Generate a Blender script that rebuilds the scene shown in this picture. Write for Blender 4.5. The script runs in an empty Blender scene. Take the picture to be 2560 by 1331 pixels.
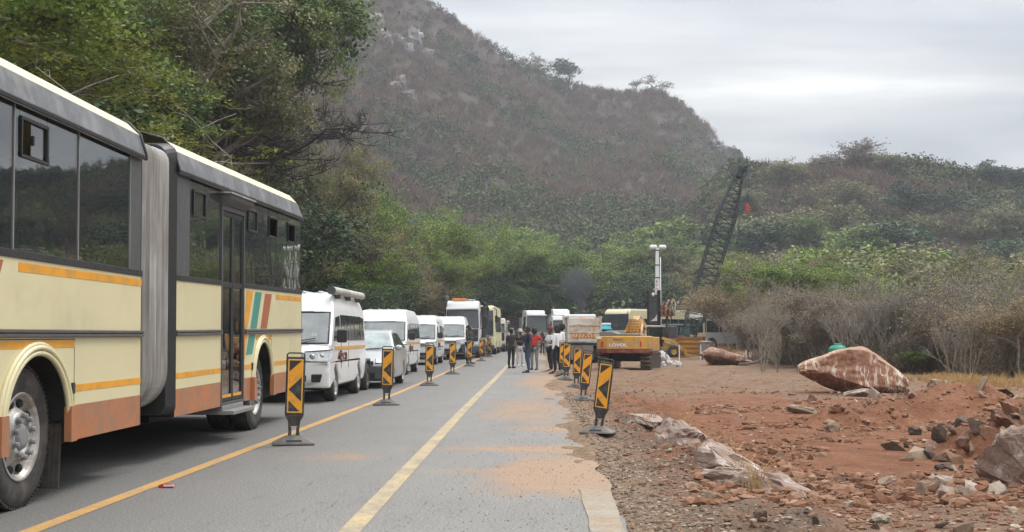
import bpy, bmesh, math, random
import numpy as np
from mathutils import Vector, Matrix, noise as mnoise

random.seed(7)
rng = np.random.default_rng(11)
R = math.radians
SC = bpy.context.scene
COL = SC.collection
PI = math.pi

# ---------------------------------------------------------------- camera
CAM_H = 1.45
cd = bpy.data.cameras.new('camera'); cam = bpy.data.objects.new('camera', cd); COL.objects.link(cam)
cd.sensor_width = 36.0; cd.lens = 36.0*3000/2560
cam.location = (0, 0, CAM_H)
cam.rotation_euler = (R(90+1.65), 0, R(1.05))
cd.shift_x = 0.0; cd.shift_y = 0.0336
cd.clip_start = 0.1; cd.clip_end = 5000
SC.camera = cam
cam['kind'] = 'helper'

# ---------------------------------------------------------------- world: overcast sky
SUN_EL, SUN_AZ = 52, 35          # degrees, azimuth clockwise from +Y
W = bpy.data.worlds.new('World'); SC.world = W; W.use_nodes = True
nt = W.node_tree; nt.nodes.clear()
N = nt.nodes; L = nt.links
def wn(t, **k):
    n = N.new(t)
    for a, b in k.items(): setattr(n, a, b)
    return n
out = wn('ShaderNodeOutputWorld'); bg = wn('ShaderNodeBackground'); bg.inputs[1].default_value = 0.1
sky = wn('ShaderNodeTexSky', sky_type='NISHITA', sun_disc=False)
sky.sun_elevation = R(SUN_EL); sky.sun_rotation = R(SUN_AZ)
tc = wn('ShaderNodeTexCoord'); sep = wn('ShaderNodeSeparateXYZ'); L.new(tc.outputs['Generated'], sep.inputs[0])
# cloud sheet: direction projected onto a flat layer overhead
zc = wn('ShaderNodeMath', operation='MAXIMUM'); L.new(sep.outputs[2], zc.inputs[0]); zc.inputs[1].default_value = 0.0
zo = wn('ShaderNodeMath', operation='ADD'); L.new(zc.outputs[0], zo.inputs[0]); zo.inputs[1].default_value = 0.16
dx = wn('ShaderNodeMath', operation='DIVIDE'); L.new(sep.outputs[0], dx.inputs[0]); L.new(zo.outputs[0], dx.inputs[1])
dy = wn('ShaderNodeMath', operation='DIVIDE'); L.new(sep.outputs[1], dy.inputs[0]); L.new(zo.outputs[0], dy.inputs[1])
dxs = wn('ShaderNodeMath', operation='MULTIPLY'); L.new(dx.outputs[0], dxs.inputs[0]); dxs.inputs[1].default_value = .6
cb = wn('ShaderNodeCombineXYZ'); L.new(dxs.outputs[0], cb.inputs[0]); L.new(dy.outputs[0], cb.inputs[1])
n1 = wn('ShaderNodeTexNoise'); n1.inputs['Scale'].default_value = 1.05; n1.inputs['Detail'].default_value = 5; n1.inputs['Roughness'].default_value = .5; n1.inputs['Distortion'].default_value = .3
L.new(cb.outputs[0], n1.inputs['Vector'])
ramp = wn('ShaderNodeValToRGB'); L.new(n1.outputs['Fac'], ramp.inputs[0])
e = ramp.color_ramp.elements
e[0].position = .40; e[0].color = (.43, .455, .495, 1)
e[1].position = .68; e[1].color = (1.25, 1.23, 1.16, 1)
m_ = ramp.color_ramp.elements.new(.50); m_.color = (.585, .60, .62, 1)
m2_ = ramp.color_ramp.elements.new(.57); m2_.color = (.76, .765, .76, 1)
# overcast: brighter towards the zenith
g1 = wn('ShaderNodeMapRange'); L.new(zc.outputs[0], g1.inputs[0]); g1.inputs[1].default_value = .2; g1.inputs[2].default_value = 1.0; g1.inputs[3].default_value = 9.0; g1.inputs[4].default_value = 36.0
sc_ = wn('ShaderNodeVectorMath', operation='SCALE'); L.new(ramp.outputs[0], sc_.inputs[0]); L.new(g1.outputs[0], sc_.inputs['Scale'])
mx = wn('ShaderNodeMix', data_type='RGBA'); mx.inputs[0].default_value = .93
L.new(sky.outputs[0], mx.inputs[6]); L.new(sc_.outputs[0], mx.inputs[7])
L.new(mx.outputs[2], bg.inputs[0]); L.new(bg.outputs[0], out.inputs[0])

sl = bpy.data.lights.new('sun', 'SUN'); sl.energy = 1.5; sl.angle = R(14); sl.color = (1, .95, .88)
so = bpy.data.objects.new('sun', sl); COL.objects.link(so)
az, el = R(SUN_AZ), R(SUN_EL)
sdir = Vector((math.sin(az)*math.cos(el), math.cos(az)*math.cos(el), math.sin(el)))
so.rotation_euler = (-sdir).to_track_quat('-Z', 'Y').to_euler()
so.location = (0, 0, 60)

SC.view_settings.view_transform = 'Standard'; SC.view_settings.look = 'None'
SC.view_settings.exposure = 0.50; SC.view_settings.gamma = 1.0
SC.view_settings.use_curve_mapping = False
SC.render.engine = 'CYCLES'
cy = SC.cycles
cy.use_denoising = True
try: cy.denoiser = 'OPENIMAGEDENOISE'
except Exception: pass
cy.max_bounces = 6; cy.diffuse_bounces = 3; cy.glossy_bounces = 3; cy.transmission_bounces = 4; cy.transparent_max_bounces = 8
cy.volume_bounces = 0; cy.caustics_reflective = False; cy.caustics_refractive = False
cy.use_adaptive_sampling = True; cy.adaptive_threshold = 0.02
cy.volume_step_rate = 4.0; cy.volume_max_steps = 64

# ---------------------------------------------------------------- helpers
def lin(c):
    return tuple(((v/255)/12.92 if v/255 <= .04045 else ((v/255+.055)/1.055)**2.4) for v in c)

class NB:
    """small helper to build node materials"""
    def __init__(s, name):
        s.m = bpy.data.materials.new(name); s.m.use_nodes = True
        s.t = s.m.node_tree; s.t.nodes.clear()
        s.out = s.n('ShaderNodeOutputMaterial'); s.b = s.n('ShaderNodeBsdfPrincipled')
        s.l(s.b.outputs[0], s.out.inputs[0])
        s.tc = s.n('ShaderNodeTexCoord')
    def n(s, t, **k):
        x = s.t.nodes.new(t)
        for a, b in k.items(): setattr(x, a, b)
        return x
    def l(s, a, b): s.t.links.new(a, b)
    def noise(s, scale, detail=4, rough=.55, vec=None, stretch=None, coord='Object'):
        x = s.n('ShaderNodeTexNoise'); x.inputs['Scale'].default_value = scale; x.inputs['Detail'].default_value = detail; x.inputs['Roughness'].default_value = rough
        v = vec or s.tc.outputs[coord]
        if stretch:
            mp = s.n('ShaderNodeMapping'); mp.inputs['Scale'].default_value = stretch; s.l(v, mp.inputs[0]); v = mp.outputs[0]
        s.l(v, x.inputs['Vector']); return x.outputs['Fac']
    def ramp(s, fac, stops):
        x = s.n('ShaderNodeValToRGB'); s.l(fac, x.inputs[0]); cr = x.color_ramp
        cr.elements[0].position = stops[0][0]; cr.elements[0].color = (*stops[0][1], 1)
        cr.elements[1].position = stops[-1][0]; cr.elements[1].color = (*stops[-1][1], 1)
        for p, c in stops[1:-1]:
            q = cr.elements.new(p); q.color = (*c, 1)
        return x.outputs[0]
    def maprange(s, v, a, b, c=0., d=1.):
        x = s.n('ShaderNodeMapRange'); s.l(v, x.inputs[0])
        for i, q in enumerate((a, b, c, d)): x.inputs[i+1].default_value = q
        return x.outputs[0]
    def mix(s, f, a, b, blend='MIX'):
        x = s.n('ShaderNodeMix', data_type='RGBA', blend_type=blend)
        if isinstance(f, (int, float)): x.inputs[0].default_value = f
        else: s.l(f, x.inputs[0])
        for i, q in ((6, a), (7, b)):
            if isinstance(q, tuple): x.inputs[i].default_value = (*q[:3], 1)
            else: s.l(q, x.inputs[i])
        return x.outputs[2]
    def math(s, op, a, b=None):
        x = s.n('ShaderNodeMath', operation=op)
        for i, q in enumerate((a, b)):
            if q is None: continue
            if isinstance(q, (int, float)): x.inputs[i].default_value = q
            else: s.l(q, x.inputs[i])
        return x.outputs[0]
    def bump(s, h, strength=.3, dist=.02):
        x = s.n('ShaderNodeBump'); x.inputs['Strength'].default_value = strength; x.inputs['Distance'].default_value = dist
        s.l(h, x.inputs['Height']); s.l(x.outputs[0], s.b.inputs['Normal'])
    def set(s, col=None, rough=None, metal=None, spec=None, coat=None):
        b = s.b
        for key, v in (('Base Color', col), ('Roughness', rough), ('Metallic', metal), ('Specular IOR Level', spec), ('Coat Weight', coat)):
            if v is None: continue
            if isinstance(v, (int, float)): b.inputs[key].default_value = v
            elif isinstance(v, tuple): b.inputs[key].default_value = (*v[:3], 1)
            else: s.l(v, b.inputs[key])
        return s.m

def M(name, col, rough=.5, metal=0., var=.12, scale=3., dirt=None, bump=0., bscale=40., coat=None, spec=None):
    """paint/plastic/metal with uneven tone, optional (dirt colour, amount, scale)"""
    nb = NB(name)
    f = nb.noise(scale, 5)
    lo = tuple(max(0, c*(1-var)) for c in col); hi = tuple(min(1, c*(1+var*.8)) for c in col)
    c = nb.ramp(f, [(.3, lo), (.7, hi)])
    r = nb.maprange(nb.noise(scale*4, 3), .3, .7, max(0, rough-.06), min(1, rough+.1))
    if dirt:
        g = nb.noise(dirt[2], 8, .65)
        g = nb.maprange(g, .62-dirt[1]*.35, .72-dirt[1]*.2)
        g = nb.math('MULTIPLY', g, min(1, .35+dirt[1]))
        c = nb.mix(g, c, dirt[0])
    if bump: nb.bump(nb.noise(bscale, 4), bump, .01)
    return nb.set(c, r, metal, spec, coat)

DUST = (.30, .22, .16)
m_cream = M('cream_paint', (.66, .60, .37), .38, var=.03, scale=.8, dirt=((.50, .44, .30), .18, .9), coat=.15)
m_roofc = M('cream_roof', (.60, .55, .36), .5, dirt=((.45, .42, .33), .35, 2.5))
m_brown = M('brown_paint', (.42, .155, .06), .42, var=.08, dirt=((.28, .16, .10), .5, 2.6), coat=.1)
m_yel = M('yellow_stripe', (.74, .33, .02), .42, var=.08, dirt=((.45, .27, .08), .4, 5.))
m_teal = M('teal_stripe', (.055, .27, .22), .4, var=.06)
m_rust = M('rust_stripe', (.38, .12, .055), .4, var=.06)
m_cove = M('grey_cove', (.085, .088, .092), .38, var=.35, scale=1.4, dirt=((.19, .19, .19), .45, 3.0))
m_rail = M('grey_rubber', (.085, .078, .075), .6)
m_black = M('black_plastic', (.018, .018, .02), .5)
m_blackm = M('black_matt', (.012, .012, .013), .8)
m_tyre = M('tyre_rubber', (.035, .033, .032), .85, var=.25, scale=6, dirt=((.10, .085, .07), .4, 5.), bump=.3, bscale=60)
m_rim = M('rim_metal', (.50, .49, .47), .45, .35, dirt=((.22, .18, .15), .5, 7.))
m_chrome = M('bright_metal', (.6, .6, .6), .25, .9)
m_white = M('white_paint', (.74, .75, .75), .34, var=.03, scale=1.2, coat=.25, dirt=((.62, .59, .54), .15, 1.2))
m_whited = M('dusty_white_paint', (.66, .65, .61), .5, var=.08, dirt=((.42, .33, .24), .6, 3.0))
m_silver = M('silver_paint', (.40, .41, .42), .34, .3, var=.03, scale=1, coat=.3)
m_grey = M('grey_paint', (.22, .22, .22), .5)
m_dgrey = M('dark_grey_paint', (.07, .072, .075), .5)
m_yexc = M('machine_yellow', (.62, .33, .035), .5, dirt=((.40, .24, .12), .6, 3.), var=.1)
m_cat = M('loader_yellow', (.70, .40, .05), .5, dirt=((.40, .28, .13), .5, 3.), var=.1)
m_red = M('red_paint', (.50, .03, .03), .45)
m_maroon = M('maroon_paint', (.16, .022, .02), .5, dirt=((.25, .14, .1), .4, 3))
m_orange = M('orange_lens', (.8, .25, .03), .3)
m_cyan = M('cyan_paint', (.04, .42, .52), .4)
m_steel = M('dark_steel', (.05, .048, .047), .55, .3, dirt=((.14, .08, .05), .4, 4))
m_conc = M('concrete', (.36, .35, .32), .9, var=.15, scale=1.5, dirt=((.24, .21, .18), .4, 2), bump=.3)
m_lamp = M('headlamp_lens', (.55, .57, .58), .12, .35, var=.35, scale=14)
m_pink = M('red_lettering_panel', (.45, .10, .12), .5)

def glass(name, tint=.10, rough=.02, base=(.02, .024, .026)):
    nb = NB(name)
    tr = nb.n('ShaderNodeBsdfTransparent'); tr.inputs[0].default_value = (tint, tint*1.03, tint*1.02, 1)
    b = nb.b; b.inputs['Base Color'].default_value = (*base, 1); b.inputs['Roughness'].default_value = rough
    b.inputs['IOR'].default_value = 1.95
    mxs = nb.n('ShaderNodeMixShader'); mxs.inputs[0].default_value = .5
    gl = nb.n('ShaderNodeAddShader'); 
    nb.l(tr.outputs[0], gl.inputs[0]); nb.l(b.outputs[0], gl.inputs[1])
    nb.l(gl.outputs[0], nb.out.inputs[0])
    b.inputs['Specular IOR Level'].default_value = .55
    nb.bump(nb.noise(1.6, 2), .12, .03)
    return nb.m
m_glass = glass('tinted_glass', .5, .015, (.004, .005, .005))
m_wind = glass('windscreen_glass', .35, .03, (.02, .025, .026))
m_dglass = M('dark_glass', (.02, .022, .024), .06, var=.3, scale=2, spec=.6)

def tag(o, label=None, cat=None, group=None, kind=None):
    if label: o['label'] = label
    if cat: o['category'] = cat
    if group: o['group'] = group
    if kind: o['kind'] = kind
    return o
def empty(name, loc=(0, 0, 0), rz=0., label=None, cat=None, group=None, s=1.):
    o = bpy.data.objects.new(name, None); COL.objects.link(o)
    o.location = loc; o.rotation_euler = (0, 0, rz); o.scale = (s, s, s); o.empty_display_size = .2
    return tag(o, label, cat, group)
def copy_tree(o, parent=None):
    c = o.copy(); COL.objects.link(c)
    if parent is not None: c.parent = parent
    for ch in list(o.children): copy_tree(ch, c)
    return c

class MB:
    """collects shapes and links them as ONE mesh object"""
    def __init__(s): s.v = []; s.f = []; s.mi = []; s.sm = []
    def add(s, vs, fs, m=0, smooth=False):
        b = len(s.v); s.v.extend([tuple(v) for v in vs])
        for f in fs: s.f.append(tuple(i+b for i in f)); s.mi.append(m); s.sm.append(smooth)
        return s
    def box(s, x0, x1, y0, y1, z0, z1, m=0, T=None):
        vs = [Vector((x, y, z)) for z in (z0, z1) for y in (y0, y1) for x in (x0, x1)]
        if T is not None: vs = [T @ v for v in vs]
        return s.add(vs, [(0, 2, 3, 1), (4, 5, 7, 6), (0, 1, 5, 4), (2, 6, 7, 3), (0, 4, 6, 2), (1, 3, 7, 5)], m)
    def tube(s, p0, p1, r0, r1=None, n=8, m=0, caps=True, smooth=True):
        p0 = Vector(p0); p1 = Vector(p1); r1 = r0 if r1 is None else r1
        d = (p1-p0); 
        if d.length < 1e-6: return s
        d.normalize(); a = d.orthogonal().normalized(); b = d.cross(a)
        vs = []
        for p, r in ((p0, r0), (p1, r1)):
            for i in range(n):
                t = 2*PI*i/n; vs.append(p+(a*math.cos(t)+b*math.sin(t))*r)
        s.add(vs, [(i, (i+1) % n, n+(i+1) % n, n+i) for i in range(n)], m, smooth)
        if caps: s.add(vs, [tuple(range(n-1, -1, -1)), tuple(range(n, 2*n))], m)
        return s
    def path(s, pts, r, n=8, m=0, closed=False):
        """one continuous tube through the points"""
        P_ = [Vector(p) for p in pts]; rs = list(r) if isinstance(r, (list, tuple)) else [r]*len(P_)
        if closed: P_.append(P_[0].copy()); rs.append(rs[0])
        k = len(P_); a = None; vs = []
        for i in range(k):
            d = (P_[min(i+1, k-1)]-P_[max(i-1, 0)])
            if closed and i in (0, k-1): d = P_[1]-P_[k-2]
            d.normalize()
            a = d.orthogonal().normalized() if a is None else (a-d*a.dot(d)).normalized()
            b = d.cross(a)
            for j in range(n):
                t = 2*PI*j/n; vs.append(P_[i]+(a*math.cos(t)+b*math.sin(t))*rs[i])
        s.add(vs, [(i*n+j, i*n+(j+1) % n, (i+1)*n+(j+1) % n, (i+1)*n+j) for i in range(k-1) for j in range(n)], m, True)
        if not closed: s.add(vs[:n], [tuple(range(n-1, -1, -1))], m); s.add(vs[-n:], [tuple(range(n))], m)
        return s
    def prism(s, pts, axis, a0, a1, m=0, T=None):
        """2-D polygon extruded along axis ('x','y','z')"""
        def mk(p, a):
            v = Vector({'x': (a, p[0], p[1]), 'y': (p[0], a, p[1]), 'z': (p[0], p[1], a)}[axis])
            return T @ v if T is not None else v
        n = len(pts); vs = [mk(p, a0) for p in pts]+[mk(p, a1) for p in pts]
        return s.add(vs, [tuple(range(n-1, -1, -1)), tuple(range(n, 2*n))]+[(i, (i+1) % n, n+(i+1) % n, n+i) for i in range(n)], m)
    def lathe(s, prof, c=(0, 0, 0), axis='x', n=32, m=0, smooth=True):
        """prof: list of (axial, radius)"""
        vs = []
        for a, r in prof:
            for i in range(n):
                t = 2*PI*i/n; q = (r*math.cos(t), r*math.sin(t))
                vs.append({'x': (c[0]+a, c[1]+q[0], c[2]+q[1]), 'z': (c[0]+q[0], c[1]+q[1], c[2]+a), 'y': (c[0]+q[0], c[1]+a, c[2]+q[1])}[axis])
        fs = [(j*n+i, j*n+(i+1) % n, (j+1)*n+(i+1) % n, (j+1)*n+i) for j in range(len(prof)-1) for i in range(n)]
        return s.add(vs, fs, m, smooth)
    def quad(s, a, b, c, d, m=0): return s.add([a, b, c, d], [(0, 1, 2, 3)], m)
    def sphere(s, c, r, nu=14, nv=9, m=0, sc=(1, 1, 1)):
        vs = []; 
        for j in range(nv+1):
            ph = PI*j/nv
            for i in range(nu):
                t = 2*PI*i/nu; vs.append((c[0]+r*sc[0]*math.sin(ph)*math.cos(t), c[1]+r*sc[1]*math.sin(ph)*math.sin(t), c[2]+r*sc[2]*math.cos(ph)))
        return s.add(vs, [(j*nu+i, (j+1)*nu+i, (j+1)*nu+(i+1) % nu, j*nu+(i+1) % nu) for j in range(nv) for i in range(nu)], m, True)
    def build(s, name, mats, parent=None, bevel=0., seg=2, fn=None, angle=35):
        me = bpy.data.meshes.new(name)
        vs = [fn(Vector(v)) for v in s.v] if fn else s.v
        me.from_pydata([tuple(v) for v in vs], [], s.f)
        mats = mats if isinstance(mats, (list, tuple)) else [mats]
        for m in mats: me.materials.append(m)
        me.polygons.foreach_set('material_index', s.mi); me.polygons.foreach_set('use_smooth', s.sm)
        bm = bmesh.new(); bm.from_mesh(me); bmesh.ops.remove_doubles(bm, verts=bm.verts, dist=1e-5)
        bmesh.ops.recalc_face_normals(bm, faces=bm.faces); bm.to_mesh(me); bm.free()
        me.update()
        o = bpy.data.objects.new(name, me); COL.objects.link(o)
        if parent is not None: o.parent = parent
        if bevel:
            md = o.modifiers.new('bevel', 'BEVEL'); md.width = bevel; md.segments = seg; md.limit_method = 'ANGLE'; md.angle_limit = R(angle)
            md.harden_normals = False
        return o

def mesh_np(name, verts, faces, mats, parent=None, midx=None, attrs=None, smooth=False):
    """fast mesh from numpy arrays; faces is (n,3) or (n,4)"""
    me = bpy.data.meshes.new(name)
    k = faces.shape[1]; nf = len(faces)
    me.vertices.add(len(verts)); me.vertices.foreach_set('co', np.ascontiguousarray(verts, dtype=np.float32).ravel())
    me.loops.add(nf*k); me.loops.foreach_set('vertex_index', np.ascontiguousarray(faces, dtype=np.int32).ravel())
    me.polygons.add(nf); me.polygons.foreach_set('loop_start', np.arange(0, nf*k, k, dtype=np.int32))
    me.polygons.foreach_set('use_smooth', np.full(nf, smooth))
    if midx is not None: me.polygons.foreach_set('material_index', np.ascontiguousarray(midx, dtype=np.int32))
    for m in (mats if isinstance(mats, (list, tuple)) else [mats]): me.materials.append(m)
    for an, (dom, arr) in (attrs or {}).items():
        a = me.attributes.new(an, 'FLOAT', dom); a.data.foreach_set('value', np.ascontiguousarray(arr, dtype=np.float32))
    me.update(calc_edges=True); me.validate()
    if name is None: return me
    o = bpy.data.objects.new(name, me)
    COL.objects.link(o)
    if parent is not None: o.parent = parent
    return o

def text_mesh(mb, txt, size, T, m=0, bold=.0, font=None):
    """lettering as filled faces appended to mb (T maps the text plane into the part's space)"""
    cu = bpy.data.curves.new('t', 'FONT'); cu.body = txt; cu.size = size; cu.offset = bold; cu.resolution_u = 2; cu.align_x = 'CENTER'
    ob = bpy.data.objects.new('t', cu); me = ob.to_mesh()
    vs = [T @ v.co for v in me.vertices]; fs = [tuple(p.vertices) for p in me.polygons]
    mb.add(vs, fs, m); ob.to_mesh_clear(); bpy.data.objects.remove(ob); bpy.data.curves.remove(cu)

def X_at(px, Y): return (px-1335)*Y/3000.
def Y_ground(py): return 3000*CAM_H/(py-838)
# ---------------------------------------------------------------- terrain
_P = rng.permutation(512)
def vnoise(x, y, seed=0):
    """value noise, vectorised, 0..1"""
    x = np.asarray(x, float); y = np.asarray(y, float)
    xi = np.floor(x).astype(int); yi = np.floor(y).astype(int); xf = x-xi; yf = y-yi
    def h(a, b): 
        n = (a*374761393 + b*668265263 + seed*1442695041) & 0x7fffffff
        n = ((n ^ (n >> 13))*1274126177) & 0x7fffffff
        return ((n ^ (n >> 16)) & 0xffff)/65535.
    u = xf*xf*(3-2*xf); v = yf*yf*(3-2*yf)
    return (h(xi, yi)*(1-u)+h(xi+1, yi)*u)*(1-v)+(h(xi, yi+1)*(1-u)+h(xi+1, yi+1)*u)*v
def fbm(x, y, o=4, seed=0, g=.5):
    s = 0; a = 1; t = 0
    for i in range(o):
        s = s+a*vnoise(x*2**i+i*17.3, y*2**i-i*9.1, seed+i); t += a; a *= g
    return s/t
def sst(a, b, x):
    t = np.clip((x-a)/(b-a), 0, 1); return t*t*(3-2*t)

MT = np.array([(-1500, -900), (0, -900), (400, -620), (800, -300), (1000, -85), (1090, 8), (1150, 52), (1250, 118), (1300, 148), (1340, 158), (1400, 196), (1500, 222), (1560, 228), (1640, 224), (1690, 246), (1740, 286), (1780, 330), (1810, 372), (1835, 412), (1870, 450), (1930, 540), (2150, 700), (2400, 800), (9000, 830)], float)
RT = np.array([(1200, 850), (1500, 790), (1620, 700), (1720, 560), (1790, 450), (1850, 408), (1900, 418), (1950, 436), (2000, 430), (2060, 410), (2150, 402), (2300, 412), (2450, 446), (2560, 448), (2800, 425), (3200, 450), (3600, 420), (4500, 500), (9000, 600)], float)
def road_cx(y):
    """centre line of the road: straight, then bending to the right"""
    t = np.clip(np.asarray(y, float)-88, 0, None)
    return -4.6+.0125*t*t
def H(x, y):
    x = np.asarray(x, float); y = np.asarray(y, float)
    yy = np.maximum(y, 1e-3); u = 1335+3000*np.clip(x/yy, -3, 3)
    u = np.where(y < 5, np.where(x > 0, 9000, -1500), u)
    d = np.hypot(x, y)
    # gentle dirt
    h = -.05*np.ones_like(x)
    r = sst(.75, 2.2, x)
    h = h+r*(fbm(x*.9, y*.9, 4, 3)-.5)*.30+r*(fbm(x*3.3, y*3.3, 3, 9)-.5)*.16*sst(60, 30, y)+r*np.maximum(0, fbm(x*1.5, y*1.5, 4, 19, .6)-.50)*.5*sst(50, 25, y)
    edge = 2.0+.25*np.sin(y*.35)
    pit = sst(edge, edge+1.1, x)*(1-sst(28, 36, y))
    h = h-.50*pit
    def g(cx, cy, rx, ry, a, p=1.):
        return a*np.exp(-(((x-cx)/rx)**2+((y-cy)/ry)**2)**p)
    h = h+g(5.3, 20.2, 1.8, 1.0, .66)+g(7.9, 23.2, 2.2, 1.7, .95)+g(6.1, 15.6, 1.3, 1.3, .95)+g(3.6, 24, 1.4, 1.6, .30)+g(11.5, 27, 3.5, 5, .45)+g(6.0, 18.3, 1.6, 1.5, .22)
    h = h+g(3.9, 15.4, 1.0, 1.4, -.16)+g(6.7, 31.5, 3, 3, .12)+g(4.4, 10.5, 2.2, 2.0, .14)+g(6.6, 11.2, 1.6, 1.6, .25)
    # earth spilling over the crumbling edge of the asphalt
    sp_ = (fbm(x*1.3, y*.55, 4, 83, .6)-.40)*.35+.05*sst(.1, .9, x)
    sp_ = sp_*sst(-.25, .85, x)*sst(11.2, 12.2, y)
    h = np.where(x < .75, np.where(x > -.4, -.05+np.clip(sp_, 0, .2), -.05), h+np.clip(sp_, 0, .2)*(1-sst(.75, 2.2, x)))
    # left wooded slope
    sl_ = np.clip(-x-11.5-sst(70, 150, y)*14, 0, None)
    ls = (34*(1-np.exp(-sl_*.026)))*(.55+.45*sst(140, 40, y)) + sl_*.10
    ls = ls*(1+.35*(fbm(x*.05, y*.05, 3, 21)-.5))
    h = h+np.where(x < -11, ls, 0)
    # far hills: two ridges
    def ridge(T, yb, yr, prof, nz, seed):
        pyr = np.interp(u, T[:, 0], T[:, 1])
        s = (y-yb)/(yr-yb)
        hr = (838-pyr)*yr/3000.
        up = hr*np.clip(s, 0, 1)**prof
        dn = hr*(1-.75*sst(0, 1, (s-1)*.8))
        v = np.where(s <= 1, up, dn)
        n = (fbm(x*.022+5, y*.022, 4, seed)-.5)*nz*np.clip(s*4, 0, 1)*np.clip((1-s)*6+.12, 0, 1)*np.clip(hr/25, 0, 1)
        gl = -(1-np.abs(2*fbm(x*.016+y*.004, y*.006, 3, seed+7)-1))*nz*.55*np.clip(s*4, 0, 1)*np.clip((1-s)*5, 0, 1)*np.clip(hr/25, 0, 1)
        return np.where(s > 0, v+n+gl, 0)
    far = np.maximum(ridge(MT, 175., 470., 1.12, 16, 31), ridge(RT, 150., 275., 1.10, 9, 41))
    far = far*sst(0, 60, y)
    back = np.where(y < 5, sst(40, 160, d)*22*(fbm(x*.02, y*.02, 3, 55)), 0)
    h = np.maximum(h, h*0+far-.05)+np.where((far <= 0) & (x > 12), 0, 0)+back*(x > -11)
    # the bed of the road stays level
    cx = road_cx(np.clip(y, -50, 152))
    rd = (np.abs(x-cx) < 7.6) & (y < 152) & (y > 60)
    h = np.where(rd, np.minimum(h, -.05), h)
    return h
def Hs(x, y): return float(H(np.array([x]), np.array([y]))[0])

# ground: one sheet out to the horizon, finer where it lies close
ang = np.concatenate([np.linspace(-180, -32, 38)[:-1], np.linspace(-32, 32, 330), np.linspace(32, 180, 38)[1:]])
rad = np.concatenate([[0.0], np.geomspace(2.0, 60, 400), np.geomspace(60, 1600, 150)[1:]])
A, RR = np.meshgrid(np.radians(ang), rad, indexing='xy')
gx = RR*np.sin(A); gy = RR*np.cos(A); gz = H(gx, gy)
nr, na = gx.shape
idx = np.arange(nr*na).reshape(nr, na)
F = np.stack([idx[:-1, :-1], idx[:-1, 1:], idx[1:, 1:], idx[1:, :-1]], -1).reshape(-1, 4)
gm = NB('dirt')
pos = gm.n('ShaderNodeSeparateXYZ'); gm.l(gm.tc.outputs['Object'], pos.inputs[0])
big = gm.noise(.35, 5, .6); mid = gm.noise(2.2, 6, .65); fine = gm.noise(16, 6, .7); tiny = gm.noise(75, 4, .7)
red = gm.ramp(mid, [(.25, (.155, .068, .036)), (.5, (.255, .110, .058)), (.75, (.345, .172, .100))])
tan = gm.ramp(mid, [(.25, (.16, .105, .068)), (.55, (.27, .18, .12)), (.8, (.36, .26, .18))])
zone = gm.math('MULTIPLY', gm.maprange(pos.outputs[1], 11.5, 14.0), gm.maprange(pos.outputs[1], 31, 24))
c = gm.mix(gm.maprange(gm.math('SUBTRACT', big, gm.math('MULTIPLY', zone, .17)), .40, .56), red, tan)
c = gm.mix(gm.maprange(pos.outputs[1], 26, 40, 0, .75), c, tan)                 # paler, drier earth further out
c = gm.mix(gm.maprange(pos.outputs[1], 13.5, 9.5, 0, .6), c, tan)
shoulder = gm.math('MULTIPLY', gm.maprange(gm.math('ADD', pos.outputs[0], gm.maprange(gm.noise(.8, 5), .3, .7, -.9, .9)), 2.2, 1.1), gm.maprange(pos.outputs[1], 30, 20))
grit = gm.ramp(gm.noise(28, 5, .7), [(.3, (.07, .062, .055)), (.55, (.17, .145, .12)), (.75, (.30, .26, .21))])
c = gm.mix(gm.math('MULTIPLY', shoulder, gm.maprange(gm.noise(1.3, 5, .65), .40, .60, .15, .95)), c, grit)
c = gm.mix(gm.maprange(fine, .40, .68, .0, .8), c, gm.mix(.55, c, (.05, .028, .018)))
c = gm.mix(gm.maprange(tiny, .58, .70, .0, .6), c, (.44, .33, .25))
litter = gm.ramp(gm.noise(.9, 6, .7), [(.3, (.045, .038, .024)), (.5, (.10, .078, .05)), (.7, (.15, .115, .075))])
spill = gm.ramp(gm.noise(14, 6, .75), [(.3, (.13, .085, .055)), (.5, (.27, .185, .125)), (.7, (.42, .31, .22))])
c = gm.mix(gm.maprange(pos.outputs[0], 1.5, .9), c, spill)
c = gm.mix(gm.maprange(pos.outputs[0], -8.5, -10.5), c, litter)
hill = gm.ramp(gm.noise(.09, 6, .65), [(.3, (.045, .040, .034)), (.5, (.066, .053, .046)), (.66, (.090, .068, .054)), (.78, (.18, .115, .075))])
c = gm.mix(gm.maprange(pos.outputs[1], 105, 135), c, hill)
m_ground = gm.set(c, .95, spec=.15)
hgt = gm.math('ADD', gm.math('MULTIPLY', fine, .6), gm.math('MULTIPLY', tiny, .35))
hgt = gm.math('ADD', hgt, gm.math('MULTIPLY', mid, 1.2))
gm.bump(hgt, .9, .09)
ground = mesh_np('ground', np.stack([gx, gy, gz], -1).reshape(-1, 3), F[:, ::-1], m_ground, smooth=True)
tag(ground, kind='structure')

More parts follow.
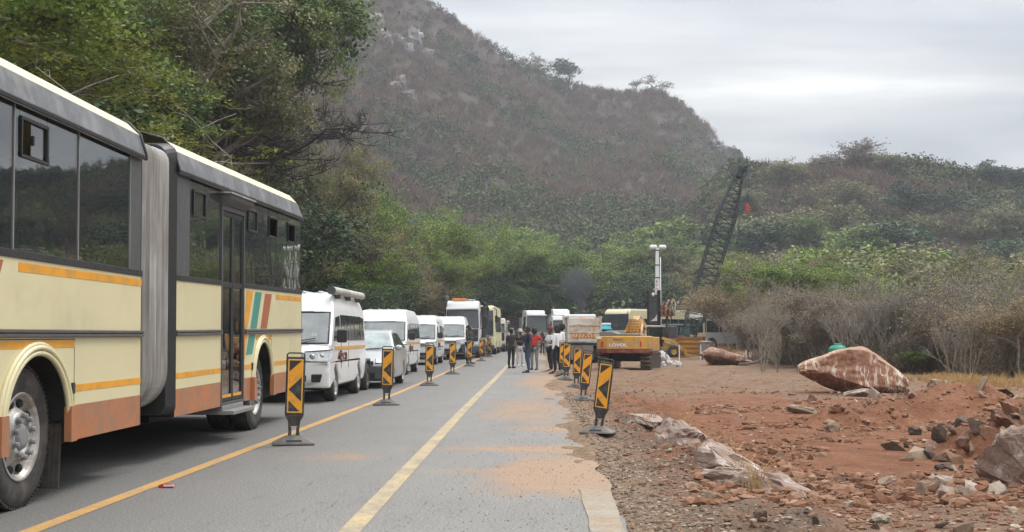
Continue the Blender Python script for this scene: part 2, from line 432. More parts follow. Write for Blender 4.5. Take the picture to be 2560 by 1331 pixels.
# ---- road sheet with a dust attribute
ys = np.concatenate([np.arange(-30, 6, 1.5), np.arange(6, 40, .11), np.arange(40, 96, .5), np.arange(96, 150, 1.)])
xs_off = np.concatenate([np.linspace(-5.2, -1.2, 14), np.linspace(-1.0, 5.3, 75)])
YY, XO = np.meshgrid(ys, xs_off, indexing='ij')
CX = road_cx(YY); rag = (fbm(YY*1.7, YY*0, 3, 77)-.5)*.12
wide = np.where(YY > 90, 1.0, 1.0)
XX = CX+XO; 
XX[:, -1] += rag[:, -1]
ZZ = np.zeros_like(XX)
def ell(cx, cy, rx, ry, x, y): return np.clip(1-np.hypot((x-cx)/rx, (y-cy)/ry), 0, 1)
n_ = fbm(XX*1.1, YY*.42, 5, 5, .6)
dens = .62*sst(-.6, .7, XX)+.22*sst(16, 45, YY)*sst(-3.0, .5, XX)
dens = dens+1.9*ell(.25, 12.4, 1.35, 1.9, XX, YY)+1.7*ell(.0, 15.4, 2.3, .6, XX, YY)+.8*ell(-.9, 12.9, 1.0, .35, XX, YY)+.55*ell(-.5, 11.0, .5, .7, XX, YY)
dens = dens+.75*ell(.1, 18.5, 1.1, 1.2, XX, YY)+.55*ell(-2.25, 14.2, .5, .9, XX, YY)+.9*ell(-.4, 24, 1.0, 6, XX, YY)+.6*ell(-2.2, 28, .6, 2.4, XX, YY)+.7*ell(0, 36, 1.2, 9, XX, YY)
dens = dens-.5*ell(.55, 9.4, .5, 1.6, XX, YY)
dust = np.clip((dens+(n_-.5)*1.5)*1.15-.28, 0, 1)
dust = np.where(XX < -3.4, dust*.2, dust)
idx = np.arange(XX.size).reshape(XX.shape)
F = np.stack([idx[:-1, :-1], idx[:-1, 1:], idx[1:, 1:], idx[1:, :-1]], -1).reshape(-1, 4)
rm = NB('asphalt')
at = rm.n('ShaderNodeAttribute', attribute_name='dust')
pos = rm.n('ShaderNodeSeparateXYZ'); rm.l(rm.tc.outputs['Object'], pos.inputs[0])
ag = rm.noise(48, 5, .85); pt = rm.noise(1.1, 8, .68, stretch=(1, .4, 1)); sp = rm.noise(28, 4, .6)
dark = rm.ramp(ag, [(.32, (.050, .048, .046)), (.5, (.118, .115, .111)), (.68, (.25, .245, .235))])
lite = rm.ramp(ag, [(.32, (.075, .071, .067)), (.5, (.200, .191, .178)), (.68, (.40, .385, .36))])
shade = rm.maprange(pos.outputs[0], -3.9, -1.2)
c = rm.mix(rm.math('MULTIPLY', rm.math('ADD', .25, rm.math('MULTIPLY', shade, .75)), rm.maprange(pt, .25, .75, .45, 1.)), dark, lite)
sand = rm.ramp(rm.noise(60, 5, .7), [(.25, (.15, .095, .06)), (.5, (.31, .20, .128)), (.75, (.46, .33, .225))])
mk = rm.math('ADD', at.outputs['Fac'], rm.math('MULTIPLY', rm.math('SUBTRACT', sp, .5), 1.3))
mk = rm.math('ADD', mk, rm.math('MULTIPLY', rm.math('SUBTRACT', rm.noise(6, 5, .7, stretch=(1, .5, 1)), .5), 1.1))
c = rm.mix(rm.maprange(mk, .16, .95, 0, .85), c, sand)
# tar seams and worn patches
cr = rm.noise(3.2, 3, .5, stretch=(1, .12, 1)); crk = rm.maprange(rm.math('ABSOLUTE', rm.math('SUBTRACT', cr, .5)), .004, .0, 0, .5)
c = rm.mix(crk, c, (.05, .048, .046))
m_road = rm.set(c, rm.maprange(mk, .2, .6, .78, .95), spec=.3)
rm.bump(ag, .35, .006)
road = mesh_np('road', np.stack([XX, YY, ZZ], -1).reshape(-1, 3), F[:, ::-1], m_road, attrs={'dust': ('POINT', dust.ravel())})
tag(road, kind='structure')

def line_mat(name, col, wear):
    nb = NB(name); g = nb.noise(70, 4, .7); w = nb.noise(3.5, 7, .7, stretch=(1, .5, 1)); sp = nb.noise(24, 3)
    paint = nb.ramp(g, [(.2, tuple(v*.55 for v in col)), (.5, col), (.8, tuple(min(1, v*1.15) for v in col))])
    asp = nb.ramp(g, [(.25, (.10, .095, .09)), (.75, (.27, .25, .22))])
    f = nb.math('ADD', nb.math('MULTIPLY', w, .65), nb.math('MULTIPLY', sp, .35))
    c = nb.mix(nb.maprange(f, wear-.06, wear+.12, 0, .8), paint, asp)
    at = nb.n('ShaderNodeAttribute', attribute_name='dust')
    c = nb.mix(nb.maprange(at.outputs['Fac'], .3, .9, 0, .7), c, (.40, .27, .17))
    return nb.set(c, .75)
def stripe(name, cx, w, y0, y1, mat, z=.004):
    ys = np.arange(y0, y1, .12); c = np.array([cx(t) for t in ys])
    v0 = np.stack([c-w/2, ys, np.full_like(ys, z)], -1); v1 = v0.copy(); v1[:, 0] += w
    v = np.concatenate([v0, v1]); n = len(ys); i = np.arange(n-1)
    f = np.stack([i, i+n, i+n+1, i+1], -1)
    dd = 1.5*(np.abs(v[:, 1]-15.4) < .35)*(v[:, 0] > -2)*fbm(v[:, 1]*3, v[:, 1]*0, 3, 8)
    o = mesh_np(name, v, f, mat, attrs={'dust': ('POINT', dd)}); tag(o, kind='structure'); return o
stripe('road_edge_line', lambda y: -3.73+.33*min(1, max(0, (y-8)/22)) if y < 88 else road_cx(y)+1.2, .145, -20, 150, line_mat('ochre_line_paint', (.47, .265, .075), .53))
stripe('road_shoulder_line', lambda y: -1.36+.1*sst(20, 50, np.array(y)) if y < 88 else -1.26+road_cx(y)+4.6, .165, -20, 150, line_mat('worn_line_paint', (.46, .345, .175), .46))
# pale concrete edge strip, broken in two lengths
em = NB('edge_strip_concrete'); g = em.noise(60, 5, .7); w = em.noise(2.5, 6, .7)
c = em.ramp(g, [(.2, (.17, .15, .12)), (.5, (.28, .255, .205)), (.8, (.37, .34, .28))])
c = em.mix(em.maprange(w, .40, .58, 0, .9), c, (.27, .19, .125)); c = em.mix(em.maprange(em.noise(16, 5, .7), .5, .65, 0, .5), c, (.12, .10, .08)); m_edge = em.set(c, .9); em.bump(g, .3, .006)
for i, (a, b) in enumerate([(-8, 11.35)]):
    e = MB(); k = 40
    top = []; k = int((b-a)/.25)
    for j in range(k+1):
        y = a+(b-a)*j/k; r0 = .03*(float(vnoise(np.array(y*2.), np.array(0.)))-.5); r1 = .05*(float(vnoise(np.array(y*1.2), np.array(5.)))-.5)
        top.append((.42+r0, .68+r1, y))
    for j in range(k):
        (l0, r0, y0), (l1, r1, y1) = top[j], top[j+1]
        e.quad((l0, y0, .008), (r0, y0, .008), (r1, y1, .008), (l1, y1, .008))
        e.quad((r0, y0, .008), (r0, y0, -.12), (r1, y1, -.12), (r1, y1, .008))
    tag(e.build('road_edge_strip' , m_edge), kind='structure')
# ---------------------------------------------------------------- articulated bus
BX = -4.17                                   # visible side plane
def bus_fn(v):                               # the whole bus stands nose-down by a hair
    if v.y > 12.6 and v.z > .5: return Vector((v.x, v.y, v.z+(v.z-.5)*.008*(v.y-12.6)))
    return v
bus = empty('articulated_bus', (0, 0, 0), 0, 'cream articulated bus with brown skirt and orange stripes stopped in the queue, nearest the camera', 'bus')

def arch_z(y, arches):
    for (cy_, rw, top) in arches:
        if abs(y-cy_) < rw: return top-.62+.62*math.sqrt(max(0, 1-((y-cy_)/rw)**2))
    return 0
def side_strip(mb, x, y0, y1, z0, z1, m, arches=(), side=1):
    ys = {y0, y1}
    for (c_, rw, top) in arches:
        for k in range(33):
            q = c_-rw*math.cos(PI*k/32)
            if y0 < q < y1: ys.add(q)
    ys = sorted(ys)
    for a, b in zip(ys[:-1], ys[1:]):
        mid_ = (a+b)/2
        ins = any(abs(mid_-c_) < rw for c_, rw, _ in arches)
        za = max(z0, arch_z(a, arches) if ins else z0) if ins else z0; zb = max(z0, arch_z(b, arches)) if ins else z0
        if ins and arch_z(a, arches) == 0: za = max(z0, [t-.62 for c_, r_, t in arches if abs(mid_-c_) < r_][0])
        if ins and arch_z(b, arches) == 0: zb = max(z0, [t-.62 for c_, r_, t in arches if abs(mid_-c_) < r_][0])
        if za >= z1-1e-4 and zb >= z1-1e-4: continue
        za = min(za, z1); zb = min(zb, z1)
        mb.add([(x, a, za), (x, b, zb), (x, b, z1), (x, a, z1)], [(0, 1, 2, 3)], m)

def section(name, y0, y1, arches, door=None):
    XL = BX-2.95
    mb = MB()   # mats: cream, brown, cream roof, cove, rail, matt black
    for x in (BX, XL):
        segs = [(y0, y1)] if (door is None or x == XL) else [(y0, door[0]), (door[1], y1)]
        for a, b in segs:
            side_strip(mb, x, a, b, .50, .815, 1, arches)
            side_strip(mb, x, a, b, .815, 2.07, 0, arches)
    # cross-section of the roof, swept along the section
    n = 22
    prof = [(BX+.035, 3.30, 3), (BX+.035, 3.36, 3), (BX-.03, 3.57, 3), (BX-.03, 3.575, 2), (BX-.16, 3.70, 2), (BX-.40, 3.77, 2), (BX-1.475, 3.83, 2),
            (XL+.40, 3.77, 2), (XL+.16, 3.70, 2), (XL+.03, 3.575, 2), (XL+.03, 3.57, 3), (XL-.035, 3.36, 3), (XL-.035, 3.30, 3)]
    end = y1
    ysr = [y0, y1-.35, y1-.15, y1-.04, y1] if name == 'rear' else [y0, y1]
    for (ya, yb) in zip(ysr[:-1], ysr[1:]):
        for (p, q) in zip(prof[:-1], prof[1:]):
            def dz(z, y): return z-(max(0, (y-(y1-.35))/.35)**2*.22*(z-3.3)/.5 if name == 'rear' else 0)
            mb.add([(p[0], ya, dz(p[1], ya)), (p[0], yb, dz(p[1], yb)), (q[0], yb, dz(q[1], yb)), (q[0], ya, dz(q[1], ya))], [(0, 1, 2, 3)], q[2])
    # floor, ends
    mb.box(XL+.6, BX-.6, y0+.01, y1-.01, .86, .92, 5)
    for yy in (y0, y1):
        mb.box(XL+.005, BX-.005, yy-.01 if yy == y1 else yy, yy if yy == y1 else yy+.01, .50, 2.07, 0 if yy == y1 and name == 'rear' else 5)
        mb.box(XL+.005, BX-.005, yy-.01 if yy == y1 else yy, yy if yy == y1 else yy+.01, 2.07, 3.33, 5)
    # undercarriage
    mb.box(XL+.35, BX-.35, y0+.2, y1-.2, .42, .86, 5)
    for c_, rw, top in arches:
        mb.box(XL+.05, BX-.52, c_-rw, c_+rw, .5, top+.02, 5)       # inner wheel housings
        for k in range(16):
            a0 = PI*k/16; a1 = PI*(k+1)/16
            mb.add([(BX-.004, c_-rw*math.cos(a0), top-.62+.62*math.sin(a0)), (BX-.004, c_-rw*math.cos(a1), top-.62+.62*math.sin(a1)), (BX-.55, c_-rw*math.cos(a1), top-.62+.62*math.sin(a1)), (BX-.55, c_-rw*math.cos(a0), top-.62+.62*math.sin(a0))], [(0, 1, 2, 3)], 5)
    # ceiling
    mb.box(XL+.05, BX-.05, y0+.02, y1-.02, 3.34, 3.36, 0)
    return mb
FA = [(10.0, .66, 1.30)]; FA2 = [(4.6, .66, 1.30)]
RA = [(18.36, .62, 1.32)]
BM = [m_cream, m_brown, m_roofc, m_cove, m_rail, m_blackm]
fb = section('front', 3.0, 12.67, FA+FA2).build('front_body', BM, bus, fn=bus_fn)
rb = section('rear', 13.85, 21.45, RA, door=(15.92, 17.18)).build('rear_body', BM, bus, fn=bus_fn)
# black rail under the glass, grey rubbing rail
def rails(y0, y1, parent):
    a = MB(); a.box(BX-.02, BX+.012, y0, y1, 2.07, 2.135); a.build('window_rail', m_black, parent, bevel=.004, fn=bus_fn)
    a = MB(); a.prism([(BX-.01, 1.425), (BX+.035, 1.435), (BX+.035, 1.455), (BX+.02, 1.462), (BX+.035, 1.47), (BX+.035, 1.49), (BX-.01, 1.50)], 'y', y0, y1)
    a.build('rubbing_rail', m_rail, parent, fn=bus_fn)
rails(3.0, 12.67, fb); rails(13.86, 15.9, rb); rails(17.2, 21.45, rb)
# painted stripes (a few mm proud)
X1 = BX+.003; SPAR = fb; SM = [m_yel, m_teal, m_rust]
def st(y0, y1, z0, z1, m=0):
    q = MB(); q.box(BX-.002, X1, y0, y1, z0, z1); q.build('stripe', SM[m], SPAR, fn=bus_fn)
def slant(y0, y1, yt0, yt1, z0, z1, m):
    q = MB(); q.prism([(y0, z0), (y1, z0), (yt1, z1), (yt0, z1)], 'x', BX-.002, X1); q.build('stripe', SM[m], SPAR, fn=bus_fn)
st(9.62, 12.66, 1.965, 2.04); st(9.0, 10.82, 1.338, 1.402); st(10.67, 12.66, .935, 1.0); st(3.1, 7.2, 1.965, 2.04)
slant(8.75, 9.05, 9.02, 9.34, 1.5, 2.04, 2); slant(8.2, 8.55, 8.45, 8.8, 1.2, 2.04, 1); slant(7.65, 8.0, 7.9, 8.25, 1.2, 2.04, 0)
SPAR = rb
st(13.86, 15.9, .935, 1.0); st(17.2, 17.73, .935, 1.0); st(18.99, 21.44, .935, 1.0); st(19.3, 21.44, 1.95, 2.02); st(17.95, 18.98, 1.338, 1.402)
slant(17.21, 17.38, 17.30, 17.74, 1.505, 2.04, 0); slant(17.2, 17.24, 17.21, 17.36, 1.08, 1.42, 0)
slant(17.56, 17.96, 17.88, 18.30, 1.505, 2.03, 1); slant(17.30, 17.70, 17.50, 17.90, 1.14, 1.42, 1)
slant(18.22, 18.66, 18.52, 19.0, 1.505, 2.02, 2)
# panel joints
def joint(parent, segs):
    for (y0, y1, z0, z1) in segs: a = MB(); a.box(BX-.004, BX+.0022, y0, y1, z0, z1); a.build('panel_joint', m_black, parent, fn=bus_fn)
joint(fb, [(10.817, 10.825, .52, 1.42), (9.0, 10.82, 1.408, 1.416), (12.655, 12.67, .5, 2.07)])
joint(rb, [(18.99, 18.998, .52, 1.42), (13.85, 13.865, .5, 2.07), (21.435, 21.45, .5, 2.07)])
for y in (9.37, 10.78): 
    a = MB(); a.box(BX, BX+.02, y-.03, y+.03, .92, 1.02); a.build('side_marker', m_black, fb, bevel=.005)
for y in (17.68, 19.06):
    a = MB(); a.box(BX, BX+.02, y-.03, y+.03, .92, 1.02); a.build('side_marker', m_black, rb, bevel=.005, fn=bus_fn)
# wheel-arch lips
for par, arcs in ((fb, FA+FA2), (rb, RA)):
    for c_, rw, top in arcs:
        a = MB()
        for r_, x_ in ((.0, .02), (.045, .03), (.075, .012)):
            pts = [(BX+x_, c_-rw-r_, .52)]+[(BX+x_, c_-(rw+r_)*math.cos(PI*k/24), top-.62+(.62+r_)*math.sin(PI*k/24)) for k in range(25)]+[(BX+x_, c_+rw+r_, .52)]
            a.path(pts, .022 if r_ else .026, 6, 0)
        # the skirt colour runs over the lip low down
        for sgn in (-1, 1):
            a.box(BX-.01, BX+.056, c_+sgn*(rw+.04)-.07, c_+sgn*(rw+.04)+.065, .50, .815, 1)
        a.build('wheel_arch_trim', [m_cream, m_brown], par, fn=bus_fn)
# windows: panes, dividing lines, sliding lights
def pane(par, y0, y1, z0=2.135, z1=3.33, mat=None, x=None):
    a = MB(); x = x or BX-.012; a.box(x-.008, x, y0, y1, z0, z1); return a.build('window', mat or m_glass, par, fn=bus_fn)
def framed_hole(par, y0, y1, z0, z1, py0, py1, opened):
    """pane with a small sliding light in its upper corner"""
    w = pane(par, py0, y0); 
    for (a_, b_, c_, d_) in ((y1, py1, 2.135, 3.33), (y0, y1, 2.135, z0), (y0, y1, z1, 3.33)):
        q = MB(); q.box(BX-.02, BX-.012, a_, b_, c_, d_); q.build('pane', m_glass, w, fn=bus_fn)
    f = MB(); t = .028
    for (a_, b_, c_, d_) in ((y0-.0, y1, z0, z0+t), (y0, y1, z1-t, z1), (y0, y0+t, z0+t, z1-t), (y1-t, y1, z0+t, z1-t)): f.box(BX-.03, BX+.004, a_, b_, c_, d_)
    f.build('window_frame', m_black, w, bevel=.006, fn=bus_fn)
    if not opened < 1: return w
    q = MB(); q.box(BX-.022, BX-.018, y0+t+(y1-y0)*opened, y1-t, z0+t, z1-t); q.build('pane', m_glass, w, fn=bus_fn)
    if opened > 0:
        h = MB(); h.box(BX-.02, BX-.004, y0+t+(y1-y0)*opened+.02, y0+t+(y1-y0)*opened+.045, (z0+z1)/2-.04, (z0+z1)/2+.04); h.build('handle', m_black, w, fn=bus_fn)
    return w
framed_hole(fb, 9.65, 10.2, 2.90, 3.24, 9.53, 10.9, .36)
for a_, b_ in ((3.2, 4.7), (4.7, 6.3), (6.3, 8.0), (8.0, 9.53)): pane(fb, a_, b_-.006)
pane(fb, 10.906, 12.3)
a = MB(); a.box(BX-.014, BX-.008, 12.306, 12.66, 2.135, 3.33); a.build('dark_panel', m_dgrey, fb, fn=bus_fn)
a = MB(); a.box(BX-.014, BX-.008, 13.87, 14.46, 2.135, 3.33); a.build('dark_panel', m_dgrey, rb, fn=bus_fn)
framed_hole(rb, 14.6, 15.16, 2.87, 3.2, 14.47, 15.88, 0)
framed_hole(rb, 17.42, 18.0, 2.88, 3.2, 17.22, 18.4, 0)
framed_hole(rb, 18.8, 19.42, 2.88, 3.2, 18.4, 19.9, 1)
framed_hole(rb, 20.24, 20.85, 2.88, 3.2, 19.9, 21.4, 1)
for y, par in ((9.53, fb), (10.903, fb), (12.303, fb)):
    a = MB(); a.box(BX-.02, BX-.002, y-.008, y+.008, 2.135, 3.33); a.build('window_divider', m_grey, par, fn=bus_fn)
# cove edge line
a = MB(); a.box(BX+.02, BX+.045, 3.0, 12.67, 3.315, 3.345); a.build('drip_rail', m_blackm, fb, fn=bus_fn)
a = MB(); a.box(BX+.02, BX+.045, 13.85, 21.4, 3.315, 3.345); a.build('drip_rail', m_blackm, rb, fn=bus_fn)
for y, par in ((12.67, fb), (13.85, rb)):
    a = MB(); a.path([(BX+.04, y, 3.31), (BX+.04, y, 3.37), (BX-.025, y, 3.58), (BX-.155, y, 3.71), (BX-.40, y, 3.78), (BX-1.475, y, 3.84)], .016, 6); a.build('end_trim', m_black, par, fn=bus_fn)
# door
d = MB(); y0, y1 = 15.92, 17.18
d.box(BX-.05, BX+.01, y0, y0+.05, .50, 3.12); d.box(BX-.05, BX+.01, y1-.05, y1, .50, 3.12); d.box(BX-.05, BX+.01, y0+.05, y1-.05, 3.06, 3.12)
d.box(BX-.05, BX+.005, y0+.05, y1-.05, .50, .54)
door = d.build('door', m_dgrey, rb, bevel=.006, fn=bus_fn)
for k in range(2):
    a0 = y0+.055+k*.58; a1 = a0+.57
    f = MB(); t = .055
    for (p, q, r_, w_) in ((a0, a0+t, .55, 3.05), (a1-t, a1, .55, 3.05), (a0+t, a1-t, 2.05, 2.12), (a0+t, a1-t, 2.99, 3.05), (a0+t, a1-t, .55, .60)): f.box(BX-.04, BX-.008, p, q, r_, w_)
    f.build('door_leaf', m_black, door, bevel=.005, fn=bus_fn)
    g_ = MB(); g_.box(BX-.03, BX-.022, a0+t, a1-t, .60, 2.99); g_.build('glass', m_glass, door, fn=bus_fn)
    g_ = MB(); g_.box(BX-.012, BX-.004, a0+t, a1-t, .60, .64); g_.build('step_edge', m_yel, door, fn=bus_fn)
a = MB(); a.prism([(BX-.02, 3.29), (BX+.13, 3.27), (BX+.12, 3.20), (BX+.03, 3.15), (BX-.02, 3.12)], 'y', 15.88, 17.24); a.build('door_canopy', m_dgrey, rb, bevel=.01, fn=bus_fn)
a = MB(); a.prism([(BX-.02, 3.295), (BX+.15, 3.285), (BX+.15, 3.265), (BX-.02, 3.27)], 'y', 15.86, 17.26); a.build('gutter', m_rim, rb, fn=bus_fn)
a = MB(); a.box(BX-.5, BX+.17, 15.95, 17.15, .385, .44); a.box(BX-.45, BX+.02, 15.95, 17.1, .44, .5)
a.build('step', m_grey, rb, bevel=.008)
# upper part above windows behind the door zone + above door
a = MB(); a.box(BX-.02, BX-.006, 15.92, 17.18, 3.12, 3.34); a.build('dark_panel', m_dgrey, rb, fn=bus_fn)
# bellows: folds with rounded lower corners
a = MB(); nf = 9; y0, y1 = 12.68, 13.68
def loop(inset, y, top, bot, rc):
    xr, xl = BX-inset, BX-2.95+inset; pts = []
    for (cx_, cz_, a0_) in ((xr-.16, top-.16, 0), (xl+.16, top-.16, 90)):
        for k in range(6): t = R(a0_+18*k); pts.append((cx_+.16*math.cos(t), y, cz_+.16*math.sin(t)))
    for (cx_, cz_, a0_) in ((xl+rc, bot+rc, 180), (xr-rc, bot+rc, 270)):
        for k in range(9): t = R(a0_+90*k/8); pts.append((cx_+rc*math.cos(t), y, cz_+rc*math.sin(t)))
    return pts
loops = []
for i in range(nf):
    for (q, ins) in ((0, .22), (.22, .09), (.5, .03), (.78, .07)):
        t = (i+q+.18*math.sin(i*2.3))/nf if 0 < i < nf-1 else (i+q)/nf; y = y0+(y1-y0)*t
        loops.append(loop(ins+.02*math.sin(t*5), y, 3.58-.02*t+(.0 if q else -.12), .58+.03*t+(0 if q else .08), .42))
n_ = len(loops[0]); vs = [p for l_ in loops for p in l_]
for j in range(len(loops)-1): a.add([vs[j*n_+i] for i in range(n_)]+[vs[(j+1)*n_+i] for i in range(n_)], [(i, (i+1) % n_, n_+(i+1) % n_, n_+i) for i in range(n_)], 1 if j % 4 in (0, 3) else 0, False)
nb = NB('bellows_fabric')
g_ = nb.noise(3, 5, .6, stretch=(1, 9, .25)); g2 = nb.noise(2.2, 4); 
c = nb.ramp(g_, [(.3, (.20, .185, .17)), (.5, (.36, .345, .325)), (.7, (.55, .545, .53))])
c = nb.mix(nb.maprange(g2, .4, .7, 0, .35), c, (.20, .16, .13)); m_bel = nb.set(c, .55)
a.build('bellows', [m_bel, M('bellows_valley_shade', (.06, .052, .045), .8, var=.4)], bus, fn=bus_fn)  # second material: shade between the pleats painted as dark colour on the valley faces
# black hoop between bellows and rear body
a = MB()
o_ = loop(-.02, 0, 3.66, .52, .10); i_ = loop(.45, 0, 3.2, .95, .3)
for (ya, yb) in ((13.68, 13.85),):
    lo_ = [(p[0], ya, p[2]) for p in loop(.05, 0, 3.62, .54, .12)]; hi_ = [(p[0], yb, p[2]) for p in o_]
    n_ = len(lo_); a.add(lo_+hi_, [(i, (i+1) % n_, n_+(i+1) % n_, n_+i) for i in range(n_)])
    a.add(lo_, [tuple(range(n_))])
a.build('joint_hoop', m_black, bus, fn=bus_fn)
a = MB(); a.tube((BX-1.5, 12.6, .75), (BX-1.5, 13.9, .75), .45, n=16); a.build('turntable', m_blackm, bus)
# wheels
def wheel(par, c, r, w, rim_mat, side=1, name='wheel', hub=True, bolts=10, low=False):
    """outer face towards +x * side, centre of the outer face at c"""
    root_ = MB(); n = 40 if not low else 20; k = -side
    sh = .62
    prof = [(0, r*.60), (0, r*.64), (k*-.012, r*.70), (k*-.016, r*.84), (0, r*.95), (k*.02, r*.985), (k*.05, r), (k*(w-.05), r), (k*(w-.01), r*.96), (k*w, r*.6)]
    root_.lathe(prof, c, 'x', n, 0)
    if not low:
        for i in range(n*2):                 # tread blocks
            t = 2*PI*i/(n*2); 
            p = Vector((c[0]+k*.035, c[1]+r*math.cos(t), c[2]+r*math.sin(t)))
            T = Matrix.Translation(p) @ Matrix.Rotation(t, 4, 'X')
            root_.box(-.03, .03, -.012, .008, -.012, .012, 0, T)
    wo = root_.build(name, m_tyre, par)
    q = MB()
    q.lathe([(k*-.004, r*.62), (k*-.012, r*.60), (k*.02, r*.57), (k*.07, r*.53), (k*.06, r*.42), (k*.015, r*.36), (k*-.01, r*.345), (k*-.01, r*.22), (k*.03, r*.20), (k*.05, 0.001)], c, 'x', n)
    rim_ = q.build('rim', rim_mat, wo)
    if not low:
        for i in range(10):                  # ventilation holes
            q = MB(); t = 2*PI*i/10; p = (c[0]+k*.050, c[1]+r*.475*math.cos(t), c[2]+r*.475*math.sin(t))
            q.sphere(p, .05, 10, 6, 0, (.5, 1, .75)); q.build('rim_hole', m_blackm, wo)
        for i in range(bolts):
            q = MB(); t = 2*PI*(i+.5)/bolts; y_ = c[1]+r*.285*math.cos(t); z_ = c[2]+r*.285*math.sin(t)
            q.tube((c[0]-k*.06, y_, z_), (c[0]+k*.0, y_, z_), .022, n=8); q.tube((c[0]-k*.02, y_, z_), (c[0]+k*.0, y_, z_), .034, n=6); q.build('wheel_bolt', m_grey, wo)
        q = MB(); q.lathe([(k*.03, r*.21), (k*-.02, r*.17), (k*-.03, r*.1), (k*-.03, .001)], c, 'x', 20); q.build('hub', m_grey, wo)
    return wo
wheel(fb, (BX-.12, 9.98, .60), .60, .3, m_rim); wheel(fb, (BX-.12, 4.6, .60), .60, .3, m_rim)
wheel(rb, (BX-.12, 18.4, .585), .585, .3, m_rim)
wheel(rb, (BX-.46, 18.4, .585), .585, .3, m_rim, low=True)
wheel(fb, (BX-2.83, 9.98, .60), .60, .3, m_rim, side=-1, low=True); wheel(rb, (BX-2.83, 18.4, .585), .585, .3, m_rim, side=-1, low=True)
wheel(fb, (BX-.46, 9.98, .60), .60, .3, m_rim, low=True)
# mud flap
a = MB(); T = Matrix.Translation((BX-.38, 10.72, .78)) @ Matrix.Rotation(R(-7), 4, 'X')
a.box(-.30, .32, -.01, .01, -.70, .0, 0, T)
for k in range(14): a.box(-.28+k*.045, -.26+k*.045, -.018, -.01, -.69, -.01, 0, T)
a.build('mud_flap', M('mud_flap_rubber', (.06, .05, .042), .8, var=.4, scale=8), fb)
# seats inside, passengers seen dimly through the glass
m_seat = M('seat_fabric', (.10, .11, .13), .9)
for par, ys_ in ((fb, [y for y in np.arange(3.6, 12.2, .85)]), (rb, [14.3, 15.1]+[y for y in np.arange(17.6, 21.2, .85)])):
    for y in ys_:
        for x in (BX-.6, BX-2.3):
            a = MB(); a.box(x-.42, x+.42, y, y+.45, 1.25, 1.38); a.box(x-.42, x+.42, y+.40, y+.52, 1.3, 2.12); a.build('seat', m_seat, par, bevel=.04)

# ---------------------------------------------------------------- delineators
m_delb = M('delineator_black', (.022, .022, .023), .55, dirt=((.10, .085, .07), .4, 12.))
m_delo = M('reflective_orange', (.76, .33, .012), .38, var=.08, scale=6, dirt=((.42, .24, .09), .45, 14.))
m_deloL = M('reflective_border', (.78, .42, .09), .4)
m_rubg = M('grey_rubber_base', (.115, .11, .105), .85, var=.25, scale=9, dirt=((.2, .17, .14), .4, 6))
def make_delineator():
    root = empty('delineator')
    # rubber foot: a low truncated pyramid
    b = MB(); 
    lo = [(-.30, -.19), (.20, -.24), (.31, -.02), (.22, .20), (-.16, .22)]; 
    lo = [(-.27, -.2), (.27, -.2), (.27, .2), (-.27, .2)]; hi = [(-.10, -.07), (.10, -.07), (.10, .07), (-.10, .07)]
    vs = [(x, y, 0) for x, y in lo]+[(x, y, .022) for x, y in lo]+[(x, y, .115) for x, y in hi]
    b.add(vs, [(3, 2, 1, 0), (8, 9, 10, 11)]+[(i, (i+1) % 4, 4+(i+1) % 4, 4+i) for i in range(4)]+[(4+i, 4+(i+1) % 4, 8+(i+1) % 4, 8+i) for i in range(4)])
    f = b.build('base', m_rubg, root, bevel=.012)
    g_ = MB(); T = Matrix.Translation((0, -.155, .050)) @ Matrix.Rotation(R(35), 4, 'X'); g_.box(-.10, .10, -.022, .022, -.004, .004, 0, T); g_.build('grip_slot', m_blackm, f)
    # shaft with its slot
    s_ = MB()
    for sg in (-1, 1):
        s_.prism([(sg*.03, .08), (sg*.085, .08), (sg*.070, .16), (sg*.075, .24), (sg*.045, .24), (sg*.032, .22), (sg*.030, .16)], 'y', -.018, .018)
    s_.prism([(-.075, .24), (.075, .24), (.080, .30), (.125, .385), (-.125, .385), (-.080, .30)], 'y', -.02, .02)
    s_.build('shaft', m_delb, root, bevel=.006)
    # panel back plate, rounded, with carrying loop
    p = MB(); z0, z1 = .38, 1.155; hw = .125
    pts = [(-hw, z0), (hw, z0), (hw, z1)]+[(-hw, z1)]
    p.prism([(-hw, z0), (hw, z0), (hw, z1), (-hw, z1)], 'y', -.018, .018)
    pl = p.build('panel', m_delb, root, bevel=.012)
    h = MB(); h.path([(-hw+.012, 0, 1.14), (-hw+.012, 0, 1.185), (-hw+.035, 0, 1.205), (hw-.035, 0, 1.205), (hw-.012, 0, 1.185), (hw-.012, 0, 1.14)], .011, 8); h.build('carry_loop', m_delb, root)
    # reflective sheeting on both faces
    for sg in (-1, 1):
        q = MB(); w = .098; a0, a1 = .415, 1.125
        yb = sg*.0182
        def face(pts, off, m):
            vs = [(x*(1 if sg < 0 else -1), yb+sg*off, z) for x, z in pts]
            q.add(vs, [tuple(range(len(pts)))], m)
        face([(-w, a0), (w, a0), (w, a1), (-w, a1)], .001, 1)
        w2 = w-.010; b0, b1 = a0+.012, a1-.012
        face([(-w2, b0), (w2, b0), (w2, b1), (-w2, b1)], .002, 0)
        t = .072
        w3 = w2-.006
        face([(-w3, b1-.008), (w3-.004, b1-.008), (-w3, b1-.155)], .003, 2)
        face([(w3, b1-.225), (w3, b1-.55), (-w3-.004, b1-.39)], .003, 2)
        face([(-w3, b0+.008), (w3-.02, b0+.008), (-w3, b0+.15)], .003, 2)
        q.build('reflective_face', [m_delo, m_deloL, m_delb], pl)
    return root
delin = make_delineator()
LP = [(733, 1112), (966, 1013), (1073, 964), (1131, 936), (1173, 916), (1203, 903), (1222, 892), (1236, 885), (1248, 879), (1257, 874), (1265, 870)]
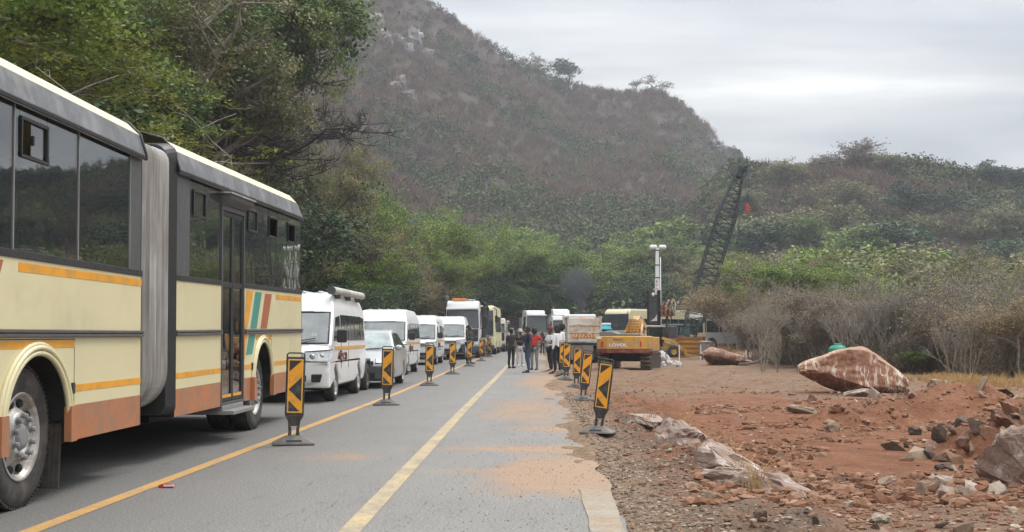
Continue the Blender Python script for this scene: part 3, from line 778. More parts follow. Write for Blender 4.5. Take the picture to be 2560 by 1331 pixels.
names_l = ['black and orange delineator in front of the bus tail, largest of the left row', 'chevron delineator standing in front of the silver car, second of the left row',
 'chevron delineator in front of the second minibus taxi, third of the left row', 'chevron delineator in front of the fourth minibus taxi grille, fourth of the left row',
 'chevron delineator at the feet of the man in dark beside the truck', 'chevron delineator in front of the white truck cab wheel, sixth of the left row', 'seventh delineator of the left row, beside the ribbed black truck side',
 'eighth delineator of the left row along the yellow line', 'ninth delineator of the left row along the yellow line', 'tenth delineator of the left row, behind the man taking a photo', 'farthest delineator at the end of the left row']
def place_del(i, px, py, label, group, lean=0, rz=0, s=1.):
    o = delin if i == 0 else copy_tree(delin)
    Y = Y_ground(py)
    for _ in range(8): Y = .5*Y+.5*3000*(CAM_H-max(0., Hs(X_at(px, Y), Y)+.012))/(py-838)
    o.location = (X_at(px, Y), Y, max(.006, Hs(X_at(px, Y), Y)+.012)); o.rotation_euler = (0, 0, rz); o.scale = (s,)*3
    tag(o, label, 'delineator', group)
    if lean:
        o['lean'] = lean
        for ch in o.children:
            if ch.name.split('.')[0] != 'base':
                ch.rotation_euler = (0, lean, 0)
                ch.location = (-.0, 0, .0)
    return o
for i, (px, py) in enumerate(LP):
    place_del(i, px, py, names_l[i], 'chevron delineators along the left yellow line', R([1.5, 0, 1, .5, 0, 1, 0, -1, 0, 1, 0][i]), R([14, 3, 5, 4, 2, 5, -3, 4, 0, 3, 2][i]), [1, 1, 1., 1.02, 1.03, 1.03, 1.05, 1.05, 1.05, 1.05, 1.05][i])
RP = [(1494, 1082, 7.5, -18, 'leaning chevron delineator on the rubble, nearest of the right row', .88), (1456, 996, 7, 6, 'strongly leaning chevron delineator, second of the right row', .90),
      (1440, 968, 3, -8, 'chevron delineator half hidden behind the leaning second one of the right row', .93), (1415, 951, 2, 2, 'chevron delineator standing upright beside the men in white shirts, fourth of the right row', .97),
      (1404, 938, 2, 20, 'chevron delineator hidden mostly behind its neighbour, last of the right row', .97)]
for (px, py, ln, rz, lb, sc_) in RP: place_del(1, px, py, lb, 'chevron delineators along the dirt edge', R(ln), R(rz), sc_)
# ---------------------------------------------------------------- vehicles in the queue
def shell(profile, hw, taper, cuts, name, mat, parent, bevel=.05, seg=3, front_round=.0):
    """side profile (y,z) extruded across the width, cut at heights and narrowed by taper(z, y)"""
    bm = bmesh.new()
    L_ = [bm.verts.new((-hw, y, z)) for y, z in profile]; R_ = [bm.verts.new((hw, y, z)) for y, z in profile]
    n = len(profile)
    for i in range(n): bm.faces.new((L_[i], L_[(i+1) % n], R_[(i+1) % n], R_[i]))
    bm.faces.new(L_[::-1]); bm.faces.new(R_)
    for z in cuts: bmesh.ops.bisect_plane(bm, geom=bm.verts[:]+bm.edges[:]+bm.faces[:], plane_co=(0, 0, z), plane_no=(0, 0, 1))
    for x in ((-hw*.55, hw*.55) if front_round else ()): bmesh.ops.bisect_plane(bm, geom=bm.verts[:]+bm.edges[:]+bm.faces[:], plane_co=(x, 0, 0), plane_no=(1, 0, 0))
    for v in bm.verts:
        t = taper(v.co.z, v.co.y)
        if front_round and abs(v.co.x) > hw*.9 and v.co.y < .6: v.co.y += front_round*(1-v.co.y/.6)
        v.co.x *= t
    bmesh.ops.recalc_face_normals(bm, faces=bm.faces)
    me = bpy.data.meshes.new(name); bm.to_mesh(me); bm.free(); me.materials.append(mat)
    o = bpy.data.objects.new(name, me); COL.objects.link(o); o.parent = parent
    if bevel:
        md = o.modifiers.new('bevel', 'BEVEL'); md.width = bevel; md.segments = seg; md.limit_method = 'ANGLE'; md.angle_limit = R(28)
        for p in me.polygons: p.use_smooth = True
        md.harden_normals = True
        try: me.set_sharp_from_angle(angle=R(40))
        except Exception: pass
    return o
def archpts(c, r, z0, top=None, n=9):
    return [(c-r*math.cos(PI*k/(n-1)), z0+(r if top is None else top)*math.sin(PI*k/(n-1))) for k in range(n)]
def carwheel(par, x, y, r, w, side, mat=None):
    a = MB(); k = -side; c = (x, y, r)
    a.lathe([(0, r*.62), (0, r*.7), (k*-.006, r*.85), (k*.01, r*.97), (k*.04, r), (k*(w-.04), r), (k*w, r*.96), (k*w, r*.3), (k*w, .001)], c, 'x', 24)
    wo = a.build('wheel', m_tyre, par)
    q = MB(); q.lathe([(k*-.004, r*.66), (k*.03, r*.60), (k*.05, r*.5), (k*.03, r*.28), (k*.0, r*.2), (k*.005, .001)], c, 'x', 24)
    ro = q.build('rim', mat or m_rim, wo)
    for i in range(5):
        h = MB(); t = 2*PI*i/5; h.sphere((x+k*.045, y+r*.45*math.cos(t), r+r*.45*math.sin(t)), r*.13, 8, 6, 0, (.5, 1, 1)); h.build('rim_hole', m_blackm, wo)
    return wo
def qpart(name, mat, parent, pts, thick=.012, d=None):
    """thin plate standing a little proud along direction d, from an outline in space"""
    P = [Vector(p) for p in pts]; nrm = (P[1]-P[0]).cross(P[2]-P[0]).normalized()
    if d is not None and nrm.dot(Vector(d)) < 0: nrm = -nrm
    a = MB(); n = len(P); a.add([p+nrm*thick for p in P]+[p-nrm*.03 for p in P], [tuple(range(n)), tuple(range(2*n-1, n-1, -1))]+[(i, (i+1) % n, n+(i+1) % n, n+i) for i in range(n)])
    return a.build(name, mat, parent)

def minibus(name, loc, s=1., rz=0., label='', bumper=None, low=False, door_open=False, awning=False, closed_grille=True):
    t = empty(name, loc, rz, label, 'minibus', 'white minibus taxis in the queue', s)
    Lg = 5.3; hw = .95
    pr = [(.10, .30), (.0, .42), (-.02, .80), (.06, 1.02), (.30, 1.16)]       # bumper, nose
    pr += [(.86, 1.86), (1.18, 2.12), (1.75, 2.25), (2.4, 2.28), (4.9, 2.26), (5.18, 2.14), (5.30, 1.2), (5.30, .42), (5.22, .30)]
    pr += [(y, z) for y, z in reversed(archpts(4.20, .38, .30, .46))]+[(y, z) for y, z in reversed(archpts(.98, .38, .30, .46))]
    def tp(z, y): return 1-.045*max(0, (z-1.15))/.7-.14*max(0, z-1.85)**1.2/.35-(.05 if z < .45 else 0)
    b = shell(pr, hw, tp, [.8, 1.16, 1.5, 1.86, 2.05], 'body', m_white, t, .06, 3, .10)
    def wx(z): return hw*tp(z, 2)
    # underside shade and inner arches
    u = MB(); u.box(-.78, .78, .2, 5.1, .26, .5); u.build('underbody', m_blackm, t)
    # windscreen on the slanted nose line
    z0, z1 = 1.20, 1.83
    def yn(z): return .30+(z-1.16)*(.56/.70)
    w0 = wx(z0)*.93; w1 = wx(z1)*.93
    def yr(x, z): 
        q = abs(x)/hw; return yn(z)+(.10*(1-min(1, yn(z)/.6))*max(0, (q-.55)/.45))
    cols = 9; a = MB(); vs = []
    for j in range(2):
        z = (z0, z1)[j]; w = (w0, w1)[j]
        for i in range(cols): x = -w+2*w*i/(cols-1); vs.append((x, yr(x, z)-.022, z-.01))
    a.add(vs, [(i, i+1, cols+i+1, cols+i) for i in range(cols-1)], 0)
    ws = a.build('windscreen', m_dglass_ws, t)
    f = MB(); ring = [vs[i] for i in range(cols)]+[vs[cols+i] for i in range(cols-1, -1, -1)]; f.path(ring, .018, 5, closed=True); f.build('windscreen_seal', m_black, ws)
    for sx in ((-.35, -.0), (.2, .62)):
        f = MB(); f.path([(sx[0], yr(sx[0], z0)-.045, z0+.02), (sx[1], yr(sx[1], z0+.08)-.05, z0+.09)], .011, 5); f.build('wiper', m_black, ws)
    q = MB(); q.lathe([(0, .001), (-.004, .055)], (.58, yr(.58, 1.36)-.025, 1.36), 'y', 12); q.build('licence_disc', m_white, ws)
    # headlamps wrap round the corner
    for sg in (-1, 1):
        a = MB(); a.add([(sg*.46, -.008, .84), (sg*.46, .02, 1.02), (sg*.88, .12, 1.05), (sg*.955, .30, 1.06), (sg*.965, .26, .90), (sg*.90, .075, .82)], [(0, 1, 2, 5), (5, 2, 3, 4)])
        hl = a.build('headlight', m_lamp, t); md = hl.modifiers.new('s', 'SOLIDIFY'); md.thickness = .05; md.offset = 0
        hl.location = (sg*.012, -.02, 0)
        a = MB(); a.path([(sg*.47, -.03, .83), (sg*.47, -.0, 1.02), (sg*.89, .09, 1.05), (sg*.97, .29, 1.06)], .014, 5); a.build('headlight_rim', m_dgrey, hl)
        a = MB(); a.sphere((sg*.62, .0, .93), .055, 10, 6, 0, (1, .4, 1)); a.sphere((sg*.80, .06, .94), .045, 10, 6, 0, (1, .4, 1)); a.build('bulb', m_chrome, hl)
    a = MB()
    a.box(-.45, .45, -.05, .0, .87, .985); 
    g = a.build('grille', m_dgrey if bumper else m_chrome, t, bevel=.01)
    for k in range(3):
        a = MB(); a.box(-.42, .42, -.062, -.045, .885+k*.034, .897+k*.034); a.build('grille_bar', m_chrome, g)
    if bumper == 'black':
        a = MB(); a.prism([(-.07, .34), (-.07, .80), (.05, .84), (.3, .84), (.3, .34)], 'x', -.955, .955)
        for v in range(len(a.v)):
            x, y, z = a.v[v]; a.v[v] = (x, y+.10*(abs(x) > .9 and y < .1), z)
        bp = a.build('bumper', m_dgrey, t, bevel=.03)
    else:
        a = MB(); a.prism([(-.05, .30), (-.05, .62), (-.01, .80), (.3, .80), (.3, .30)], 'x', -.955, .955)
        for v in range(len(a.v)):
            x, y, z = a.v[v]; a.v[v] = (x, y+.12*(abs(x) > .9 and y < .1), z)
        bp = a.build('bumper', m_white, t, bevel=.035)
    a = MB(); a.box(-.52, .52, -.085, -.04, .43, .56); a.build('air_intake', m_black, bp, bevel=.02)
    for sg in (-1, 1):
        a = MB(); a.prism([(sg*.62, .42), (sg*.80, .42), (sg*.84, .58), (sg*.62, .58)], 'y', -.085, -.04); a.build('fog_lamp_recess', m_blackm, bp, bevel=.02)
    a = MB(); a.box(-.26, .26, -.10, -.085, .60, .71); pl = a.build('number_plate', m_white, bp)
    # side glass both sides
    for sg in (-1, 1):
        X = lambda z: sg*(wx(z)+.006)
        wins = [[(.62, 1.24), (.98, 1.72), (1.48, 1.76), (1.52, 1.24)], [(1.62, 1.24), (1.62, 1.78), (2.52, 1.78), (2.52, 1.24)], [(2.58, 1.24), (2.58, 1.78), (3.42, 1.78), (3.42, 1.24)], [(3.48, 1.24), (3.48, 1.78), (4.30, 1.78), (4.30, 1.24)], [(4.36, 1.24), (4.36, 1.78), (4.95, 1.74), (5.0, 1.24)]]
        for wi, w_ in enumerate(wins):
            if door_open and sg > 0 and wi == 1:
                qpart('open_doorway', m_blackm, t, [(X(.5), 1.62, .5), (X(1.95), 1.62, 1.95), (X(1.95), 2.6, 1.95), (X(.5), 2.6, .5)], .004, (sg, 0, 0)); continue
            qpart('side_window', m_dglass, t, [(X(z), y, z) for y, z in w_], .006, (sg, 0, 0))
        if awning is False or True:
            qpart('side_stripe', m_yelv, t, [(X(1.06), .75, 1.05), (X(1.14), .75, 1.12), (X(1.14), 5.1, 1.12), (X(1.06), 5.1, 1.05)], .003, (sg, 0, 0))
            # swirl of lettering-like graphics on the door
            a = MB()
            for (cy_, cz_, ry, rz_) in ((1.35, .93, .16, .07), (1.62, .88, .13, .10), (1.9, .92, .17, .06), (2.15, .9, .09, .09)):
                a.path([(X(.9)+sg*.006, cy_+ry*math.cos(2*PI*k/10), cz_+rz_*math.sin(2*PI*k/10)) for k in range(10)], .013, 4, closed=True)
            a.path([(X(.9)+sg*.006, 1.1, .86), (X(.9)+sg*.006, 1.25, 1.0), (X(.9)+sg*.006, 1.4, .84)], .014, 4); a.build('side_graphic', m_maroon, t)
        a = MB(); a.box(sg*.955-.03, sg*.955+.03, 1.66, 1.67, .45, 1.15)
        for y in (1.56, 2.56): 
            q = MB(); q.box(min(sg*.95, sg*.957), max(sg*.95, sg*.957), y-.006, y+.006, .42, 1.2); q.build('door_seam', m_dgrey, t)
        q = MB(); q.box(min(sg*.95, sg*.985), max(sg*.95, sg*.985), 1.40, 1.52, 1.0, 1.035); q.build('door_handle', m_dgrey, t, bevel=.008)
        # mirror
        a = MB(); a.path([(sg*.90, .72, 1.30), (sg*1.03, .70, 1.33)], .022, 6); mo = a.build('mirror', m_black, t)
        a = MB(); a.box(sg*1.10-.10, sg*1.10+.10, .66, .77, 1.20, 1.47); a.build('mirror_housing', m_black, mo, bevel=.035, seg=3)
        carwheel(t, sg*.93, .98, .345, .22, sg); carwheel(t, sg*.93, 4.20, .345, .22, sg)
    # roof details
    for k in range(4):
        a = MB(); a.box(-.5+k*.33-.02, -.5+k*.33+.02, 1.5, 4.8, 2.265, 2.285); a.build('roof_rib', m_white, t, bevel=.008)
    if awning:
        a = MB(); T = Matrix.Translation((.72, 1.22, 2.36))
        a.tube((.84, .98, 2.28), (.90, 4.9, 2.28), .082, .082, 16); aw = a.build('roof_tube', m_tube, t, bevel=.01)
        a = MB(); a.tube((.838, .90, 2.28), (.84, 1.0, 2.28), .088, .088, 16); a.build('tube_cap', m_dgrey, aw)
        for y in (1.6, 3.0, 4.5):
            a = MB(); a.box(.6, .92, y, y+.06, 2.12, 2.22); a.build('bracket', m_dgrey, aw)
    return t
m_dglass_ws = M('windscreen_dark', (.10, .125, .13), .10, var=.45, scale=2.4, spec=.7, coat=.6)
m_yelv = M('ochre_vinyl', (.60, .33, .08), .5)
m_tube = M('weathered_tube', (.46, .45, .41), .6, dirt=((.28, .26, .22), .5, 4))

def at_px(px, py, off=0.): Y = Y_ground(py); return (X_at(px, Y)+off, Y, .0)
def vanpos(px_right_wheel, py, s):            # near right wheel foot -> origin at the front centre
    Y = Y_ground(py); x = X_at(px_right_wheel, Y); return (x-.97*s, Y-.98*s, 0)
minibus('minibus_taxi', vanpos(838, 1003, 1.03), 1.07, 0, 'white minibus taxi with a long tube along its roof edge, right behind the bus', None, awning=True)
minibus('minibus_taxi', vanpos(1022, 937, 1.05), 1.06, 0, 'white minibus taxi with dark bumper behind the silver car', 'black')
minibus('minibus_taxi', vanpos(1094, 912, 1.05), 1.07, 0, 'white minibus taxi with its side door open, third in the row of taxis', 'black', door_open=True)
minibus('minibus_taxi', vanpos(1163, 899, 1.05), 1.13, 0, 'white minibus taxi with grille bars in front of the white truck cab', 'black')

# silver hatchback
def saloon(name, loc, s, rz, label, paint, cat='car', mirror=True, bumper=None, suv=False):
    t = empty(name, loc, rz, label, cat, None, s); hw = .86
    k = 1.12 if suv else 1.
    pr = [(.12, .22), (.0, .34), (.0, .60), (.12, .74), (1.05, .94*k), (1.75, 1.40*k), (2.2, 1.47*k), (3.1, 1.44*k), (3.85, 1.0*k), (4.05, .92*k), (4.1, .4), (4.0, .22)]
    pr += list(reversed(archpts(3.3, .34, .22, .44)))+list(reversed(archpts(.80, .34, .22, .44)))
    def tp(z, y): return 1-.22*max(0, z-.94*k)/.5*1.0-(.04 if z < .35 else 0)
    b = shell(pr, hw, tp, [.6, .94*k, 1.2*k], 'body', paint, t, .05, 3, .14)
    def yn(z): return 1.05+(z-.94*k)*(.70/(.46*k))
    z0, z1 = .97*k, 1.37*k; w0 = hw*tp(z0, 1)*.94; w1 = hw*tp(z1, 1)*.90
    qpart('windscreen', m_dglass_ws2, t, [(-w0, yn(z0), z0), (w0, yn(z0), z0), (w1, yn(z1), z1), (-w1, yn(z1), z1)], .012, (0, -1, .5))
    a = MB(); a.path([(.1, yn(z0)-.03, z0), (.55, yn(z0+.03)-.03, z0+.03)], .01, 5); a.build('wiper', m_black, t)
    for sg in (-1, 1):
        X = lambda z: sg*(hw*tp(z, 2)+.004)
        qpart('side_window', m_dglass, t, [(X(.98*k), 1.25, .98*k), (X(1.36*k), 1.83, 1.36*k), (X(1.38*k), 2.35, 1.38*k), (X(.98*k), 2.35, .98*k)], .006, (sg, 0, .2))
        qpart('side_window', m_dglass, t, [(X(.98*k), 2.42, .98*k), (X(1.38*k), 2.42, 1.38*k), (X(1.36*k), 3.0, 1.36*k), (X(.98*k), 3.6, .98*k)], .006, (sg, 0, .2))
        a = MB(); a.add([(sg*.50, .03, .62), (sg*.50, .10, .735), (sg*.84, .36, .80), (sg*.87, .40, .70), (sg*.80, .17, .60)], [(0, 1, 2, 3, 4)])
        hl = a.build('headlight', m_lamp, t); md = hl.modifiers.new('s', 'SOLIDIFY'); md.thickness = .05; md.offset = 0; hl.location = (0, -.015, .01)
        if mirror:
            a = MB(); a.sphere((sg*.92, 1.45, 1.0*k), .11, 10, 7, 0, (1, .55, .7)); a.build('mirror', paint, t)
        carwheel(t, sg*.83, .80, .31, .2, sg); carwheel(t, sg*.83, 3.3, .31, .2, sg)
    a = MB(); a.box(-.46, .46, -.035, .02, .60, .68); g = a.build('grille', m_black, t, bevel=.01)
    a = MB(); a.prism([(-.04, .22), (-.05, .56), (.1, .58), (.1, .22)], 'x', -.80, .80); bp = a.build('bumper', bumper or paint, t, bevel=.03)
    a = MB(); a.box(-.5, .5, -.065, -.04, .27, .40); a.build('air_intake', m_blackm, bp, bevel=.015)
    u = MB(); u.box(-.7, .7, .2, 3.9, .18, .4); u.build('underbody', m_blackm, t)
    a = MB(); a.box(-.25, .25, -.075, -.055, .43, .53); a.build('number_plate', m_white, bp)
    return t
m_dglass_ws2 = M('windscreen_pale', (.30, .36, .34), .10, var=.4, scale=3, spec=.7, coat=.6)
saloon('silver_car', (-4.84, 32.4, 0), 1.09, 0, 'silver hatchback with dark grey bumper between the first two minibus taxis', m_silver, bumper=m_dgrey)
saloon('white_car', (X_at(1418, 84), 84, 0), 1.0, R(4), 'small white car just behind the men in white shirts', m_white)
# white pickup far down the queue
saloon('white_pickup', (X_at(1302, 114), 114, .0), 1.3, R(14), 'white pickup car beyond the left row of delineators, under the red and white sign', m_white, cat='pickup', suv=True)
# low trailer behind the first taxi
t = empty('small_trailer', (-4.60, 30.95, 0), 0, 'low dark trailer wheel and mudguard behind the first minibus taxi', 'trailer')
a = MB(); a.box(-1.25, .02, .1, 1.5, .45, .62); a.build('bed', m_dgrey, t, bevel=.02)
a = MB(); a.prism([(.28, .50), (.30, .74), (.42, .83), (1.10, .83), (1.22, .74), (1.24, .50), (1.18, .50), (1.15, .70), (1.06, .77), (.46, .77), (.36, .70), (.34, .50)], 'x', -.12, .22); a.build('mudguard', m_dgrey, t, bevel=.012)
carwheel(t, .20, .76, .35, .24, 1, m_dgrey); carwheel(t, -1.22, .76, .35, .2, -1, m_dgrey)
a = MB(); a.tube((-.6, .1, .5), (-.6, -1.3, .5), .05); a.build('drawbar', m_dgrey, t)

# ---- trucks
def truck_cab(t, hw=1.25, h=3.0, paint=None, low=.45, glassm=None, beacons=False, spoiler=False, maroon_band=False):
    paint = paint or m_white
    pr = [(.05, low), (.0, .8), (.0, 1.75), (.16, h-.5), (.34, h-.12), (.6, h), (1.9, h), (2.1, h-.1), (2.1, .9), (1.7, .9), (1.62, 1.2), (.98, 1.2), (.9, low)]
    def tp(z, y): return 1-.05*max(0, z-1.7)
    b = shell(pr, hw, tp, [1.2, 1.7, 2.3], 'cab', paint, t, .09, 3, .16)
    z0, z1 = 1.72, h-.52
    w0, w1 = hw*.94, hw*.90
    ws = qpart('windscreen', m_dglass_ws3, t, [(-w0, .015, z0), (w0, .015, z0), (w1, .165, z1), (-w1, .165, z1)], .035, (0, -1, 0))
    for sg in (-1, 1):
        qpart('side_window', m_dglass, t, [(sg*(hw*.985+.01), .45, 1.75), (sg*(hw*.95+.01), .55, h-.6), (sg*(hw*.95+.01), 1.25, h-.6), (sg*(hw*.985+.01), 1.25, 1.75)], .01, (sg, 0, 0))
        a = MB(); a.path([(sg*hw, .1, 2.5), (sg*(hw+.28), .0, 2.5), (sg*(hw+.28), .0, 1.7), (sg*hw, .1, 1.7)], .025, 6); mo = a.build('mirror_arm', m_black, t)
        a = MB(); a.box(sg*(hw+.27)-.11, sg*(hw+.27)+.11, -.08, .06, 1.75, 2.40); a.build('mirror', m_black, mo, bevel=.03)
        a = MB(); a.box(sg*.88-.26, sg*.88+.26, -.05, .02, .68, .92); a.build('headlight', m_lamp, t, bevel=.03)
        a = MB(); a.box(sg*(hw-.05)-.05, sg*(hw-.05)+.07, .5, 1.0, .5, .56); a.build('step', m_dgrey, t)
    a = MB(); a.box(-hw*.9, hw*.9, -.035, .02, .96, 1.64); g = a.build('grille', m_black, t, bevel=.02)
    for k in range(4):
        a = MB(); a.box(-.8, .8, -.05, -.03, 1.06+k*.14, 1.10+k*.14); a.build('grille_bar', m_dgrey, g)
    a = MB(); a.box(-hw*.98, hw*.98, -.10, .12, low-.1, .66); bp = a.build('bumper', m_dgrey, t, bevel=.04)
    a = MB(); a.box(-hw*.93, hw*.93, -.16, .16, h-.50, h-.40); a.build('sun_visor', paint, t, bevel=.02)
    if beacons:
        a = MB(); a.box(-.62, .2, .5, .62, h+.02, h+.14); a.build('beacon_bar', m_orange, t, bevel=.02)
        a = MB(); a.box(.25, .7, .5, .6, h+.03, h+.08); a.build('roof_bar', m_white, t)
        a = MB(); a.tube((-1.05, 1.0, h), (-1.05, 1.0, h+.30), .16, .2, 12); a.build('air_intake', m_dgrey, t)
    if spoiler:
        a = MB(); a.prism([(.45, h-.02), (.75, h+.5), (1.9, h+.62), (1.9, h-.02)], 'x', -hw*.8, hw*.8); a.build('roof_spoiler', paint, t, bevel=.05)
    return b
m_dglass_ws3 = M('truck_windscreen', (.045, .055, .062), .08, var=.35, scale=1.5, spec=.7, coat=.5)
def axle(t, y, hw, r=.52, dual=True, mat=None):
    for sg in (-1, 1):
        carwheel(t, sg*(hw-.02), y, r, .55 if dual else .3, sg, mat)
def chassis(t, y0, y1):
    for sg in (-1, 1):
        a = MB(); a.box(sg*.42-.05, sg*.42+.05, y0, y1, .72, .98); a.build('chassis_rail', m_steel, t)
def ribbed_body(t, y0, y1, hw, z0, z1, mat, nrib=10, name='tipper_body', rib=None, slope=.35):
    a = MB(); pts = [(y0-slope, z1), (y0, z0), (y1, z0), (y1, z1)]
    wall = .06
    for sg in (-1, 1): a.prism(pts, 'x', sg*hw-wall if sg > 0 else -hw, sg*hw if sg > 0 else -hw+wall)
    a.box(-hw+wall, hw-wall, y0, y1, z0, z0+.08); a.box(-hw+wall, hw-wall, y1-.06, y1, z0+.08, z1)
    a.add([(-hw+wall, y0, z0+.08), (hw-wall, y0, z0+.08), (hw-wall, y0-slope, z1), (-hw+wall, y0-slope, z1)], [(0, 1, 2, 3)])
    b = a.build(name, mat, t)
    for sg in (-1, 1):
        for k in range(nrib):
            y = y0+(y1-y0)*(k+.3)/nrib; a = MB(); x = sg*(hw+.035); a.box(x-.04, x+.04, y, y+.09, z0, z1-.02); a.build('rib', rib or mat, b)
        a = MB(); x = sg*(hw+.03); a.box(x-.05, x+.05, y0-slope, y1, z1-.08, z1+.04); a.build('top_rail', rib or mat, b)
        for zz in (.36, .68):
            a = MB(); a.box(x-.03, x+.03, y0, y1, z0+(z1-z0)*zz-.03, z0+(z1-z0)*zz+.03); a.build('side_rail', rib or mat, b)
    return b
# first truck, facing the camera behind the fourth taxi
def place(px, py): Y = Y_ground(py); return (X_at(px, Y), Y, 0)
t = empty('white_truck', (X_at(1156, 75), 75, 0), 0, 'white truck cab with orange roof beacons and big dark windscreen, behind the fourth taxi', 'truck', None, 1.1)
truck_cab(t, 1.0, 3.28, beacons=True); chassis(t, 1.2, 8.5)
a = MB(); a.box(-1.55, -1.2, 2.2, 2.3, 1.6, 2.6); a.build('side_board', m_blackm, t)
axle(t, 1.3, 1.0, .5, False); axle(t, 5.6, 1.05); axle(t, 6.8, 1.05)
# dark skeletal side of the load behind it
ribbed_body(t, 2.5, 8.6, 1.12, 1.15, 3.0, m_steel, 9, 'load_body', m_dgrey, .1)
a = MB(); a.path([(1.1, 2.2, 3.1), (1.14, 3.6, 3.18), (1.18, 5.0, 3.05), (1.2, 6.4, 2.9)], .10, 8); a.build('rolled_tarpaulin', m_blackm, t)
a = MB(); a.path([(1.30, 2.7, 1.25), (1.30, 4.4, 1.08), (1.30, 6.4, 1.12)], .10, 8); a.build('underrun_bar', m_grey, t)
# pale coach seen edge-on past the truck
def coach(name, loc, rz, label, Lg=11, hw=1.25, h=3.2, base=None, roof=None, band=None, s=1.):
    t = empty(name, loc, rz, label, 'bus', None, s); base = base or m_white
    pr = [(.04, .4), (0, .9), (.03, 1.3), (.22, h-.25), (.42, h), (Lg-.2, h), (Lg, h-.2), (Lg, .45)]
    pr += list(reversed(archpts(Lg-3.0, .5, .45, .6)))+list(reversed(archpts(2.3, .5, .45, .6)))
    shell(pr, hw, lambda z, y: 1-.04*max(0, z-1.5), [1.3, 2.5], 'body', base, t, .09, 3, .12)
    qpart('windscreen', m_dglass_ws3, t, [(-hw*.9, .03, 1.35), (hw*.9, .03, 1.35), (hw*.88, .20, h-.35), (-hw*.88, .20, h-.35)], .03, (0, -1, 0))
    for sg in (-1, 1):
        y = 1.0
        while y < Lg-1.2:
            qpart('side_window', m_dglass, t, [(sg*(hw*.99+.008), y, 1.55), (sg*(hw*.96+.008), y, 2.65), (sg*(hw*.96+.008), y+1.25, 2.65), (sg*(hw*.99+.008), y+1.25, 1.55)], .012, (sg, 0, 0)); y += 1.33
        if band: qpart('side_band', band, t, [(sg*(hw+.006), .4, .65), (sg*(hw+.006), .4, 1.2), (sg*(hw+.006), Lg-.1, 1.2), (sg*(hw+.006), Lg-.1, .65)], .006, (sg, 0, 0))
        a = MB(); a.box(sg*.85-.2, sg*.85+.2, -.03, .05, .72, .92); a.build('headlight', m_lamp, t, bevel=.03)
        a = MB(); a.path([(sg*1.1, .2, h-.15), (sg*1.35, -.25, h-.3), (sg*1.35, -.25, h-.75)], .03, 6); mo = a.build('mirror', m_black, t)
        a = MB(); a.box(sg*1.35-.1, sg*1.35+.1, -.3, -.2, h-1.15, h-.7); a.build('mirror_housing', m_black, mo, bevel=.03)
        carwheel(t, sg*(hw-.01), 2.3, .5, .3, sg); carwheel(t, sg*(hw-.01), Lg-3.0, .5, .5, sg)
    if band: qpart('front_band', band, t, [(-hw*.95, -.0, .95), (hw*.95, -.0, .95), (hw*.95, .02, 1.28), (-hw*.95, .02, 1.28)], .02, (0, -1, 0))
    a = MB(); a.box(-hw*.97, hw*.97, -.07, .1, .38, .66); a.build('bumper', m_dgrey, t, bevel=.03)
    if roof: 
        a = MB(); a.box(-hw*.9, hw*.9, .6, Lg-.4, h-.03, h+.06); a.build('roof', roof, t, bevel=.03)
    return t
coach('cream_coach', (X_at(1243, 88)-1.5, 88, 0), R(-1), 'cream coach seen edge-on behind the first white truck', Lg=10, h=3.35, base=m_cream, s=1.08)
t = empty('distant_truck', (X_at(1264, 103)-1.1, 103, 0), 0, 'pale truck cab with a tall mirror arm, last vehicle before the pickup', 'truck'); truck_cab(t, 1.1, 2.9, m_whited); chassis(t, 1, 8); axle(t, 1.3, 1.1, .5, False); axle(t, 6, 1.1)
ribbed_body(t, 2.4, 8.5, 1.18, 1.1, 2.7, m_whited, 8)
# trucks where the road bends
YT = 112
t = empty('white_truck', (X_at(1342, YT), YT, 0), R(14), 'white truck cab with a red lettered panel under its windscreen, before the green trees', 'truck', None, 1.0)
truck_cab(t, 1.0, 3.75); chassis(t, 1, 8); axle(t, 1.3, 1.0, .5, False); axle(t, 6, 1.0)
qpart('bonnet_panel', m_pink, t, [(-.9, -.02, 1.42), (.9, -.02, 1.42), (.9, -.02, 1.66), (-.9, -.02, 1.66)], .03, (0, -1, 0))
ribbed_body(t, 2.5, 8.8, 1.1, 1.2, 3.1, m_grey, 11, 'cage_body', m_steel, .1)
t = empty('white_truck', (X_at(1404, YT+2)+.1, YT+3, 0), R(8), 'white truck with a tall roof spoiler parked beside the concrete barrier', 'truck', None, 1.0)
truck_cab(t, 1.0, 3.35, spoiler=True); chassis(t, 1, 8); axle(t, 1.3, 1.0, .5, False); axle(t, 6, 1.0)
ribbed_body(t, 2.5, 8.8, 1.1, 1.2, 3.1, m_grey, 11, 'cage_body', m_steel, .1)
m_chev = M('orange_red_sheeting', (.62, .13, .03), .5)
# dirty white tipper seen from behind
YB = 62
t = empty('tipper_truck', (X_at(1461, YB)+.0, YB, 0), 0, 'mud-stained white tipper truck seen from behind with red and white chevron board', 'truck', None, 1.0)
hw = .86; z0, z1 = 1.08, 2.38
a = MB(); wall = .05
a.box(-hw, -hw+wall, 0, 5.6, z0, z1); a.box(hw-wall, hw, 0, 5.6, z0, z1); a.box(-hw+wall, hw-wall, .0, 5.6, z0, z0+.08); a.box(-hw+wall, hw-wall, 5.55, 5.6, z0+.08, z1)
b = a.build('tipper_body', m_whited, t, bevel=.015)
a = MB(); a.box(-hw+wall, hw-wall, -.03, .03, z0+.02, z1-.08); tg = a.build('tailgate', M('muddy_tailgate', (.66, .63, .57), .6, dirt=((.45, .27, .15), .5, 1.3)), t, bevel=.01)
for x in (-hw+.02, -.28, .28, hw-.02):
    a = MB(); a.box(x-.035, x+.035, -.08, -.03, z0, z1-.35 if abs(x) < .5 else z1-.02); a.build('rib', m_whited, tg)
for z in (z0+.05, z0+.5, z1-.42):
    a = MB(); a.box(-hw, hw, -.07, -.03, z-.03, z+.03); a.build('rail', m_whited, tg)
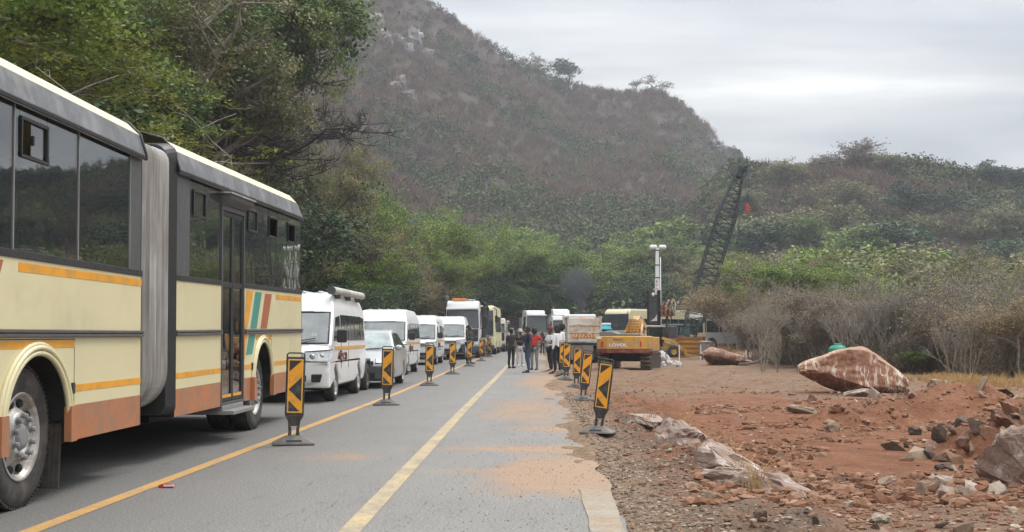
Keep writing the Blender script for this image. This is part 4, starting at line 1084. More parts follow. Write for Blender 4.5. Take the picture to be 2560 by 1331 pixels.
a = MB(); a.box(-.62, .62, -.095, -.075, z0+.24, z0+.42); cb_ = a.build('chevron_board', M('faded_yellow_sheeting', (.62, .48, .25), .6), tg)
for k in range(7):
    x = -.58+k*.17; sg = 1 if k < 3.5 else -1
    a = MB(); a.prism([(x, z0+.245), (x+.08, z0+.245), (x+.08+sg*.07, z0+.415), (x+sg*.07, z0+.415)], 'y', -.099, -.094); a.build('chevron_bar', m_chev, cb_)
for sg in (-1, 1):
    for k in range(5): a = MB(); a.box(sg*hw-.05, sg*hw+.05, .4+k*1.15, .5+k*1.15, z0, z1); a.build('rib', m_whited, b)
    a = MB(); a.box(sg*hw-.06, sg*hw+.06, -.04, 5.6, z1-.04, z1+.04); a.build('top_rail', m_whited, b)
chassis(t, .1, 7)
for y in (.75, 1.95): axle(t, y, .95, .5)
axle(t, 6.6, .9, .5, False)
a = MB(); a.box(-.80, .45, -.12, -.10, .18, .92); a.build('mud_flap', M('grey_mud_flap', (.17, .165, .155), .8, dirt=((.25, .2, .15), .4, 4)), t)
a = MB(); a.box(-.88, .88, -.05, .1, .88, 1.04); a.build('rear_beam', m_blackm, t)
a = MB(); a.box(-.95, .9, 6.0, 7.6, .5, 2.62); a.build('cab', m_white, t, bevel=.08)
# load of red earth in the tipper
a = MB(); n = 10; vs = [((-hw+wall)+(2*hw-2*wall)*i/n, .04+5.4*j/n, z1-.35+.38*math.sin(PI*i/n)*math.sin(PI*j/n)+random.uniform(-.04, .04)) for j in range(n+1) for i in range(n+1)]
a.add(vs, [(j*(n+1)+i, j*(n+1)+i+1, (j+1)*(n+1)+i+1, (j+1)*(n+1)+i) for j in range(n) for i in range(n)], 0, True)
tag(a.build('earth_load', M('red_earth_load', (.36, .17, .09), .95), None), 'heap of reddish earth lying in the muddy tipper body', 'earth', kind='stuff').location = t.location
# cyan truck and dark red coach behind the excavator
t = empty('cyan_truck', (X_at(1503, 96), 96, 0), R(10), 'bright cyan and white truck cab half hidden behind the tipper truck', 'truck', None, .92)
truck_cab(t, 1.0, 2.55, m_cyan, glassm=None); chassis(t, 1, 6); axle(t, 1.3, 1, .5, False); axle(t, 5, 1)
a = MB(); a.box(-.95, .95, .3, 2.0, 2.45, 2.62); a.build('roof', m_white, t, bevel=.05)
coach('white_coach', (X_at(1550, 103)-.45, 103, 0), R(-38), 'white-roofed coach with dark windows and maroon front band behind the excavator', Lg=12, hw=1.3, h=3.35, base=m_cream, roof=m_white, band=m_maroon, s=1.08)
coach('white_coach', (X_at(1530, 128), 128, 0), R(-78), 'second white coach with a long row of black windows behind the drill rig', Lg=12.5, hw=1.3, h=3.35, base=m_white, roof=m_grey, s=1.12)
# concrete barrier along the bend
t = empty('concrete_barrier', (0, 0, 0), 0, 'long pale concrete barrier wall along the outside of the bend', 'barrier')
pts_b = [(X_at(1290, 108), 106), (X_at(1330, 104), 100.5), (X_at(1380, 98), 96.5), (X_at(1430, 94), 93), (X_at(1480, 92), 91)]
for bi, (p, q) in enumerate(zip(pts_b[:-1], pts_b[1:])):
    d = Vector((q[0]-p[0], q[1]-p[1], 0)); T = Matrix.Translation((p[0], p[1], 0)) @ Matrix.Rotation(math.atan2(d.y, d.x), 4, 'Z')
    a = MB(); a.prism([(-.3, -.1), (-.3, .12), (-.12, .4), (-.08, 1.5+bi*.2), (.08, 1.5+bi*.2), (.12, .4), (.3, .12), (.3, -.1)], 'x', 0, d.length-.03, 0, T); a.build('barrier_segment', m_conc, t)
# small warning sign and white car far off
t = empty('road_sign', (X_at(1300, 118), 118, 0), 0, 'slim red and white hazard board standing above the distant pickup', 'sign')
a = MB(); a.tube((0, 0, 0), (0, 0, 2.2), .04); a.build('post', m_grey, t)
a = MB(); a.box(-.14, .14, -.05, -.03, 1.9, 2.9); bd = a.build('board', m_white, t)
for k in range(3): a = MB(); a.prism([(-.14, 2.0+k*.32), (.14, 2.14+k*.32), (.14, 2.26+k*.32), (-.14, 2.12+k*.32)], 'y', -.056, -.05); a.build('red_bar', m_red, bd)
# ---------------------------------------------------------------- excavator (seen from behind)
YE = 51.5; cx = X_at(1560, YE)
t = empty('excavator', (cx, YE, Hs(cx, YE)-.02), R(-13), 'yellow tracked excavator seen from behind with red lamps on its counterweight', 'excavator')
def track(x0, x1, L_=3.6, r=.36, par=None):
    a = MB(); pts = []
    for k in range(13): q = PI/2+PI*k/12; pts.append((r+r*math.cos(q)*1., r+r*math.sin(q)))
    for k in range(13): q = -PI/2+PI*k/12; pts.append((L_-r+r*math.cos(q), r+r*math.sin(q)))
    a.prism(pts, 'x', x0, x1)
    tr = a.build('track', m_steel, par)
    # grouser plates round the belt
    per = []; n = 46
    tot = 2*(L_-2*r)+2*PI*r
    for k in range(n):
        s_ = tot*k/n
        if s_ < L_-2*r: p = (r+s_, 2*r, 0)
        elif s_ < L_-2*r+PI*r: q = PI/2-(s_-(L_-2*r))/r; p = (L_-r+r*math.cos(q), r+r*math.sin(q), q-PI/2)
        elif s_ < 2*(L_-2*r)+PI*r: p = (L_-r-(s_-(L_-2*r)-PI*r), 0, PI)
        else: q = -PI/2-(s_-2*(L_-2*r)-PI*r)/r; p = (r+r*math.cos(q), r+r*math.sin(q), q-PI/2)
        per.append(p)
    for (y, z, q) in per:
        g_ = MB(); T = Matrix.Translation((0, y, z)) @ Matrix.Rotation(q, 4, 'X')
        g_.box(x0-.03, x1+.03, -.045, .045, -.012, .035, 0, T); g_.build('track_plate', m_trackp, tr)
    return tr
m_trackp = M('worn_track_steel', (.16, .125, .095), .6, .2, dirt=((.26, .18, .12), .5, 6))
track(-1.12, -.72, par=t); track(.70, 1.12, par=t)
a = MB(); a.box(-.72, .72, .5, 3.0, .38, .72); a.build('undercarriage', m_blackm, t)
a = MB(); a.lathe([(.70, .62), (.95, .62)], (0, 1.7, 0), 'z', 24); a.build('slew_ring', m_blackm, t)
# house + counterweight
a = MB(); a.prism([(-1.13, -.35), (-1.05, -.62), (-.6, -.82), (.6, -.82), (1.05, -.62), (1.13, -.35), (1.13, .8), (-1.13, .8)], 'z', 1.06, 1.78)
cw = a.build('counterweight', m_yexc, t, bevel=.05, seg=3)
a = MB(); a.prism([(-1.13, -.35), (-1.05, -.61), (-.6, -.81), (.6, -.81), (1.05, -.61), (1.13, -.35), (1.13, .8), (-1.13, .8)], 'z', .84, 1.055); a.build('counterweight_foot', m_maroon, cw, bevel=.04)
a = MB(); a.box(-1.1, 1.12, .8, 3.2, .95, 1.72); a.build('house', m_yexc, t, bevel=.04)
a = MB(); a.prism([(-1.0, 1.78), (-1.0, 2.02), (-.45, 2.02), (-.2, 1.92), (.75, 1.9), (.8, 1.78)], 'y', -.45, .75); a.build('engine_hood', m_grey2, t, bevel=.03) if 'm_grey2' in globals() else a.build('engine_hood', M('hood_grey', (.15, .155, .15), .55), t, bevel=.03)
for sg, x in ((-1, -.82), (1, .78)):
    a = MB(); a.prism([(x-.08, 1.2), (x+.06, 1.2), (x+.10-.04*sg, 1.5), (x-.06, 1.5)], 'y', -.80 if abs(x) < .7 else -.745, -.68); a.build('tail_lamp', m_red, cw, bevel=.01)
Tt = Matrix.Translation((-.14, -.826, 1.22)) @ Matrix.Rotation(R(90), 4, 'X')
a = MB(); text_mesh(a, 'LOVOL', .24, Tt, 0, .008); a.build('lettering', m_white, cw)
Tt = Matrix.Translation((-.14, -.826, 1.55)) @ Matrix.Rotation(R(90), 4, 'X')
a = MB(); text_mesh(a, 'Smart', .17, Tt, 0, .003); a.build('lettering', m_dgrey, cw)
a = MB(); a.box(-1.08, -.85, -.70, -.60, 1.62, 1.74); a.build('sticker', m_white, cw)
# side access and cab on the far left/right
a = MB(); a.box(1.13, 1.42, .1, .55, .92, 1.0); a.build('side_step', m_trackp, t, bevel=.02)
# boom: goes up and forward, folded stick in front
m_boom = M('worn_boom_yellow', (.58, .37, .11), .6, dirt=((.30, .18, .10), .65, 2.5), var=.2)
def beam(mb, pts, w, hs, T=None):
    for (p, q, h0, h1) in zip(pts[:-1], pts[1:], hs[:-1], hs[1:]):
        d = Vector((q[0]-p[0], q[1]-p[1])); nrm = Vector((-d.y, d.x)).normalized()
        poly = [(p[0]+nrm.x*h0, p[1]+nrm.y*h0), (p[0]-nrm.x*h0, p[1]-nrm.y*h0), (q[0]-nrm.x*h1, q[1]-nrm.y*h1), (q[0]+nrm.x*h1, q[1]+nrm.y*h1)]
        mb.prism(poly, 'x', -w, w, 0, T)
Tb = Matrix.Translation((.12, 0, 0)) @ Matrix.Rotation(R(-4), 4, 'Y')
a = MB(); beam(a, [(2.4, 1.5), (3.2, 2.3), (4.6, 2.75), (6.2, 2.35)], .17, [.22, .30, .26, .18], Tb); bo = a.build('boom', m_boom, t, bevel=.02)
a = MB(); beam(a, [(6.2, 2.55), (6.0, 1.6), (5.6, .8)], .14, [.22, .18, .12], Tb); a.build('stick', m_boom, t, bevel=.02)
for sg in (-1, 1):
    a = MB(); a.tube(Tb @ Vector((sg*.26, 3.1, 1.5)), Tb @ Vector((sg*.26, 4.0, 2.5)), .075, n=10); cy1 = a.build('hydraulic_ram', m_boom, bo)
    a = MB(); a.tube(Tb @ Vector((sg*.26, 3.6, 2.05)), Tb @ Vector((sg*.26, 4.1, 2.62)), .045, n=10); a.build('piston_rod', m_rim, cy1)
# guard frame on the boom foot (ladder-like yellow cage)
cg = MB(); cg.prism([(-.30, 1.85), (.30, 1.85), (.42, 2.72), (-.02, 2.78)], 'y', 2.1, 2.16); cg.prism([(-.34, 1.85), (-.27, 1.85), (.02, 2.78), (-.06, 2.78)], 'y', 1.9, 2.0)
cage = cg.build('boom_guard', m_boom, t)
for k in range(6):
    z = 1.92+k*.15; x0 = -.30+k*.045; a = MB(); a.tube((x0, 1.95, z), (x0+.62, 1.95, z), .03, n=6); a.build('guard_bar', m_cat, cage)
for k in range(5):
    x0 = -.26+k*.14; a = MB(); a.tube((x0, 1.93, 1.86), (x0+.24, 1.93, 2.74), .02, n=6); a.build('guard_bar', m_boom, cage)
a = MB(); a.box(-1.1, -.25, 1.5, 3.1, 1.72, 2.05); a.box(-1.05, -.3, 1.7, 3.0, 2.05, 2.1); a.build('cab_base', m_grey, t, bevel=.04)

for ch in t.children:
    if ch.name.split('.')[0] not in ('track', 'undercarriage', 'slew_ring'): ch.scale.z = .78; ch.location.z = .085
# ---------------------------------------------------------------- backhoe loader (side-on, facing right)
YL = 80; cx = X_at(1677, YL)-1.24
t = empty('backhoe_loader', (cx, YL, Hs(cx, YL)), R(12), 'yellow backhoe loader side-on with green cab glass, to the right of the excavator', 'loader', None, .72)
def bw(x, r, w, y=-.75, par=None):
    a = MB(); c = (x, y, r); a.lathe([(0, r*.55), (-.02, r*.85), (0, r*.96), (.04, r), (w, r), (w+.02, r*.9), (w, r*.3)], c, 'y', 26); wo = a.build('wheel', m_tyre, par)
    for k in range(22):
        q = 2*PI*k/22; l_ = MB(); T = Matrix.Translation((x+r*math.cos(q), y+.05, r+r*math.sin(q))) @ Matrix.Rotation(-q, 4, 'Y'); l_.box(-.03, .025, 0, w*.8, -.025, .025, 0, T); l_.build('tread_lug', m_tyre, wo)
    a = MB(); a.lathe([(-.01, r*.56), (.06, r*.5), (.05, r*.2), (.02, .001)], c, 'y', 20); a.build('rim', m_cat, wo)
for yy in (-.95, .65): bw(-.35, .78, .40, yy, t); bw(1.75, .50, .32, yy, t)
a = MB(); a.prism([(-.9, .75), (-.95, 1.25), (.5, 1.25), (.6, 1.45), (2.1, 1.22), (2.3, 1.0), (2.3, .62), (1.2, .55), (.4, .6)], 'y', -.48, .48); a.build('chassis_body', m_cat, t, bevel=.05)
a = MB(); a.prism([(-1.15, .95), (-1.1, 1.40), (-.35, 1.66), (.15, 1.5), (.45, 1.0), (.38, .95), (.05, 1.40), (-.35, 1.52), (-1.0, 1.28), (-1.05, .95)], 'y', -1.0, -.5); a.build('rear_fender', m_cat, t, bevel=.02)
for (x, y) in ((-.62, -.62), (-.62, .62), (.85, -.62), (.85, .62)): cab = MB(); cab.tube((x, y, 1.3), (x*.93, y*.94, 2.78), .055, n=6); cab.build('cab_post', m_black, t)
a = MB(); a.prism([(-.85, 2.76), (-.75, 2.90), (.95, 2.88), (1.05, 2.74)], 'y', -.72, .72); a.build('cab_roof', m_whited, t, bevel=.04)
qpart('cab_glass', m_glass, t, [(-.6, -.60, 1.35), (.82, -.60, 1.35), (.78, -.57, 2.72), (-.56, -.57, 2.72)], .006, (0, -1, 0))
qpart('cab_glass', m_glass, t, [(.86, -.6, 1.35), (.86, .6, 1.35), (.80, .57, 2.72), (.80, -.57, 2.72)], .006, (1, 0, 0))
qpart('cab_door', m_dglass, t, [(-.05, -.61, .95), (.78, -.61, .95), (.76, -.58, 2.4), (-.05, -.58, 2.4)], .02, (0, -1, 0))
a = MB(); a.box(.12, .45, -.66, -.635, 1.15, 1.42); a.build('safety_sticker', M('lime_sticker', (.55, .75, .03), .5), t)
a = MB(); a.box(-.2, .3, -.2, .3, 1.35, 2.1); a.build('seat', m_blackm, t, bevel=.06)
for k in range(3): a = MB(); a.box(.5, 1.15, -.85, -.6, .38+k*.22, .43+k*.22); a.build('step', m_whited, t)
a = MB()
for yy in (-.62, .55): beam(a, [(.7, 1.75), (1.9, 1.35), (2.6, .75), (2.9, .45)], .07, [.12, .17, .15, .1], Matrix.Translation((0, yy, 0)) @ Matrix.Rotation(R(-90), 4, 'Z') if False else Matrix(((0, 1, 0, 0), (1, 0, 0, yy), (0, 0, 1, 0), (0, 0, 0, 1))))
a.build('loader_arm', m_cat, t, bevel=.015)
a = MB(); a.tube((1.0, -.7, 1.3), (2.3, -.7, .95), .05); a.build('hydraulic_ram', m_rim, t)
a = MB(); a.prism([(2.75, .25), (2.7, .9), (2.8, .9), (2.95, .35), (3.45, .18), (3.4, .1), (2.85, .12)], 'y', -1.05, 1.05); a.build('bucket', m_cat, t, bevel=.01)
a = MB(); a.prism([(-.95, .6), (-1.6, 1.4), (-1.45, 2.3), (-1.3, 2.3), (-1.4, 1.45), (-.8, .9)], 'y', -.14, .14); a.build('backhoe_arm', m_cat, t, bevel=.02)

# ---------------------------------------------------------------- pile of yellow steel beams and grey cabinet
YS = 83
for k, (dx_, dz_, ln, rz_, lb) in enumerate([(0, .0, 2.2, 4, 'lowest yellow steel beam of the stack to the right of the loader'), (.1, .34, 2.1, 2, 'second yellow steel beam up in the stack by the loader'), (.0, .67, 2.1, 5, 'third yellow steel beam up in the stack by the loader'), (-.15, .99, 1.8, 3, 'topmost yellow steel beam of the stack by the loader')]):
    cx = X_at(1728, YS)+dx_; t = empty('steel_beam', (cx, YS-.0, Hs(cx, YS)+.02+dz_), R(rz_), lb, 'beam', 'yellow steel beams stacked')
    a = MB(); h = .32; a.prism([(-.17, 0), (.17, 0), (.17, .04), (.03, .05), (.03, h-.05), (.17, h-.04), (.17, h), (-.17, h), (-.17, h-.04), (-.03, h-.05), (-.03, .05), (-.17, .04)], 'x', -ln/2, ln/2); a.build('beam_section', m_yexc, t)
YS = 72; cx = X_at(1762, YS)
t = empty('grey_cabinet', (cx, YS, Hs(cx, YS)), R(8), 'grey metal cabinet with pale lid behind the brown boulder', 'cabinet')
a = MB(); a.box(-.24, .24, -.2, .2, 0.1, 1.06); a.build('casing', m_grey, t, bevel=.02)
a = MB(); a.box(-.28, .28, -.25, .25, 1.06, 1.15); a.build('lid', m_whited, t, bevel=.02)
a = MB(); a.box(.10, .14, -.23, -.2, .5, .7); a.build('handle', m_black, t)
for sx in (-.2, .2): a = MB(); a.box(sx-.03, sx+.03, -.03, .03, 0, .1); a.build('leg', m_dgrey, t)

# ---------------------------------------------------------------- drilling rig: black leader frame, red power head
YD = 82; cx = X_at(1634, YD)
t = empty('drilling_rig', (cx, YD, Hs(cx, YD)), 0, 'drilling rig with a tall black ladder frame and red power head', 'drilling rig')
H0, H1 = 1.2, 4.55
a = MB(); a.box(-.46, -.33, -.1, .1, H0, H1); a.box(.24, .46, -.1, .1, H0, H1); ld = a.build('leader_frame', m_blackm, t, bevel=.01)
for k in range(5): z = H0+.2+k*.8; a = MB(); a.box(-.33, .24, -.05, .05, z, z+.06); a.build('rung', m_steel, ld)
a = MB(); a.box(-.33, .24, -.02, .0, H0+.4, H1-.3); a.build('mesh_guard', M('mesh_grey', (.06, .06, .065), .8), ld)
a = MB(); a.box(-.02, .42, -.15, .15, H1, H1+.1); a.build('head_plate', m_whited, ld)
a = MB(); a.sphere((-.06, -.14, H1-.3), .10, 10, 8, 0, (1, 1, 1.4)); a.build('lamp', m_white, ld)
a = MB(); a.prism([(-.25, 2.45), (.2, 2.45), (.2, 2.9), (.05, 2.65), (-.1, 2.55)], 'y', -.22, -.12); a.build('deflector', m_whited, ld)
a = MB(); a.box(.5, 1.25, -.35, .35, 2.75, 3.55); a.prism([(.55, 3.55), (.75, 3.75), (1.1, 3.7), (1.25, 3.55)], 'y', -.3, .3); ph = a.build('power_head', m_red2 if 'm_red2' in globals() else M('faded_red', (.32, .075, .06), .55, dirt=((.3, .2, .16), .4, 5)), t, bevel=.05)
for k in range(4):
    a = MB(); a.path([(.6+k*.15, -.4, 2.9), (.62+k*.16, -.5, 3.5), (.8+k*.16, -.5, 3.85+.03*k), (1.05+k*.12, -.45, 3.7), (1.2+k*.06, -.4, 3.2), (1.22+k*.05, -.4, 2.8)], .045, 7); a.build('hose', m_whited if k % 2 else m_black, ph)
a = MB(); a.tube((.9, 0, .2), (.9, 0, 2.9), .09); a.build('drill_rod', m_steel, t)
a = MB(); a.box(-.6, 1.6, -.3, 2.6, .55, 1.25); a.build('carriage', m_maroon, t, bevel=.05)
a = MB(); a.box(.5, 1.6, .2, 1.2, 1.25, 2.1); a.build('engine_box', m_dgrey, t, bevel=.05)
for x in (-.55, 1.25): track(x, x+.4, 2.8, .26, t)
# ---------------------------------------------------------------- light mast
YM = 86; cx = X_at(1643, YM)
t = empty('light_mast', (cx, YM, Hs(cx, YM)), 0, 'tall white telescopic light mast with a row of lamps on top', 'light mast')
z = 1.0; mo = None
for (w, z0, z1) in ((.20, .2, 4.0), (.17, 4.0, 5.6), (.145, 5.6, 6.5), (.125, 6.5, 7.55)):
    a = MB(); a.box(-w, w*.9, -w*.8, w*.8, z0, z1); ms = a.build('mast_section', m_white, t, bevel=.015)
    a = MB(); a.box(-w-.06, w+.03, -w, w, z1-.1, z1-.02); a.build('collar', m_dgrey if z0 > .3 else m_white, ms)
a = MB(); a.tube((.26, 0, .3), (.22, 0, 7.0), .035); a.build('cable_pipe', m_white, t)
for k, ch in enumerate(['R', 'T', 'J', '5'][:4]): pass
a = MB(); a.box(-.15, .05, -.145, -.14, 4.3, 5.45); pnl = a.build('number_panel', m_white, t)
for k in range(4):
    Tt = Matrix.Translation((-.05, -.15, 5.15-k*.27)) @ Matrix.Rotation(R(90), 4, 'X'); a = MB(); text_mesh(a, 'RT75'[k], .26, Tt, 0, .004); a.build('lettering', m_maroon, pnl)
a = MB(); a.box(-.45, .5, -.06, .06, 7.55, 7.66); cb_ = a.build('lamp_crossbar', m_white, t, bevel=.02)
for x in (-.40, -.18, .26, .48):
    a = MB(); a.lathe([(0, .001), (.0, .12), (.12, .17), (.13, .13), (.1, .001)], (x, -.16, 7.72), 'y', 14); a.build('lamp', m_white, cb_)
a = MB(); a.box(-.9, .9, -.4, 1.5, .35, 1.2); a.build('generator_box', m_whited, t, bevel=.06)
for sg in (-1, 1): carwheel(t, sg*.95, .6, .32, .2, sg)

# ---------------------------------------------------------------- lattice-boom crane
YC = 105
foot = Vector((X_at(1725, YC), YC, 1.6)); head = Vector((X_at(1862, YC), YC+2.0, 1.45+(838-418)*YC/3000))
t = empty('crawler_crane', (foot.x-1.5, YC, 0), 0, 'crawler crane with a long dark lattice boom leaning to the right above the bush', 'crane')
off = Vector(t.location)
m_lat = M('crane_lattice_paint', (.012, .02, .02), .55, var=.2)
ax = (head-foot).normalized(); sx = Vector((0, 1, 0)).cross(ax).normalized(); sy = ax.cross(sx).normalized(); Lb = (head-foot).length
nbay = 22
def wd(s_): return .78*min(1, .35+s_*7)*(1-.62*max(0, (s_-.72))/.28)
a = MB(); corners = []
for i in range(nbay+1):
    s_ = i/nbay; c = foot+ax*(Lb*s_)-off; w = wd(s_)
    corners.append([c+sx*w+sy*w*.9, c-sx*w+sy*w*.9, c-sx*w-sy*w*.9, c+sx*w-sy*w*.9])
for k in range(4): a.path([c[k] for c in corners], .088, 6)
bm_ = a.build('lattice_boom', m_lat, t)
for i in range(nbay):
    a = MB(); A_, B_ = corners[i], corners[i+1]
    for k in range(4):
        k2 = (k+1) % 4
        a.tube(A_[k], B_[k2], .045, n=5); a.tube(A_[k2], B_[k], .036, n=5) if k % 2 else None
        a.tube(A_[k], A_[k2], .04, n=5)
    a.build('lacing', m_lat, bm_)
a = MB(); hc = head-off
T = Matrix.Translation(hc) @ ax.to_track_quat('Z', 'Y').to_matrix().to_4x4()
a.box(-.35, .35, -.45, .45, -.7, .25, 0, T); hd = a.build('boom_head', m_lat, t, bevel=.04)
for dx_ in (-.25, .05, .35): a = MB(); a.lathe([(-.05, .30), (.05, .30)], (hc.x+.25, hc.y+dx_-.1, hc.z+.2), 'y', 18); a.build('sheave', m_lat, hd)
a = MB(); jt = hc+Vector((.55, 0, .45)); a.path([hc, jt], .16, 6); a.build('jib_point', m_lat, hd)
hk = Vector((jt.x-.05, jt.y, 1.45+(838-515)*YC/3000))
a = MB(); a.tube(jt, hk, .022, n=5); a.tube(jt+Vector((.14, 0, 0)), hk+Vector((.14, 0, 0)), .022, n=5); a.build('hoist_rope', m_lat, t)
m_hook = M('hook_block_red', (.45, .035, .03), .45)
a = MB(); a.prism([(-.18, -.35), (.18, -.35), (.22, .1), (.1, .4), (-.1, .4), (-.22, .1)], 'y', hk.y-.12, hk.y+.12, 0, Matrix.Translation((hk.x+.05, 0, hk.z))); hb = a.build('hook_block', m_hook, t, bevel=.05)
a = MB(); a.path([(hk.x+.05, hk.y, hk.z-.35), (hk.x+.05, hk.y, hk.z-.5), (hk.x+.17, hk.y, hk.z-.62), (hk.x+.05, hk.y, hk.z-.72), (hk.x-.07, hk.y, hk.z-.62)], .035, 6); a.build('hook', m_hook, hb)
# second line down to a red ball hook
b2 = Vector((X_at(1878, YC)-off.x, jt.y, 1.45+(838-700)*YC/3000))
a = MB(); a.tube(jt+Vector((.1, 0, 0)), b2, .015, n=5); a.build('hoist_rope', m_lat, t)
a = MB(); a.box(b2.x-.18, b2.x+.18, b2.y-.1, b2.y+.1, b2.z-.35, b2.z); a.sphere((b2.x, b2.y, b2.z-.45), .14, 10, 8); a.build('ball_hook', m_hook, t, bevel=.03)
# pendant lines to the A-frame, house and tracks behind the bushes
fo = foot-off
for w in (-.5, .5):
    a = MB(); a.tube(hc+Vector((-.2, w, -.1)), (fo.x-2.4, fo.y+w, 4.4), .013, n=5); a.build('pendant_line', m_lat, t)
a = MB(); a.tube((fo.x-4.0, fo.y-.6, 2.4), (fo.x-2.4, fo.y-.5, 4.4), .07); a.tube((fo.x-4.0, fo.y+.6, 2.4), (fo.x-2.4, fo.y+.5, 4.4), .07); a.tube((fo.x-1.5, fo.y-.6, 2.4), (fo.x-2.4, fo.y-.5, 4.4), .05); a.build('a_frame', m_lat, t)
a = MB(); a.box(fo.x-4.6, fo.x-.2, fo.y-1.3, fo.y+1.3, 1.1, 2.4); a.build('crane_house', M('crane_house_green', (.05, .10, .10), .5), t, bevel=.08)
for yy in (-1.5, 1.0): a = MB(); a.prism([(fo.x-4.6, .35), (fo.x-4.2, 0), (fo.x+.6, 0), (fo.x+1.0, .35), (fo.x+1.0, .65), (fo.x+.6, .95), (fo.x-4.2, .95), (fo.x-4.6, .65)], 'y', fo.y+yy, fo.y+yy+.6); a.build('track', m_steel, t, bevel=.03)
# lattice boom segment lying tilted on the ground between loader and bushes
YP = 88; cx = X_at(1712, YP)
t = empty('boom_segment', (cx, YP, Hs(cx, YP)), 0, 'spare black lattice boom segment propped upright behind the yellow steel beams', 'boom segment')
a = MB(); p0 = Vector((-.2, 0, .1)); p1 = Vector((.75, .5, 2.9)); ax = (p1-p0).normalized(); sx = Vector((0, 1, 0)).cross(ax).normalized(); sy = ax.cross(sx); cs = []
for i in range(6):
    c = p0+(p1-p0)*(i/5); cs.append([c+sx*.5+sy*.4, c-sx*.5+sy*.4, c-sx*.5-sy*.4, c+sx*.5-sy*.4])
for k in range(4): a.path([c[k] for c in cs], .06, 6)
fr = a.build('chord', m_lat, t)
for i in range(5):
    for k in range(4):
        a = MB(); a.tube(cs[i][k], cs[i+1][(k+1) % 4], .035, n=5); a.tube(cs[i][k], cs[i][(k+1) % 4], .035, n=5); a.build('lacing', m_lat, fr)
a = MB(); a.box(.3, 1.3, .2, .7, 2.75, 3.05); a.build('white_head', m_white, t, bevel=.05)
# maroon compressor
YP = 84; cx = X_at(1692, YP)
t = empty('air_compressor', (cx, YP, Hs(cx, YP)), R(5), 'maroon compressor on wheels between the loader cab and the black boom segment', 'compressor')
a = MB(); a.prism([(-.75, .45), (-.75, 1.15), (-.45, 1.45), (.35, 1.45), (.75, 1.1), (.75, .45)], 'y', -.45, .45); a.build('casing', m_maroon, t, bevel=.05)
for x in (-.35, .1): a = MB(); a.tube((x, 0, 1.4), (x+.05, 0, 2.1), .07); a.build('exhaust', m_steel, t)
a = MB(); a.box(-.1, .55, -.3, .3, 2.05, 2.15); a.build('rain_hood', m_blackm, t)
for x in (-.4, .4):
    a = MB(); a.lathe([(0, .001), (0, .3), (.18, .3), (.18, .001)], (x, -.5, .3), 'y', 18); a.build('wheel', m_tyre, t)

# ---------------------------------------------------------------- green water tank, white pegs
YW = 47; cx = X_at(2090, YW)
t = empty('water_tank', (cx, YW, Hs(cx, YW)+.03), 0, 'green plastic water tank showing its lid over the big boulder', 'tank')
nbt = M('green_tank_plastic', (.02, .24, .16), .45)
r = .34; zt = 1.14; a = MB(); prof = []
for k in range(9): prof += [(k*.105, r), (k*.105+.03, r*1.03), (k*.105+.075, r*1.03)]
prof += [(.96, r*.97), (1.03, r*.80), (1.07, r*.45), (1.07, .001)]
a.lathe([(0, .001)]+prof, (0, 0, 0), 'z', 28); a.build('tank_shell', nbt, t)
a = MB(); a.lathe([(1.05, .15), (1.13, .15), (1.14, .13), (1.14, .001)], (0, 0, 0), 'z', 18); a.build('lid', nbt, t)
for (px, py, h, lb) in ((1642, 893, .75, 'white peg with a crosspiece beside the loader step'), (1697, 904, .95, 'white wooden survey peg in front of the yellow steel beams'), (1750, 899, .95, 'white survey peg to the left of the brown boulder'), (1863, 912, .75, 'white survey peg by the fallen branch')):
    Y = Y_ground(py); x = X_at(px, Y); t = empty('survey_peg', (x, Y, Hs(x, Y)), 0, lb, 'peg', 'white survey pegs')
    a = MB(); a.box(-.028, .028, -.02, .02, -.05, h-.04); a.add([(-.028, -.02, h-.04), (.028, -.02, h-.04), (.028, .02, h-.04), (-.028, .02, h-.04), (0, 0, h)], [(0, 1, 4), (1, 2, 4), (2, 3, 4), (3, 0, 4)])
    a.build('stake', m_white, t)
# ---------------------------------------------------------------- people
m_skin = M('dark_skin', (.085, .042, .026), .5, var=.1)
m_hair = M('black_hair', (.012, .010, .010), .8)
def cloth(n, c, r=.85): return M(n, c, r, var=.14, scale=6, bump=.2, bscale=30)
m_navy = cloth('navy_shirt', (.022, .030, .065)); m_jean = cloth('blue_denim', (.045, .075, .14)); m_blk = cloth('black_cloth', (.014, .014, .016))
m_wsh = cloth('white_shirt', (.72, .72, .74)); m_redc = cloth('red_shirt', (.50, .035, .03)); m_lt = cloth('pale_trousers', (.52, .46, .45)); m_gt = cloth('grey_trousers', (.20, .22, .20))
m_dk = cloth('dark_brown_cloth', (.04, .034, .032)); m_hat = cloth('straw_hat', (.58, .50, .42)); m_shoe = M('shoe_leather', (.02, .018, .018), .5); m_shoew = M('white_shoe', (.5, .48, .46), .6); m_redcap = cloth('maroon_cap', (.20, .035, .035))

